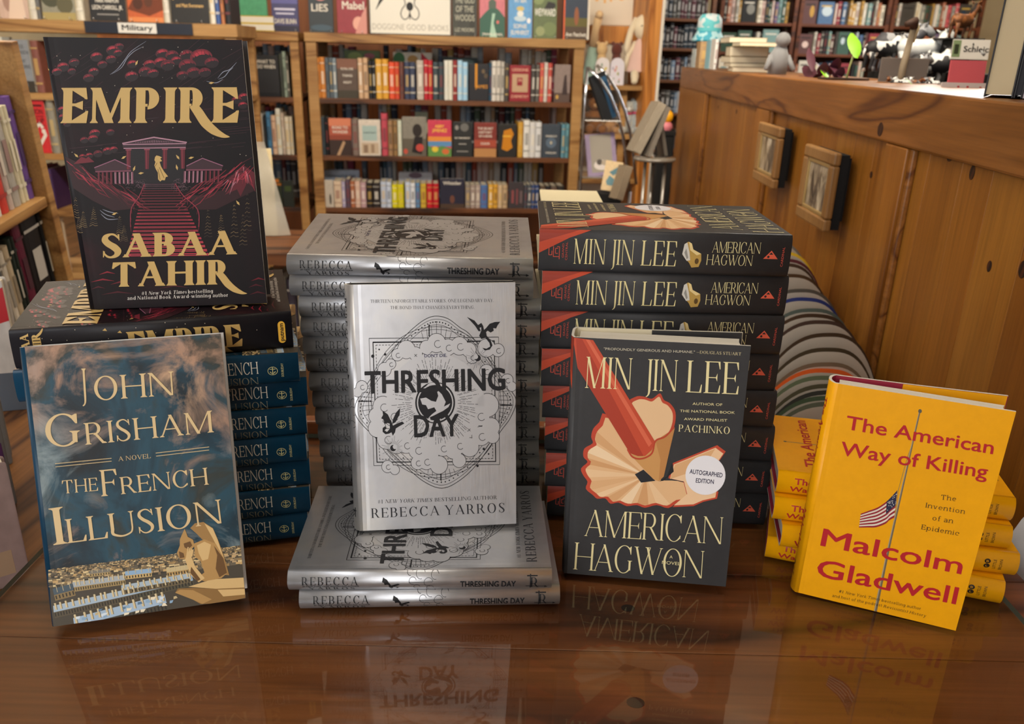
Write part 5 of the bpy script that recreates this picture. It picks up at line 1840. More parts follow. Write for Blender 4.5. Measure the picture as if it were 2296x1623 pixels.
def bookcase(name, label, pl, s0, s1, z0, boards, depth, m, post=.04, bt=.026, back=None, posts=None, top=None, mb=None, over=.01):
    """frame of posts and boards; each board and post a part"""
    e = empty(name, mw=pl.M @ Matrix.Translation((s0, 0, z0)))
    tag(e, label, 'bookcase')
    T = Matrix.Translation((-s0, 0, -z0))
    zt = max(boards) + .002
    for a in (posts if posts is not None else [s0, s1 - post]):
        MB().box((a, 0, z0), (a + post, .035, zt - (top or bt)), M=T, bev=.002).build('post', m, e)
        MB().box((a, depth - .035, z0), (a + post, depth, zt - (top or bt)), M=T, bev=.002).build('post', m, e)
    for z in boards:
        t = top if (top and z == max(boards)) else bt
        x0, x1 = (s0, s1) if z == max(boards) else (s0 + .001, s1 - .001)
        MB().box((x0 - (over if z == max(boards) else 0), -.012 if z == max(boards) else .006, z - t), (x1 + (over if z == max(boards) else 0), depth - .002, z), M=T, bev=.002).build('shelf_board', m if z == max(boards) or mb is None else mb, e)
    if back:
        MB().box((s0, depth, z0), (s1, depth + .012, zt), M=T).build('back_panel', back, e)
    return e
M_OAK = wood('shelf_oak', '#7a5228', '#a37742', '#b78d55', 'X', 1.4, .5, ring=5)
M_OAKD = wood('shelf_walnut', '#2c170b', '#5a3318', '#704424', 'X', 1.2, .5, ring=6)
M_ORANGE = wood('shelf_pine_warm', '#9a5a1c', '#c98238', '#d89448', 'Z', 1.2, .45, ring=6)
rn = random.Random(21)

# ---------------------------------------------------------------- centre bookcase (double sided, no back)
PC = Plane(at_depth(684, 81, 4.30), at_depth(1309, 95, 4.45))
zA, zB, zC, zD = .557, .250, -.034, -.305
sL = PC.sz(684, 90)[0]
sR = PC.sz(1311, 100)[0]
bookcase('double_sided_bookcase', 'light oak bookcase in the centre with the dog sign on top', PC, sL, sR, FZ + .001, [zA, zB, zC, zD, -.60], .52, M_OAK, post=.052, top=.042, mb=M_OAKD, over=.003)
Z2 = lambda x, y: (600 + x / 3.103, y / 3.103)
F = True
R1 = [(345, 375, 400, '#c9823a'), (375, 410, 398, '#c27c36'), (410, 438, 402, '#535f69'), (438, 462, 402, '#57636d'), (462, 489, 405, '#7d8d98'), (491, 634, 410, '#54453c', F, [('ROYAL ONE', .2, .8, .72, .06), ('THINGS', .25, .75, .55, .06), ('NIGHT', .3, .7, .38, .06)], [('r', .0, .75, 1, 1, '#7a5444'), ('r', 0, 0, 1, .2, '#3f3a30')]),
      (636, 669, 405, '#c9a888'), (671, 706, 403, '#c8a684'), (708, 733, 425, '#23252a'), (733, 757, 425, '#1f2126'), (758, 800, 412, '#d9a640'), (802, 845, 412, '#d39c34'), (848, 888, 432, '#d8502e'), (888, 920, 432, '#c4452c'), (921, 952, 432, '#6a4038'), (955, 992, 432, '#38415c'), (992, 1031, 432, '#353e58'), (1040, 1088, 420, '#b8aea4'),
      (1090, 1118, 415, '#b82432'), (1118, 1150, 420, '#b52431'), (1152, 1189, 432, '#3a4850'), (1190, 1227, 432, '#35424a'), (1230, 1258, 420, '#dcdcd4'), (1258, 1289, 420, '#d8d8cc'), (1290, 1320, 420, '#8e2f30'), (1322, 1356, 420, '#a8d0e8'), (1357, 1393, 432, '#9cc8e4'),
      (1400, 1538, 445, '#1b1d25', F, [('JAMES', .32, .95, .34, .10)], [('r', .30, .36, .42, 1, '#c98a2c', 1), ('d', .72, .8, .09, .06, '#6a5a44'), ('d', .85, .68, .10, .07, '#54483a')], '#c98a2c'), (1540, 1557, 440, '#28506a'), (1558, 1589, 425, '#d8d4cc'), (1590, 1620, 425, '#c8c4bc'), (1621, 1646, 430, '#b8b4ac'), (1648, 1676, 440, '#4a4440'),
      (1680, 1826, 455, '#8c1f2c', F, [('LESSONS', .12, .88, .84, .08), ('IN', .42, .58, .55, .09), ('CHEMISTRY', .08, .92, .10, .08)], [('r', .12, .26, .88, .76, '#b89a7c', 1), ('r', .36, .44, .62, .66, '#8a2a34', 2)], '#d8a890'), (1830, 1860, 450, '#4a4644'), (1862, 1889, 450, '#5c5854'), (1890, 1918, 440, '#c85a50'), (1919, 1945, 435, '#c8c0b8'), (1946, 1975, 440, '#b84c42'),
      (1990, 2100, 450, '#8a7a74', F, [], [('r', 0, 0, 1, .25, '#5a4a44'), ('p', [(.5, .2), (.62, .7), (.75, .75), (.85, .2)], '#3e3232'), ('d', .2, .14, .09, .06, '#c09a50')])]
R2 = [(352, 410, 815, '#2e3a42'), (411, 433, 820, '#15161a'), (436, 591, 825, '#a9543f', F, [('ROAD TO', .15, .85, .72, .08), ('WONDER', .15, .85, .60, .08)], [('r', 0, 0, 1, .42, '#3a2c28'), ('r', 0, .42, 1, .55, '#8a4434'), ('r', 0, .8, 1, 1, '#c87a5c'), ('p', [(.3, 0), (.45, 0), (.72, .35), (.62, .4)], '#b09070', 2)]), (594, 638, 830, '#7a6a62'),
      (641, 791, 835, '#cfc6ba', F, [('CORRESPONDENT', .2, .8, .62, .05)], [('r', .16, .42, .84, .84, '#9fb6b4', 1), ('r', .1, .05, .9, .36, '#b8a690', 1), ('r', .2, .08, .4, .3, '#8a7460', 2), ('r', .55, .08, .7, .32, '#96806a', 2)], '#4a5a5a'), (796, 840, 790, '#b84858'), (842, 875, 840, '#9c7a58'), (877, 908, 840, '#8f7048'), (909, 938, 840, '#c8d0c0'),
      (941, 1108, 815, '#827e74', F, [], [('r', 0, 0, 1, .45, '#5e584e'), ('d', .62, .66, .20, .17, '#2c2624'), ('p', [(.38, .1), (.5, .5), (.85, .5), (.8, .05)], '#241f20'), ('d', .72, .22, .17, .10, '#b84840', 2), ('d', .12, .12, .09, .07, '#b85040', 2)]),
      (1116, 1280, 838, '#c43a52', F, [('ABBY', .3, .7, .80, .08), ('JIMENEZ', .18, .82, .68, .09)], [('r', 0, .42, 1, .55, '#d88a3c', 1), ('r', 0, .28, 1, .42, '#5a8ab8', 1), ('p', [(0, 0), (1, 0), (1, .22), (.6, .3), (.3, .22), (0, .3)], '#5c8a48', 2), ('d', .3, .2, .14, .08, '#d8c040', 3), ('d', .75, .14, .16, .08, '#c86a3c', 3)], '#e8c048'),
      (1289, 1423, 850, '#232526', F, [('RAY BRADBURY', .1, .9, .52, .05)], [('d', .6, .85, .22, .12, '#6a6a68'), ('d', .2, .84, .1, .07, '#8a8884'), ('r', .3, .36, .7, .38, '#b8b6b0'), ('r', .2, .14, .8, .17, '#8a8884')]),
      (1436, 1591, 855, '#7c3028', F, [('THE SECRET', .15, .85, .80, .07), ('HISTORY', .2, .8, .69, .07), ('OF A BONE', .2, .8, .58, .07), ('DONOR', .3, .7, .36, .07)], [('r', 0, 0, 1, .25, '#b08050'), ('r', 0, .3, 1, .5, '#a04a38')]),
      (1601, 1729, 865, '#22201e', F, [], [('p', [(.2, .25), (.3, .8), (.7, .88), (.85, .7), (.7, .5), (.8, .3), (.5, .18)], '#c07c1c'), ('r', .25, .62, .7, .66, '#e0b040', 2)]), (1738, 1775, 850, '#c89838'), (1777, 1820, 838, '#dcdcd8'), (1821, 1860, 850, '#d0d0d0'), (1861, 1902, 852, '#d4d6d8'),
      (1905, 2031, 865, '#39434f', F, [('MARCH', .2, .8, .62, .06), ('VIOLIN', .2, .8, .12, .06)], [('d', .5, .45, .30, .16, '#5a6a7c'), ('d', .5, .45, .07, .05, '#b8b09a', 2)]), (2038, 2066, 865, '#5a8a9c'), (2067, 2093, 865, '#62929e')]
R3 = [(388, 464, 1255, '#b8b0a4', F, [], [('d', .7, .3, .1, .2, '#4a4640')]), (466, 520, 1262, '#d0bca4'), (521, 546, 1265, '#a8a0c0'), (548, 580, 1250, '#584858'), (581, 612, 1262, '#a86848'), (613, 650, 1262, '#d0b0a0'), (651, 690, 1270, '#b898a0'), (692, 735, 1275, '#241e1e'), (736, 785, 1275, '#2a2424'), (790, 829, 1265, '#b8c4d8'), (830, 865, 1268, '#c0cce0'),
      (868, 905, 1285, '#d8d010'), (906, 950, 1285, '#d0c814'), (960, 995, 1268, '#c0cce0'), (996, 1030, 1275, '#d8dce4'), (1032, 1062, 1275, '#5a86b0'), (1065, 1105, 1280, '#c8a838'), (1108, 1149, 1280, '#c01828'), (1150, 1192, 1280, '#b41828'),
      (1200, 1370, 1245, '#222236', F, [('Whistler', .12, .88, .80, .12)], [('d', .5, .3, .1, .14, '#6a4438'), ('r', 0, 0, 1, .14, '#4a3a30')]), (1376, 1410, 1290, '#8a8078'), (1411, 1445, 1290, '#9c8c84'), (1446, 1480, 1290, '#a89890'), (1481, 1530, 1290, '#4a70a8'), (1535, 1567, 1285, '#d8a840'), (1568, 1600, 1285, '#cf9d36'), (1601, 1632, 1290, '#c8b090'), (1633, 1668, 1290, '#b89e7c'),
      (1673, 1780, 1270, '#3a3438', F, [], [('r', .2, .2, .35, .7, '#8a4a4c'), ('r', .5, .15, .62, .75, '#7a4448'), ('r', .75, .2, .9, .68, '#6a5a5c')]), (1782, 1805, 1290, '#484e58'), (1806, 1832, 1290, '#525862'), (1833, 1858, 1290, '#3a5080'), (1859, 1885, 1290, '#30487c'), (1892, 1930, 1300, '#5a4a3c'), (1932, 1965, 1296, '#2c2c30'), (1967, 2010, 1305, '#6a5c50'), (2012, 2060, 1300, '#37332f')]
def fill_row(pl, zb, rows, conv, ybase, rowname, end, group, off=.012):
    for i, r in enumerate(rows):
        x0, x1, yt, c = r[:4]
        face = len(r) > 4 and bool(r[4])
        a = pl.sz(*conv(x0, ybase), off)[0]
        b = pl.sz(*conv(x1, ybase), off)[0]
        z = pl.sz(*conv((x0 + x1) / 2, yt), off)[1]
        what = ('%s front cover' if face else '%s spine') % cname(c)
        lab = '%s, %s from %s, %s' % (what, NTH[i], end, rowname)
        o = shelf_book(pl, a, b, zb, max(.12, z - zb), c, lab, group, face, off)
        if face:
            L = r[5] if len(r) > 5 else []
            mo = r[6] if len(r) > 6 else None
            tc = r[7] if len(r) > 7 else '#d9d4c8'
            if L or mo:
                cover_print(o, generic_art(c, rn, L, tc, mo))
fill_row(PC, zB, R1, Z2, 700, 'top row of the centre bookcase', 'the paired posts', 'books in the centre bookcase, top row')
fill_row(PC, zC, R2, Z2, 1095, 'second row of the centre bookcase', 'the paired posts', 'books in the centre bookcase, second row')
fill_row(PC, zD, R3, Z2, 1450, 'third row of the centre bookcase', 'the paired posts', 'books in the centre bookcase, third row')
PAL = ['#c8c4ba', '#d8d4cc', '#8aa0b8', '#3a4458', '#b89a78', '#6a3030', '#28303a', '#a8b4c0', '#5a6a58', '#c0a060', '#7a8ea8', '#d0b8b0', '#443c38', '#94405a', '#607890', '#e0dcd0', '#a84c38', '#4c6a80']
def back_row(zb, n, s0, s1, off, hlo, hhi, rowname, group):
    x = s0
    i = 0
    while x < s1 - .03 and i < n:
        w = rn.uniform(.018, .038)
        if rn.random() < .12:
            x += rn.uniform(.03, .10)
            continue
        rear_book(PC, x, x + w, zb, rn.uniform(hlo, hhi), rn.choice(PAL), off, .13)
        x += w + .001
        i += 1
for zb, nm in ((zB, 'top row of the centre bookcase'), (zC, 'second row of the centre bookcase'), (zD, 'third row of the centre bookcase')):
    back_row(zb, 44, sL + .07, sR - .07, .34, .235, .262, nm, 'books on the rear side of the centre bookcase')
# wide picture books standing behind the front row
for x0, x1, yt, yb, c, mo, zb, nm in ((545, 795, 350, 700, '#5a7040', [('d', .3, .86, .2, .1, '#8aa05a'), ('d', .7, .88, .15, .06, '#a05a6a')], zB, 'leafy green wide picture book peeking over the top row of the centre bookcase'), (880, 1150, 365, 700, '#d0d0c4', [('d', .15, .85, .15, .15, '#2c6a38'), ('d', .5, .84, .14, .1, '#b08a4a'), ('p', [(.7, .5), (.72, 1), (.95, .8)], '#b02838')], zB, 'white wide picture book with green and red art over the top row'),
                               (1220, 1460, 400, 700, '#2c3c3c', [('d', .6, .9, .3, .06, '#6a8080')], zB, 'dark teal wide picture book peeking over the top row of the centre bookcase'), (405, 650, 1185, 1450, '#a8b8d0', [('r', .1, .8, .9, .84, '#7a8aa4')], zD, 'pale blue wide picture book behind the third row of the centre bookcase'),
                               (915, 1150, 1200, 1450, '#b0b4c0', [('d', .5, .9, .2, .1, '#6a5a6a')], zD, 'silver grey wide picture book behind the yellow spines'), (1030, 1120, 780, 1095, '#a8ae94', None, zC, 'sage green slim book standing behind the sunset cover row')):
    a, b = PC.sz(*Z2(x0, yb), .19)[0], PC.sz(*Z2(x1, yb), .19)[0]
    z = PC.sz(*Z2((x0 + x1) / 2, yt), .19)[1]
    o = shelf_book(PC, a, b, zb, z - zb, c, nm, 'picture books behind the front rows', True, .19)
    if mo:
        cover_print(o, generic_art(c, rn, [], '#fff', mo))
# books and the dog sign standing on top of the centre bookcase
def on_top(pl, zb, px0, px1, col, label, h, lines, motif, tc='#d9d4c8', off=.035, ybase=78, spine=None, tilt=.10):
    a, b = pl.sz(px0, ybase, off)[0], pl.sz(px1, ybase, off)[0]
    o = shelf_book(pl, a, b, zb, h, col, label, 'covers displayed along the shelf top', True, off, tilt=tilt)
    cover_print(o, generic_art(col, rn, lines, tc, motif, asp=h / (b - a)))
    w = .05
    e = empty('wire_book_easel', mw=pl.M @ Matrix.Translation(((a + b) / 2, off, zb)))
    tag(e, 'wire easel holding the ' + ' '.join(label.split()[:9]), 'easel', 'wire easels on the shelf top')
    MB().tube([(-w, -.024, .012), (-w, -.020, .002), (-w, .075, .002), (-w, .062, h * .6)], .0014, 6).build('wire_leg', M_WIRE, e)
    MB().tube([(w, -.024, .012), (w, -.020, .002), (w, .075, .002), (w, .062, h * .6)], .0014, 6).build('wire_leg', M_WIRE, e)
    MB().tube([(-w, .062, h * .6), (w, .062, h * .6)], .0014, 6).build('wire_bar', M_WIRE, e)
    return o
M_WIRE = mat('bright_wire', '#c8c8c8', .3, .9)
on_top(PC, zA, 694, 749, '#1e2b34', 'dark cover with white letters LIES near the shelf gap', .235, [('LIES', .12, .80, .42, .15)], [('d', .5, .78, .3, .16, '#c07a78'), ('d', .18, .9, .12, .09, '#d8b84c', 2), ('d', .5, .1, .45, .06, '#3a5060')])
on_top(PC, zA, 757, 824, '#8c1f30', 'dark red cover with white script letters on the shelf top', .235, [('Mad', .08, .55, .70, .16), ('Mabel', .18, .92, .48, .16)], [('d', .80, .85, .18, .15, '#d87a78'), ('d', .72, .2, .2, .14, '#d8a090'), ('p', [(.6, 0), (1, 0), (1, .55), (.85, .4)], '#c88a80')])
on_top(PC, zA, 1014, 1070, '#2c2f2a', 'dark cover with THE GOD OF THE WOODS lettering on the shelf top', .23, [('THE GOD', .1, .9, .68, .13), ('OF THE', .14, .86, .50, .13), ('WOODS', .1, .9, .32, .13), ('LIZ MOORE', .1, .9, .10, .08)], [('r', 0, 0, .2, 1, '#383b34'), ('r', .7, 0, .9, 1, '#252823')], '#a8a898')
on_top(PC, zA, 1075, 1132, '#c8727e', 'pink cover with green hills and small house on the shelf top', .225, [('SWEET COUNTRY', .12, .88, .90, .06), ('TRAVIS JONES', .1, .9, .04, .05)], [('p', [(0, 0), (1, 0), (1, .42), (.75, .58), (.5, .66), (.2, .5), (0, .38)], '#2c5a4c'), ('p', [(.4, 0), (.7, 0), (.55, .3), (.62, .5), (.5, .5)], '#9cc0ac', 2), ('p', [(.35, .6), (.65, .6), (.65, .74), (.5, .82), (.35, .74)], '#4a5a50', 2), ('d', .72, .32, .05, .035, '#d86a6c', 3)])
on_top(PC, zA, 1139, 1193, '#5c9ad0', 'bright blue cover with white cairn of stones on the shelf top', .23, [('A MARRIAGE', .1, .9, .86, .10), ('AT SEA', .25, .75, .73, .10), ('SOPHIE', .22, .78, .20, .09), ('ELMHIRST', .12, .88, .07, .09)], [('d', .5, .60, .16, .05, '#c8b46a'), ('d', .5, .50, .14, .06, '#d8dcd8', 2), ('d', .5, .40, .26, .06, '#b8ccd8', 1), ('d', .86, .36, .08, .055, '#e4e4e8', 2)])
on_top(PC, zA, 1195, 1248, '#5a6a44', 'leafy olive cover with crow and WEYWARD lettering on the shelf top', .235, [('WEYWARD', .05, .95, .46, .15)], [('d', .2, .8, .25, .12, '#7a8a5c'), ('d', .7, .2, .3, .14, '#6c7c50'), ('d', .3, .15, .2, .1, '#8a9468'), ('p', [(.45, .6), (.62, .75), (.9, .72), (.95, .66), (.75, .56)], '#15161a', 2)], '#e0e0d8')
_o = on_top(PC, zA, 1262, 1321, '#1f3046', 'night blue cover with orange spine at the plush toy end', .245, [('Ann Patchett', .1, .9, .06, .08)], [('r', 0, .25, 1, .42, '#5a5420', 1), ('r', 0, .0, 1, .25, '#4a3a2c', 1), ('d', .5, .45, .09, .18, '#8a5030', 2), ('r', -.0, 0, .06, 1, '#d05a2c', 3), ('r', .93, 0, 1, 1, '#d8d0c0', 3)])
# shop sign: dog's head and lettering
a0, b0 = PC.sz(829, 78, .03)[0], PC.sz(1012, 80, .03)[0]
e = empty('shop_sign', mw=PC.M @ Matrix.Translation(((a0 + b0) / 2, .03, zA + .0008)) @ Matrix.Rotation(-.05, 4, 'X'))
tag(e, 'white framed sign with black line drawing of a dog on the bookcase', 'sign')
W_, H_ = b0 - a0, .33
MB().box((-W_ / 2 + .004, .003, .004), (W_ / 2 - .004, .010, H_ - .004)).build('sign_board', mat('sign_white', '#dedcd2', .5), e)
for lo, hi in (((-W_ / 2, 0, 0), (W_ / 2, .014, .005)), ((-W_ / 2, 0, H_ - .005), (W_ / 2, .014, H_)), ((-W_ / 2, 0, .005), (-W_ / 2 + .005, .014, H_ - .005)), ((W_ / 2 - .005, 0, .005), (W_ / 2, .014, H_ - .005))):
    MB().box(lo, hi).build('frame_bar', mat('sign_frame_black', '#16161a', .4), e)
a = Art(asp=H_ / W_)
a.part = 'dog_drawing'
K = '#141416'
hy = lambda y: y                                   # sign drawn in its own unit square
a.line(spline([(.36, 1.0), (.40, .62), (.44, .44), (.40, .36), (.385, .28), (.42, .22), (.47, .24), (.49, .30)], 6), .011, K, 1)
a.line(spline([(.62, 1.0), (.585, .62), (.55, .44), (.595, .36), (.605, .28), (.57, .22), (.52, .24), (.495, .30)], 6), .011, K, 1)
a.disc((.494, .40), .042, K, 1, .062, 18)
a.line([(.494, .36), (.494, .22)], .012, K, 1)
a.poly(spline([(.08, .34), (.16, .46), (.26, .60), (.31, .82), (.34, 1.0), (.17, 1.0), (.19, .72), (.15, .52)], 5, True), K, 1)
a.line(spline([(.15, 1.0), (.17, .74), (.14, .52), (.10, .38)], 6), .006, K, 1)
a.part = 'sign_lettering'
a.text('DOGGONE GOOD BOOKS', None, (.035, .07), (.965, .07), .085, '#a8a59c', 1, down=False)
for n in a.parts():
    me = a.mesh(n, lambda u, v, l: ((u - .5) * W_, .003 - .0003 * l - .0002, v * H_), part=n)
    me.materials.append(M_CPRINT)
    link(n, me, e)

# ---------------------------------------------------------------- neighbouring bookcase, sharing the line of the centre one
sb0, sb1 = PC.sz(430, 85)[0], PC.sz(668, 88)[0]
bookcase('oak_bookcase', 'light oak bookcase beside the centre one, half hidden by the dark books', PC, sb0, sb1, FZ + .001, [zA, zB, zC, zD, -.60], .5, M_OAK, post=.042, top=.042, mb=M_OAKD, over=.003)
Z1 = lambda x, y: (x / 3.28, y / 3.28)
RB1 = [(1560, 1660, 330, '#39506a'), (1662, 1760, 380, '#28323c'), (1764, 1860, 440, '#31506c'), (1872, 2065, 405, '#16171b', F, [('WHAT TO', .15, .88, .80, .09), ('DO WHEN', .18, .88, .68, .09)], [('r', 0, 0, 1, .1, '#101014')]), (2068, 2092, 395, '#3a4038'), (2093, 2118, 380, '#8a9a8c'), (2119, 2136, 410, '#5c5a54')]
RB2 = [(1500, 1570, 850, '#506880'), (1572, 1640, 840, '#c8c4b8'), (1642, 1700, 830, '#7a9ab0'), (1702, 1760, 850, '#d0ccc0'), (1762, 1835, 850, '#3c4c58'), (1838, 1880, 820, '#5a9ab8'), (1882, 1912, 850, '#c8c8b8'), (1914, 1950, 835, '#d8d8d0'), (1952, 1975, 860, '#20282c'), (1976, 2008, 825, '#4a84b0'), (2010, 2044, 850, '#d8b89c'), (2046, 2080, 800, '#d8d8cc'), (2082, 2106, 830, '#b8a898'), (2108, 2140, 860, '#d4ccb8'), (2142, 2164, 860, '#c8c0ac')]
RB3 = [(1700, 1900, 1300, '#3c3428'), (1930, 2080, 1310, '#26301c', F, [], [('r', 0, .75, 1, .82, '#b06a20', 1), ('r', .1, .86, .9, .96, '#c87828', 1), ('r', .1, .3, .8, .5, '#3c5a24', 1), ('r', .3, .1, .9, .16, '#b8b49c', 1)]), (2086, 2165, 1330, '#1b221c', F, [], [('r', .2, .6, .8, .8, '#3a4a24', 1)])]
fill_row(PC, zB, RB1, Z1, 715, 'upper row behind the standing dark book', 'the gold titled book', 'books in the oak bookcase beside the centre')
fill_row(PC, zC, RB2, Z1, 1140, 'middle row behind the standing dark book', 'the gold titled book', 'books in the oak bookcase beside the centre')
fill_row(PC, zD, RB3, Z1, 1500, 'lower row behind the standing dark book', 'the gold titled book', 'books in the oak bookcase beside the centre')
for zb, nm in ((zB, 'upper'), (zC, 'middle'), (zD, 'lower')):
    x = sb0 + .06
    i = 0
    while x < sb1 - .09:
        w = rn.uniform(.02, .036)
        c = rn.choice(PAL)
        if x > PC.sz(520, 300)[0]:
            rear_book(PC, x, x + w, zb, rn.uniform(.215, .255), c, .30, .13)
        x += w + .001
on_top(PC, zA, 612, 671, '#3a3a6c', 'indigo cover with pink sky band above the paired posts', .235, [('DAVIS BUNN', .08, .92, .16, .10)], [('r', 0, .72, 1, 1, '#b08ac0', 1), ('r', 0, .55, 1, .72, '#5a5a98', 1), ('r', .1, .42, .9, .46, '#c8c8e0', 2), ('r', .15, .34, .85, .37, '#c8c8e0', 2), ('r', 0, 0, 1, .12, '#22223c', 1)])
for i in range(2):
    a, b = PC.sz(520, 60, .02)[0], PC.sz(614, 60, .02)[0]
    m = MB()
    m.box((0, 0, 0), (b - a, .14, .004), 0)
    m.box((0, 0, .030), (b - a, .14, .034), 0)
    m.box((0, 0, .004), (b - a, .003, .030), 2)
    m.box((.003, .003, .004), (b - a - .003, .136, .030), 1)
    o = m.build('flat_paperback', [mat('lemon_cover', '#c8b040', .4), M_PG2, mat('white_spine', '#dcdad0', .4)])
    o.matrix_world = PC.M @ Matrix.Translation((a, .02, zA + .0006 + i * .0345))
    tag(o, ['yellow edged white paperback lying flat, lower of two on the shelf top', 'yellow edged white paperback lying flat under the green cover'][i], 'book', 'flat paperbacks on the shelf top')
_a = PC.sz(538, 40, .03)[0]
_b = PC.sz(600, 40, .03)[0]
shelf_book(PC, _a, _b, zA + .0695, .20, '#4c9c74', 'mint green cover standing on the two flat yellow edged paperbacks', 'covers displayed along the shelf top', True, .03)

# ---------------------------------------------------------------- military bookcase
PA = Plane(at_depth(-60, 57, 3.5), at_depth(527, 64, 3.55))
qA, qB, qC, qD = .567, .285, .040, -.20
sa1 = PA.len
bookcase('military_bookcase', 'oak bookcase marked Military, behind the dark standing book', PA, -.25, sa1, FZ + .001, [qA, qB, qC, qD, -.48], .30, M_OAK, post=.045, top=.048, posts=[PA.sz(-40, 300)[0] - .1, sa1 - .045])
a0, b0 = PA.sz(190, 60, -.014)[0], PA.sz(432, 63, -.014)[0]
e = empty('shelf_label_strip', mw=PA.M @ Matrix.Translation((a0, -.013, qA - .045)))
tag(e, 'black shelf label strip with white Military card on the oak shelf edge', 'label')
MB().box((0, -.004, 0), (b0 - a0, 0, .044), bev=.001).build('holder', mat('label_holder_navy', '#151a28', .4), e)
MB().box(((b0 - a0) * .31, -.0055, .003), ((b0 - a0) * .665, -.0041, .041)).build('card', mat('label_card', '#d4d2cc', .6), e)
a = Art(asp=.044 / (b0 - a0))
a.part = 'card_lettering'
a.text('Military', None, (.345, .30), (.632, .30), .48, '#17171a', 1, bold=.025, down=False)
me = a.mesh('card_lettering', lambda u, v, l: (u * (b0 - a0), -.0057 - .0001 * l, v * .044))
me.materials.append(M_CPRINT)
link('card_lettering', me, e)
for px0, px1, c, nm, L, mo in ((0, 66, '#c4a898', 'pinkish painting cover on the military shelf top', [], [('d', .4, .3, .25, .2, '#a08070'), ('p', [(.3, 0), (.5, .6), (.8, .5), (.9, 0)], '#d8c0ac')]), (96, 171, '#8a8876', 'landscape painting cover on the military shelf top', [], [('r', 0, .6, 1, 1, '#b8b8b0'), ('d', .3, .35, .3, .15, '#4a4a38'), ('d', .7, .25, .25, .15, '#5c5840'), ('r', 0, 0, 1, .12, '#a0905c', 2)]),
                              (202, 284, '#1e1d1e', 'black cover with white author names on the military shelf top', [('MARK HARMON', .18, .82, .30, .07), ('LEON CARROLL, JR.', .08, .92, .19, .07)], [('d', .4, .6, .3, .12, '#8c2424'), ('r', .2, .1, .8, .12, '#8a8884'), ('r', .25, .42, .75, .44, '#b8b6b0', 2)]), (287, 367, '#b8582a', 'orange battle scene cover on the military shelf top', [('GALLIPOLI', .08, .92, .66, .14)], [('p', [(0, .2), (.3, .5), (.6, .45), (1, .55), (1, .2), (.6, .1)], '#6a341c'), ('d', .3, .3, .14, .1, '#4a2818', 2), ('d', .6, .34, .12, .1, '#54301e', 2), ('r', 0, 0, 1, .08, '#c87c48', 2)]),
                              (384, 470, '#1a1918', 'black cover with tan author name on the military shelf top', [('James Patterson', .06, .94, .40, .10), ('and Matt Eversmann', .14, .86, .26, .06)], [('r', .1, .5, .9, .52, '#8a8478')])):
    o = on_top(PA, qA, px0, px1, c, nm, .235, L, mo, '#c8a468' if 'tan' in nm else '#d9d4c8', off=.03, ybase=40)
for px0, px1, c, nm in ((67, 84, '#d0ccc0', 'white spine beside the pinkish painting cover'), (85, 94, '#6a6a6a', 'grey spine between the two painting covers'), (173, 189, '#d8d4c4', 'cream spine beside the landscape painting cover'), (368, 382, '#d4d0c4', 'pale spine between the orange and black covers'), (471, 483, '#d8d4c8', 'off-white spine just past the black tan-lettered cover'), (484, 494, '#3c5a94', 'royal blue spine next to the green cover'), (495, 504, '#a86c48', 'rust spine between dark ones on the military shelf top'), (505, 518, '#1c1d22', 'black spine at the end of the military shelf top')):
    a, b = PA.sz(px0, 45, .05)[0], PA.sz(px1, 45, .05)[0]
    shelf_book(PA, a, b, qA, .235, c, nm, 'spines along the military shelf top', False, .05)
ZS = lambda x, y: (x / 5.413, 60 + y / 5.413)
RA1 = [(-120, 230, 125, '#8c8a80', F, [], [('r', 0, 0, 1, .2, '#3a3a34'), ('p', [(.35, .1), (.5, 1), (.75, 1), (.62, .1)], '#d0cec0'), ('p', [(0, .1), (0, .8), (.25, .4), (.35, .1)], '#4a4438')]), (245, 440, 160, '#83878c', F, [('RICK', .3, .7, .84, .07), ('ATKINSON', .08, .95, .73, .07), ('THE DAY', .1, .7, .57, .07), ('ARE COMING', .1, .9, .46, .07)], [('r', 0, 0, 1, .22, '#3a342c'), ('d', .4, .14, .18, .1, '#8a8a8c', 2)], '#4a4c50'), (450, 545, 170, '#7c4a40')]
fill_row(PA, qB, RA1, ZS, 790, 'upper row of the military bookcase', 'the picture edge', 'books in the military bookcase', off=.02)
o = shelf_book(PA, PA.sz(48, 335, .02)[0], PA.sz(116, 335, .02)[0], qC, .215, '#c4272a', 'bright red cover with OPERATION PAPERCLIP lettering in the military bookcase', 'books in the military bookcase', True, .02)
cover_print(o, generic_art('#c4272a', rn, [('OPERATION', .08, .92, .74, .10), ('PAPERCLIP', .08, .92, .57, .10)], '#3a1012', [('r', .08, .88, .92, .92, '#4a1416'), ('r', .08, .69, .92, .705, '#3a1012', 2), ('r', .08, .52, .92, .535, '#3a1012', 2), ('r', .10, .42, .5, .45, '#5a181a', 1), ('r', .10, .34, .45, .37, '#5a181a', 1), ('r', .10, .26, .4, .29, '#5a181a', 1), ('r', .10, .18, .42, .21, '#5a181a', 1), ('r', .10, .05, .6, .08, '#d8a090', 1),
                                           # a bent white clip
                                           ('p', [(.44, .08), (.56, .02), (.94, .34), (.90, .46), (.80, .46), (.78, .40), (.84, .36), (.56, .12)], '#d8d0c4', 3), ('p', [(.44, .08), (.54, .12), (.62, .44), (.74, .52), (.80, .46), (.88, .50), (.76, .60), (.56, .50)], '#d8d0c4', 3)]))
shelf_book(PA, PA.sz(118, 335, .02)[0], PA.sz(134, 335, .02)[0], qC, .21, '#8a8678', 'grey spine next to the bright red cover in the military bookcase', 'books in the military bookcase', False, .02)
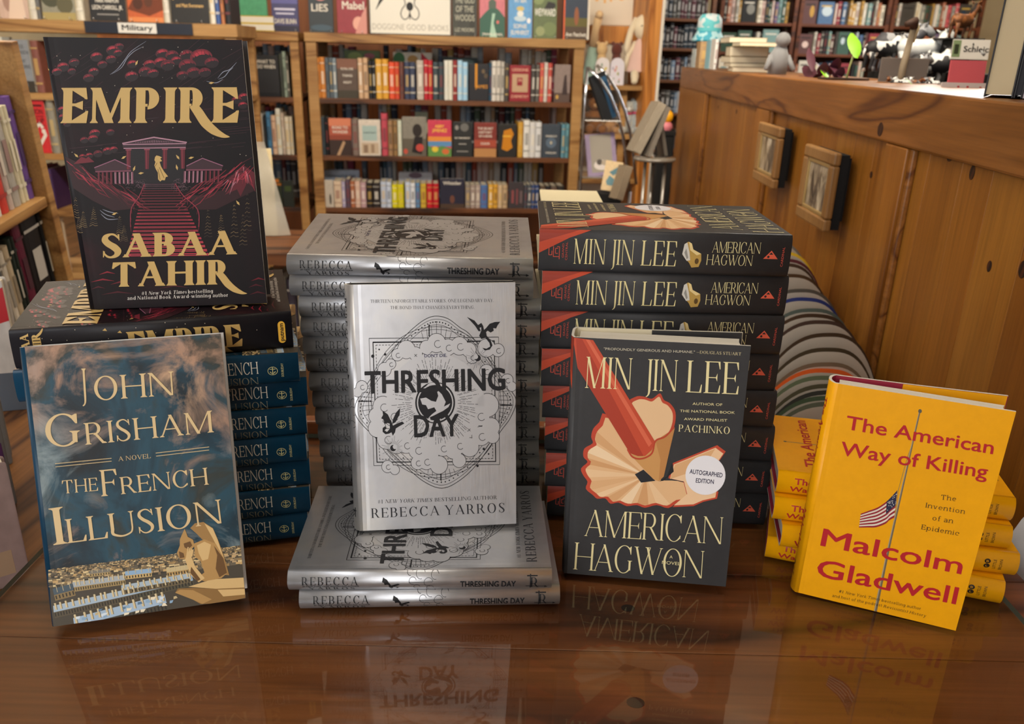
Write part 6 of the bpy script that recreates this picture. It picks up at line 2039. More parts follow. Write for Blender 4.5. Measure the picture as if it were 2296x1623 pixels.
RA3 = [(150, 290, 1690, '#8a8a84'), (300, 520, 1720, '#23262c', F, [('MAN', .25, .75, .62, .10), ('WORLD', .15, .85, .44, .10)], [('r', .0, .0, .06, 1, '#a07038', 2)]), (525, 600, 1700, '#7a3848'), (605, 700, 1730, '#3a2450')]
fill_row(PA, qD, RA3, ZS, 2260, 'lower row of the military bookcase', 'the slanted plank', 'books in the military bookcase', off=.02)
o = shelf_book(PA, PA.sz(96, 615, .02)[0], PA.sz(158, 615, .02)[0], -.48, .235, '#a88e74', 'tan cover with SPARTAN lettering low in the military bookcase', 'books in the military bookcase', True, .02)
cover_print(o, generic_art('#a88e74', rn, [('SPAR', .2, .9, .34, .13), ('TANS', .2, .9, .16, .13)], '#3c2418', [('r', 0, .7, 1, 1, '#5a4434'), ('d', .5, .62, .4, .1, '#c8b498')]))
def patched(name, a_, b_, sc=60):
    m = mat(name, a_, .6)
    t = NT(m)
    n = t.noise(sc, t.coords(), 1)
    t.l(t.ramp(n, [(.0, a_), (.52, b_)], 'CONSTANT'), t.b.inputs['Base Color'])
    return m
# ---------------------------------------------------------------- plush toy shelves beside the centre bookcase
PT = Plane(at_depth(1318, 192, 4.50), at_depth(1500, 195, 4.55))
M_CREAM = mat('cream_panel', '#d9cfbb', .75)
t0, t1 = PT.sz(1322, 192)[0], PT.sz(1447, 192)[0]
pz0, pz1 = PT.sz(1448, 100)[0], PT.sz(1476, 100)[0]
z1_, z2_, z3_ = PT.sz(1400, 192)[1], PT.sz(1400, 302)[1], PT.sz(1400, 402)[1]
e = empty('toy_shelf_unit', mw=PT.M @ Matrix.Translation((0, 0, FZ)))
tag(e, 'cream backed toy shelves with a tall orange pine post', 'shelf unit')
T = Matrix.Translation((0, 0, -FZ))
MB().box((t0 - .02, .34, FZ), (pz1, .355, 1.3), M=T).build('back_panel', M_CREAM, e)
MB().box((pz0, -.02, FZ), (pz1, .36, 1.3), M=T, bev=.003).build('tall_post', M_ORANGE, e)
MB().box((pz1 + .0005, -.022, FZ), (pz1 + .016, .36, 1.3), M=T, bev=.002).build('white_edging', mat('white_edging', '#d8d2c6', .5), e)
MB().box((t0 - .01, .315, z1_ + .21), (pz0, .338, z1_ + .30), M=T).build('cross_rail', M_ORANGE, e)
for z in (z1_, z2_, z3_, z3_ - .3):
    MB().box((t0 - .015, .0, z - .024), (pz0 + .0, .335, z), M=T, bev=.002).build('shelf_board', M_OAK, e)
for s_ in (pz0 - .10, ):
    MB().box((s_, .06, FZ), (s_ + .035, .095, z1_ - .025), M=T).build('inner_post', M_OAK, e)
# poster over the shelves
e2 = empty('mushroom_poster', mw=PT.M @ Matrix.Translation(((t0 + pz0) / 2, .333, z1_ + .305)))
tag(e2, 'cream poster with orange mushrooms above the plush toys', 'poster')
MB().box((-.17, 0, 0), (.17, .004, .40)).build('sheet', mat('poster_cream', '#ddd2c0', .7), e2)
a = Art()
a.part = 'mushroom_print'
for x, y, r in ((.32, .36, .07), (.45, .33, .06), (.55, .34, .05), (.72, .40, .09), (.85, .44, .05)):
    a.poly(_el(x, y, r, r * .7, 0, pi, 10), '#c06a2c', 1)
    a.poly([(x - r * .3, y), (x + r * .3, y), (x + r * .35, y - r), (x - r * .35, y - r)], '#e0b070', 1)
me = a.mesh('mushroom_print', lambda u, v, l: ((u - .5) * .34, -.0004 - .0001 * l, v * .40))
me.materials.append(M_CPRINT)
link('mushroom_print', me, e2)
def plush_mat(n, c):
    return mat('plush_' + n, c, .95, sheen=.3)
def doll_at(px, py, off=.12):
    s_, z_ = PT.sz(px, py, off)
    return PT.M @ Matrix.Translation((s_, off, z_))
# bunny doll in a pink dress
bz = PT.sz(1432, 190, .12)
e = empty('bunny_doll', mw=PT.M @ Matrix.Translation((bz[0], .12, z1_)))
tag(e, 'cream bunny doll with long ears in a pale pink dress on the toy shelf', 'plush toy')
CR = plush_mat('cream', '#d8cbb0')
MB().lathe([(.02, .235), (.045, .21), (.062, .14), (.085, .075), (.088, .068), (.03, .066)], 18, sy=.75).build('dress', plush_mat('pink', '#d0b0a6'), e)
hd = MB().ball((.004, 0, .290), (.056, .050, .064), 16, 10).build('head', CR, e)
for s_ in (-1, 1):
    MB().tube([(s_ * .040, .0, .335), (s_ * .066, -.01, .27), (s_ * .082, -.012, .19), (s_ * .084, -.012, .15)], [.012, .017, .019, .008], 8).build('ear', CR, hd)
    MB().tube([(s_ * .034, .0, .215), (s_ * .072, -.012, .15), (s_ * .092, -.02, .07)], [.014, .013, .016], 8).build('arm', CR, e)
    MB().tube([(s_ * .032, .0, .085), (s_ * .042, -.07, .045), (s_ * .055, -.115, .016)], [.024, .022, .015], 8).build('leg', CR, e)
    MB().ball((.004 + s_ * .022, -.046, .296), (.004, .003, .004), 8, 6).build('eye', mat('bead_black', '#18120e', .2), hd)
MB().ball((.004, -.050, .278), (.006, .004, .004), 8, 6).build('nose', mat('nose_pink', '#b08078', .6), hd)
# swaddled dolls: a plush head over an arched printed card
for px, c, hc, nm in ((1348, '#d8d2d2', '#c8a878', 'cream headed plush doll behind a flowered arched card on the toy shelf'), (1381, '#d4d0da', '#5a2c22', 'brown headed plush doll behind a white arched card on the toy shelf')):
    s_ = PT.sz(px, 188, .07)[0]
    e = empty('card_doll', mw=PT.M @ Matrix.Translation((s_, .07, z1_ + .0005)))
    tag(e, nm, 'plush toy', 'dolls on arched cards')
    MB().prism([(-.037, 0), (.037, 0)] + _el(0, .100, .037, .036, 0, pi, 12), 0, .012, 0, Matrix.Rotation(radians(90), 4, 'X')).build('arched_card', mat('card_' + hc[1:], c, .7), e)
    hd = MB().ball((0, .03, .175), (.030, .028, .036), 12, 9).build('head', plush_mat(hc[1:], hc), e)
    MB().tube([(0, .03, .15), (0, .03, .012)], [.024, .030], 10).build('body', plush_mat(hc[1:], hc), e)
    for s2 in (-1, 1):
        MB().ball((s2 * .022, .032, .205), (.011, .007, .011), 8, 6).build('ear', plush_mat(hc[1:], hc), hd)
    a = Art()
    a.part = 'flower_print'
    for k in range(9):
        a.disc((rn.uniform(.15, .85), rn.uniform(.08, .9)), rn.uniform(.04, .09), rn.choice(['#c88a8a', '#c8b860', '#8a9a8a', '#b0a8b8']), 1, None, 8)
    me = a.mesh('flower_print', lambda u, v, l: ((u - .5) * .070, -.0124 - .0001 * l, .004 + v * .11))
    me.materials.append(M_CPRINT)
    link('flower_print', me, e)
s_ = PT.sz(1326, 188, .16)[0]
e = empty('mint_doll', mw=PT.M @ Matrix.Translation((s_, .16, z1_)))
tag(e, 'mint dressed plush giraffe half hidden behind the bookcase end', 'plush toy')
MB().lathe([(.012, .20), (.03, .18), (.052, .05), (.045, 0.0)], 14, sy=.7).build('dress', plush_mat('mint', '#a8c4b4'), e)
MB().tube([(0, 0, .19), (.004, -.01, .27), (.012, -.03, .33)], [.026, .020, .024], 10).build('neck', plush_mat('buff', '#d8b88c'), e)
MB().ball((.014, -.038, .345), (.022, .036, .022), 10, 8).build('head', plush_mat('buff', '#d8b88c'), e)
# plush on the middle shelf
def sitting_plush(px, c, nm, ribbon_c=None, k=1.0, belly=None, z=None, off=.12):
    s_ = PT.sz(px, 300, off)[0]
    e = empty('sitting_plush', mw=PT.M @ Matrix.Translation((s_, off, z2_ if z is None else z)) @ Matrix.Scale(k, 4))
    tag(e, nm, 'plush toy', 'plush animals on the toy shelves')
    m = plush_mat(c[1:], c)
    MB().tube([(0, .01, .004), (0, .012, .06), (0, .006, .11)], [.046, .052, .030], 14).build('body', m, e)
    hd = MB().ball((0, -.004, .145), (.042, .038, .038), 14, 9).build('head', m, e)
    MB().ball((0, -.038, .136), (.017, .014, .013), 10, 7).build('muzzle', plush_mat(belly[1:], belly) if belly else m, hd)
    for s2 in (-1, 1):
        MB().ball((s2 * .032, .0, .178), (.014, .008, .015), 10, 7).build('ear', m, hd)
        MB().tube([(s2 * .036, .0, .095), (s2 * .056, -.025, .055)], [.016, .014], 8).build('arm', m, e)
        MB().tube([(s2 * .024, -.01, .022), (s2 * .038, -.075, .020)], [.022, .022], 10).build('leg', m, e)
        MB().ball((s2 * .014, -.037, .152), (.0035, .003, .0035), 6, 5).build('eye', mat('bead_black', '#18120e', .2), hd)
    if ribbon_c:
        MB().tube([(.03 * cos(2 * pi * i / 14), .002 + .030 * sin(2 * pi * i / 14), .112) for i in range(15)], .006, 6).build('ribbon', mat('ribbon_pink', ribbon_c, .5), e)
sitting_plush(1331, '#7c5230', 'dark brown teddy bear sitting on the middle toy shelf', None, 1.05, '#b08a60')
sitting_plush(1366, '#a07a54', 'tan teddy bear with white feet beside the dark brown one', None, .8, '#d8d0c4')
sitting_plush(1402, '#b8bab4', 'pale grey kitten with pink ribbon on the middle toy shelf', '#c84a70', .92, '#d8d8d4')
sitting_plush(1426, '#9aa2a6', 'blue grey kitten with pink ribbon next to the shelf post', '#c84a70', .95, '#c8ccce')
sitting_plush(1340, '#cfcac2', 'small white lamb on the lowest visible toy shelf', None, .55, '#a89a88', z3_)
sitting_plush(1368, '#bfb7aa', 'small oatmeal lamb beside the white one on the lower shelf', None, .6, '#8a7a68', z3_)

# ---------------------------------------------------------------- chrome card rack in front of the toy shelves
M_CHROME = mat('chrome', '#b8bcc4', .16, 1.0)
M_ACRY = mat('smoked_acrylic', '#6a645c', .12, coat=.5)
RY = 3.70
def rp(px, py, Y=RY):
    return at_depth(px, py, Y)
e = empty('chrome_rack', (rp(1350, 430).x, RY, FZ))
tag(e, 'bowed chrome display rack in front of the plush toys', 'rack')
T = Matrix.Translation((-rp(1350, 430).x, -RY, -FZ))
P0 = [rp(1319, 152), rp(1345, 178), rp(1368, 215), rp(1385, 258), rp(1397, 305), rp(1405, 360), rp(1412, 430)]
MB().tube(P0, .007, 8, 0, T).build('bowed_bar', M_CHROME, e)
P1 = [p + Vector((.05, .16, .01)) for p in P0]
MB().tube(P1, .007, 8, 0, T).build('bowed_bar', M_CHROME, e)
P2 = [rp(1317, 150), rp(1311, 240), rp(1306, 330), rp(1300, 440), Vector((rp(1300, 440).x, RY, FZ + .01))]
MB().tube(P2, .006, 8, 0, T).build('upright_bar', M_CHROME, e)
MB().tube([P0[-1], Vector((P0[-1].x, RY, FZ + .01))], .007, 8, 0, T).build('upright_bar', M_CHROME, e)
for py, x0, x1 in ((268, 1311, 1393), (395, 1304, 1410)):
    a_, b_ = rp(x0, py), rp(x1, py)
    MB().box((a_.x, RY - .02, a_.z - .006), (b_.x, RY + .17, a_.z), M=T, bev=.002).build('tray', M_ACRY, e)
def slab_book(name, px, py, Y, w, h, t, rot, col, label, art=None, cat='book', pagecol=None):
    o = link(name, FCB)
    o.color = lin(col)
    p = at_depth(px, py, Y)
    o.matrix_world = Matrix.Translation(p) @ Matrix.Rotation(rot[2], 4, 'Z') @ Matrix.Rotation(rot[0], 4, 'X') @ Matrix.Rotation(rot[1], 4, 'Y') @ Matrix.Diagonal((w, t, h, 1))
    tag(o, label, cat)
    if art:
        cover_print(o, art)
    return o
slab_book('leaning_book', 1372, 266, RY + .02, .085, .20, .02, (-.25, -.30, .5), '#15181c', 'black and blue book leaning in the chrome rack', generic_art('', rn, [], '#fff', [('r', .55, 0, .95, .9, '#2a5070', 1), ('r', .7, .1, .9, .8, '#1e3c58', 2)]))
slab_book('lilac_card', 1352, 393, RY + .03, .135, .185, .012, (-.22, -.10, .1), '#8a7a98', 'lilac bordered card standing in the lower tray of the chrome rack', generic_art('', rn, [], '#fff', [('r', .14, .08, .86, .97, '#8c867c', 1), ('d', .5, .25, .28, .12, '#c8c0bc', 2), ('d', .42, .32, .1, .07, '#4a4440', 3), ('d', .6, .3, .12, .07, '#a09484', 3)]))
slab_book('butterfly_card', 1366, 428, RY - .18, .075, .125, .012, (-.2, .12, -.15), '#c8b088', 'tan card with blue butterfly wings below the chrome rack', generic_art('', rn, [], '#fff', [('p', [(.3, .62), (.75, .84), (.85, .68), (.55, .52)], '#4a707c', 1), ('p', [(.2, .3), (.35, .52), (.7, .4), (.6, .18), (.3, .18)], '#5a7e88', 1)]))
e = empty('card_pedestal', (at_depth(1366, 432, RY - .18).x, RY - .16, FZ))
tag(e, 'black pedestal under the butterfly card', 'stand')
_z = at_depth(1366, 431, RY - .18).z - FZ - .004
MB().box((-.05, -.04, _z - .05), (.05, .05, _z), bev=.003).build('top_block', M_BLACK, e)
MB().box((-.02, -.015, 0), (.02, .025, _z - .0505), bev=.002).build('column', M_BLACK, e)
slab_book('leaning_book', 1389, 448, RY - .35, .03, .14, .10, (-.1, .28, .2), '#8a7c68', 'taupe book leaning beside the butterfly card', None)
# ---------------------------------------------------------------- round acrylic stand with leaning books
SY = 3.0
pc = at_depth(1468, 352, SY)
e = empty('acrylic_stand', (pc.x, SY, FZ))
tag(e, 'round smoked acrylic table stand before the half wall end', 'stand')
zt = pc.z - FZ
MB().lathe([(.0, zt - .012), (.075, zt - .012), (.078, zt - .006), (.075, zt), (.0, zt)], 28).build('round_top', M_ACRY, e)
for x, y in ((-.035, -.02), (.0, .03), (.035, -.02)):
    MB().tube([(x, y, zt - .012), (x * 1.2, y * 1.2, .01)], .006, 8).build('leg', M_ACRY, e)
MB().lathe([(.0, .012), (.09, .012), (.095, .0)], 24).build('foot_plate', M_ACRY, e)
slab_book('easel_book', 1428, 343, SY - .02, .03, .19, .12, (-.05, .45, .1), '#8a8070', 'beige paged book leaning on the acrylic stand', None)
slab_book('easel_book', 1456, 352, SY - .04, .014, .18, .12, (-.05, .33, .1), '#6c655c', 'slim taupe panel leaning on the acrylic stand', None)
slab_book('easel_book', 1494, 350, SY + .03, .012, .19, .10, (-.05, -.22, .1), '#5a544c', 'slim dark panel propped against the other two on the acrylic stand', None)
p = at_depth(1493, 292, SY + .5)
e = empty('toy_figure', (p.x, p.y, p.z))
tag(e, 'small toy figure with round yellow head beyond the acrylic stand', 'toy')
MB().ball((0, 0, .055), (.026, .024, .028), 14, 10).build('head', mat('toy_yellow', '#d89a14', .4), e)
MB().lathe([(.012, .035), (.024, .026), (.028, .012), (.022, .0)], 14).build('body', mat('toy_pink', '#c0707a', .5), e)
MB().ball((0, -.002, .010), (.018, .022, .01), 10, 6).build('base', mat('toy_green', '#4a7a50', .5), e)
_pz = p.z - FZ
e = empty('black_plinth', (p.x, p.y, FZ))
tag(e, 'black plinth carrying the yellow headed toy', 'stand')
MB().box((-.032, -.04, 0), (.032, .04, _pz - .02), bev=.004).build('column', M_BLACK, e)
MB().box((-.036, -.045, _pz - .0195), (.036, .045, _pz - .0005), bev=.003).build('top_plate', M_BLACK, e)

# ---------------------------------------------------------------- dark bookcases along the back
PR = Plane(at_depth(1600, 60, 7.0), at_depth(2300, 60, 7.0))
M_MAHOG = wood('shelf_mahogany', '#2a1008', '#5a2c16', '#6e3a1e', 'X', 1.0, .5, ring=6)
cols = [(1612, 1785, 'dark mahogany bookcase at the back behind the blue hat'), (1789, 1993, 'dark mahogany bookcase at the back behind the leafy plant'), (1996, 2200, 'dark mahogany bookcase at the back behind the toy cows')]
FARP = ['#8a8a84', '#c8c4b8', '#2a3c50', '#5a3a3a', '#3c5a50', '#b89048', '#1c1e22', '#4a6a90', '#8c3440', '#d0b8b0', '#2e4a3a', '#6a5a80', '#b8c8d0', '#44403c', '#7a9a98', '#a86a50', '#e0d8c4', '#305878']
zr = [.985, .757, .535, .300]
for ci, (x0, x1, nm) in enumerate(cols):
    s0, s1 = PR.sz(x0, 60)[0], PR.sz(x1, 60)[0]
    bookcase('mahogany_bookcase', nm, PR, s0, s1, FZ + .001, zr + [.06, -.2, -.45], .30, M_MAHOG, post=.03, bt=.022, back=M_MAHOG, over=0)
    thing = ['blue hat', 'leafy plant', 'toy cows'][ci]
    for zi, zb in enumerate(zr[1:]):
        x = s0 + .034
        i = 0
        lim = .985 - .757 if zi == 0 else zr[zi] - zb
        while x < s1 - .06 and i < 48:
            face = rn.random() < (.10 if zi == 0 else .30)
            w = rn.uniform(.085, .13) if face else rn.uniform(.016, .034)
            if x + w > s1 - .034:
                break
            h = rn.uniform(.72, .88) * (lim - .024)
            c = rn.choice(FARP if ci < 2 or zi > 0 else FARP + ['#b83850', '#d8d4cc', '#3a6a48', '#c85a60'])
            row = ['upper', 'middle', 'lower'][zi]
            o = shelf_book(PR, x, x + w, zb, h, c, '%s %s, %s from the window end, %s row beyond the %s' % (cname(c), 'cover' if face else 'spine', NTH[i], row, thing), 'books in the back bookcases', face, .03 if face else rn.uniform(.02, .04), .16)
            if face:
                cover_print(o, generic_art(c, rn, [], '#fff', [('d', rn.uniform(.3, .7), rn.uniform(.3, .7), rn.uniform(.15, .35), rn.uniform(.1, .25), rn.choice(FARP), 1), ('r', .15, .78, .85, .84, rn.choice(['#d8d4c8', '#c8a850', '#2a2a2a']), 2)]))
            x += w + (.012 if face else .0012)
            i += 1
M_REAR = print_mat('rear_book_cloth', .55)
# darker case in the corner
PD = Plane(at_depth(1488, 60, 6.2), at_depth(1602, 60, 6.3))
s1 = PD.sz(1602, 60)[0]
bookcase('corner_bookcase', 'nearly black bookcase in the corner behind the orange post', PD, -.06, s1, FZ + .001, [.95, .742, .545, .33, .10, -.16, -.42], .28, M_OAKD, post=.03, bt=.02, back=M_OAKD, over=0)
for zi, zb in enumerate((.742, .545, .33, .10, -.16)):
    x = .0
    i = 0
    while x < s1 - .07:
        w = rn.uniform(.02, .04)
        c = rn.choice(['#1c1c22', '#2c2420', '#3a3434', '#24303c', '#4a4a48', '#55303a'] + (['#6a8098', '#a8b0b8'] if zi > 1 else []))
        rear_book(PD, x, x + w, zb, rn.uniform(.13, .17), c, .03, .15)
        x += w + .0015
        i += 1

o = REAR.build('rear_shelf_books', M_REAR)
ca_ = o.data.color_attributes.new('Col', 'FLOAT_COLOR', 'CORNER')
k_ = 0
for f_, c_ in zip(o.data.polygons, REARC):
    for li in f_.loop_indices:
        ca_.data[li].color = c_
tag(o, 'books glimpsed through gaps on the rear and corner shelves', 'books', kind='stuff')
# ---------------------------------------------------------------- things along the top of the half wall
def on_rail(px, dz=0.0, back=.02):
    """point on the rail's top under image column px, set back from its edge"""
    d = ray(px, 0)
    lo, hi = 0, 600
    for _ in range(40):
        m_ = (lo + hi) / 2
        q = at_plane(px, m_, WP + WN * back, WN)
        if q.z > .445 + dz:
            lo = m_
        else:
            hi = m_
    return at_plane(px, (lo + hi) / 2, WP + WN * back, WN)
RAILROT = atan2(WD.y, WD.x)
cap_ = MB().box((S0, -.30, .430), (S1, -.0455, .4445), bev=.003).build('cap_board', M_RAIL, hw)
RT_Z = .4455
# second side of the half wall carries a wide ledge
MB().box((S0, -.30, .36), (S1, -.285, .4295), bev=.002).build('ledge_rail', M_RAIL, hw)
def flat_pb(px, zi, w, L, t, yaw, c, label):
    q = on_rail(px, .0, .02)
    e = empty('flat_paperback', mw=Matrix.Translation((q.x, q.y, RT_Z + zi)) @ Matrix.Rotation(yaw, 4, 'Z'))
    tag(e, label, 'book', 'paperbacks stacked on the half wall')
    MB().box((0, 0, .0006), (w, L, .0018)).build('cover', mat('pb_cover_' + c[1:], c, .5), e)
    MB().box((0, 0, t - .0012), (w, L, t)).build('cover', mat('pb_cover_' + c[1:], c, .5), e)
    MB().box((.001, .001, .0018), (w - .002, L - .001, t - .0012)).build('page_block', M_PG2, e)
    MB().box((w - .0012, 0, .0018), (w, L, t - .0012)).build('spine', mat('pb_cover_' + c[1:], c, .5), e)
z = 0
for i, (t, px, c, nm) in enumerate(((.014, 1642, '#b8ac90', 'lowest paperback of the stack on the half wall'), (.012, 1636, '#a89a80', 'thin paperback second from the bottom of the stack on the half wall'), (.020, 1634, '#9a8c70', 'cream paged paperback in the middle of the stack on the half wall'), (.030, 1632, '#a08a64', 'thick tan paged paperback in the stack on the half wall'), (.012, 1652, '#c0b080', 'pale yellow thin paperback second from the top of the stack'), (.017, 1628, '#a89c80', 'topmost cream paperback of the stack on the half wall'))):
    flat_pb(px, z, .125, .16, t, radians(-8 + (i % 3) * 3), c, nm)
    z += t + .0004
# upright books under a blue hat
for i, (px, w, h, c, nm) in enumerate(((1560, .012, .075, '#b8c8cc', 'small pale blue booklet under the blue hat'), (1575, .030, .100, '#a88a64', 'tan paged book standing under the blue hat'), (1593, .014, .102, '#8ac0d0', 'light blue slim book standing under the blue hat'), (1603, .012, .105, '#d8d8d4', 'white slim book standing under the blue hat'))):
    q = on_rail(px, .01, .03)
    o = link('upright_book', SPB)
    o.color = lin(c)
    o.matrix_world = Matrix.Translation((q.x, q.y, RT_Z + .0006)) @ Matrix.Rotation(radians(-3), 4, 'Z') @ Matrix.Diagonal((w, .10, h, 1))
    tag(o, nm, 'book', 'books under the blue hat')
q = on_rail(1582, .01, .07)
e = empty('bucket_hat', (q.x, q.y, RT_Z + .1065))
tag(e, 'turquoise and white bucket hat perched on upright books', 'hat')
MB().lathe([(.040, .006), (.066, -.004), (.068, .004), (.056, .022), (.047, .040)], 24, sy=.8).build('brim', patched('hat_turquoise', '#3494ac', '#9cc4cc', 34), e)
MB().lathe([(.048, .036), (.050, .060), (.048, .084), (.036, .100), (.016, .104), (.0, .102)], 24, sy=.85).build('crown', patched('hat_white', '#b8c4c8', '#58b0b8', 30), e)
MB().lathe([(.0485, .036), (.0502, .050)], 24, sy=.85).build('hat_band', mat('hat_band_teal', '#5ab4bc', .8), e)
# grey plush seal next to the paperbacks
q = on_rail(1742, .01, .10)
e = empty('grey_plush', mw=Matrix.Translation((q.x, q.y, RT_Z)) @ Matrix.Scale(.82, 4))
tag(e, 'grey plush seal behind the paperback stack on the half wall', 'plush toy')
MB().tube([(0, 0, .0), (.0, .0, .06), (.004, -.004, .095)], [.034, .036, .018], 14).build('body', plush_mat('seal', '#77787a'), e)
MB().ball((.004, -.012, .115), (.026, .028, .026), 14, 9).build('head', plush_mat('seal', '#77787a'), e)
for s_ in (-1, 1):
    MB().tube([(s_ * .028, -.008, .06), (s_ * .05, -.03, .015)], [.012, .008], 8).build('flipper', plush_mat('seal', '#77787a'), e)
# plant with purple and green leaves in a trough behind the rail
q = on_rail(1890, .0, .12)
e = empty('leafy_plant', (q.x, q.y, RT_Z))
tag(e, 'trailing plant with purple and bright green leaves behind the rail', 'plant')
MB().box((-.05, -.03, -.0005), (.05, .03, .004), bev=.001).build('trough', mat('trough_brown', '#3a2416', .6), e)
def leaf(tip, basept, w, c, nm):
    b_, t_ = Vector(basept), Vector(tip)
    d = t_ - b_
    side = d.cross(Vector((0, 1, .2))).normalized() * w
    nrm = side.cross(d).normalized() * (w * .25)
    vs, fs = [], []
    n = 7
    for i in range(n):
        f = i / (n - 1)
        k = sin(pi * min(1, f * .92 + .04)) ** .8
        c_ = b_ + d * f - nrm * sin(pi * f)
        vs += [c_ - side * k + nrm * .6 * k, c_, c_ + side * k + nrm * .6 * k]
    for i in range(n - 1):
        for j in range(2):
            fs.append((i * 3 + j, i * 3 + j + 1, (i + 1) * 3 + j + 1, (i + 1) * 3 + j))
    m = MB().add(vs, fs, 0, smooth=True)
    m.build(nm, c, e)
G1, PUR = mat('leaf_bright_green', '#7ab41c', .45), mat('leaf_purple', '#4a2230', .5)
def rel(px, py, back=.12):
    """a point in the plane of the plant, relative to the plant's foot"""
    return at_plane(px, py, WP + WN * back, WN) - Vector((q.x, q.y, RT_Z))
MB().tube([rel(1895, 186), rel(1905, 150), rel(1913, 125)], .0022, 6).build('stem', mat('stem_green', '#a8b878', .5), e)
leaf(rel(1910, 74), rel(1920, 130), .016, G1, 'leaf')
leaf(rel(1838, 150), rel(1858, 180), .009, G1, 'leaf')
leaf(rel(2030, 176), rel(2045, 190), .005, G1, 'leaf')
for a_, b_ in (((1814, 108), (1822, 160)), ((1800, 150), (1830, 172)), ((1850, 140), (1840, 170)), ((1880, 130), (1862, 168)), ((1888, 150), (1878, 178)), ((1790, 170), (1815, 178)), ((1830, 140), (1850, 165)), ((1862, 142), (1885, 175)), ((1842, 160), (1825, 180)), ((1870, 160), (1880, 182))):
    leaf(rel(*a_), rel(*b_), rn.uniform(.010, .016), PUR, 'leaf')
    MB().tube([rel(*b_), rel((b_[0] + 1845) / 2, 186)], .0012, 5).build('stem', PUR, e)
# ---------------------------------------------------------------- toy farm beyond the rail
TP = at_depth(2040, 235, 2.1)
tz = .40
e = empty('toy_display_table', (1.15, 2.15, FZ))
tag(e, 'low display table beyond the half wall carrying the toy animals', 'table')
MB().box((-.18, -.30, tz - FZ - .03), (.42, .30, tz - FZ), bev=.004).build('table_top', M_OAKD, e)
for x in (-.16, .36):
    for y in (-.26, .22):
        MB().box((x, y, 0), (x + .04, y + .04, tz - FZ - .0305), bev=.003).build('leg', M_OAKD, e)
COWS = [patched('cow_black_white', '#16161a', '#c8cac8', 26), patched('cow_white', '#b8bcbc', '#d4d6d4', 26), patched('horse_brown', '#5a3418', '#7a4a24', 30), patched('cow_grey', '#3a3a40', '#8a8c90', 24)]
def animal(x, y, z, yaw, k, m, label, horse=False):
    o = empty('toy_animal', mw=Matrix.Translation((x, y, z)) @ Matrix.Rotation(yaw, 4, 'Z') @ Matrix.Scale(k, 4))
    tag(o, label, 'toy animal', 'toy farm animals')
    b = MB()
    b.tube([(-.055, 0, .062), (-.040, 0, .066), (0, 0, .062), (.035, 0, .066), (.055, 0, .072)], [.012, .024, .026, .024, .014], 12)
    b.tube([(.045, 0, .072), (.066, 0, .092 if not horse else .105), (.072, 0, .100 if not horse else .118)], [.016, .012, .012], 10)
    b.tube([(.066, 0, .102 if not horse else .120), (.085, 0, .094 if not horse else .110), (.097, 0, .086 if not horse else .100)], [.013, .011, .008], 10)
    for lx in (-.042, .040):
        for ly in (-.013, .013):
            b.tube([(lx, ly, .055), (lx + .003, ly, .032), (lx - .002, ly, .012), (lx, ly, .0)], [.010, .0065, .005, .006], 7)
    b.tube([(-.06, 0, .07), (-.068, 0, .04)], [.004, .003], 5)
    b.build('body', m, o)
    for s_ in (-1, 1):
        MB().tube([(.066, s_ * .010, .108 if not horse else .128), (.064, s_ * .022, .116 if not horse else .140)], [.004, .001], 6).build('ear', m, o)
    if horse:
        MB().tube([(.045, 0, .09), (.058, 0, .11), (.066, 0, .13)], [.006, .008, .004], 6).build('mane', mat('mane_dark', '#1c120c', .8), o)
def tp(px, py, Y):
    return at_depth(px, py, Y)
herd = [(1965, 165, 2.30, .4, 1.0, 0, 'black and white toy cow at the plant end of the toy herd'), (2000, 150, 2.38, .2, 1.3, 3, 'grey toy bull standing behind the plant end cow'), (2055, 128, 2.30, -.3, 1.1, 1, 'white toy sheep raised in the middle of the herd'), (2095, 125, 2.32, .9, 1.1, 1, 'second white toy sheep nearer the toy horse'), (2075, 148, 2.18, .2, 1.0, 0, 'black and white toy calf in front of the sheep'), (2112, 150, 2.16, -.4, 1.05, 0, 'black and white toy cow beside the tilted sign card'), (2035, 165, 2.10, .3, .8, 3, 'small grey toy donkey low in front of the herd')]
e = empty('riser', (1.15, 2.33, tz))
tag(e, 'dark stepped riser under the toy herd', 'stand')
MB().box((-.17, -.24, .0005), (.40, -.04, .030), bev=.002).build('step', M_BLACK, e)
MB().box((-.17, -.04, .0005), (.40, .10, .062), bev=.002).build('step', M_BLACK, e)
for px, py, Y, yaw, k, mi, nm in herd:
    p = tp(px, py, Y)
    y_ = p.y
    zb = tz + (.0625 if y_ > 2.29 else .0305)
    animal(p.x, y_, zb, yaw, k * .85, COWS[mi], nm)
e = empty('riser_post', (tp(2150, 85, 2.25).x, 2.25, tz + .0305))
tag(e, 'dark pillar lifting the toy horse above the herd', 'stand')
hz = tp(2150, 86, 2.25).z - tz - .0305
MB().box((-.03, -.03, 0), (.03, .03, hz - .004), bev=.002).build('column', M_BLACK, e)
MB().box((-.05, -.035, hz - .0038), (.05, .035, hz), bev=.001).build('plate', M_BLACK, e)
animal(tp(2150, 86, 2.25).x, 2.25, tz + .0305 + hz + .0005, .5, .65, COWS[2], 'brown toy horse on the pillar above the sign card', True)
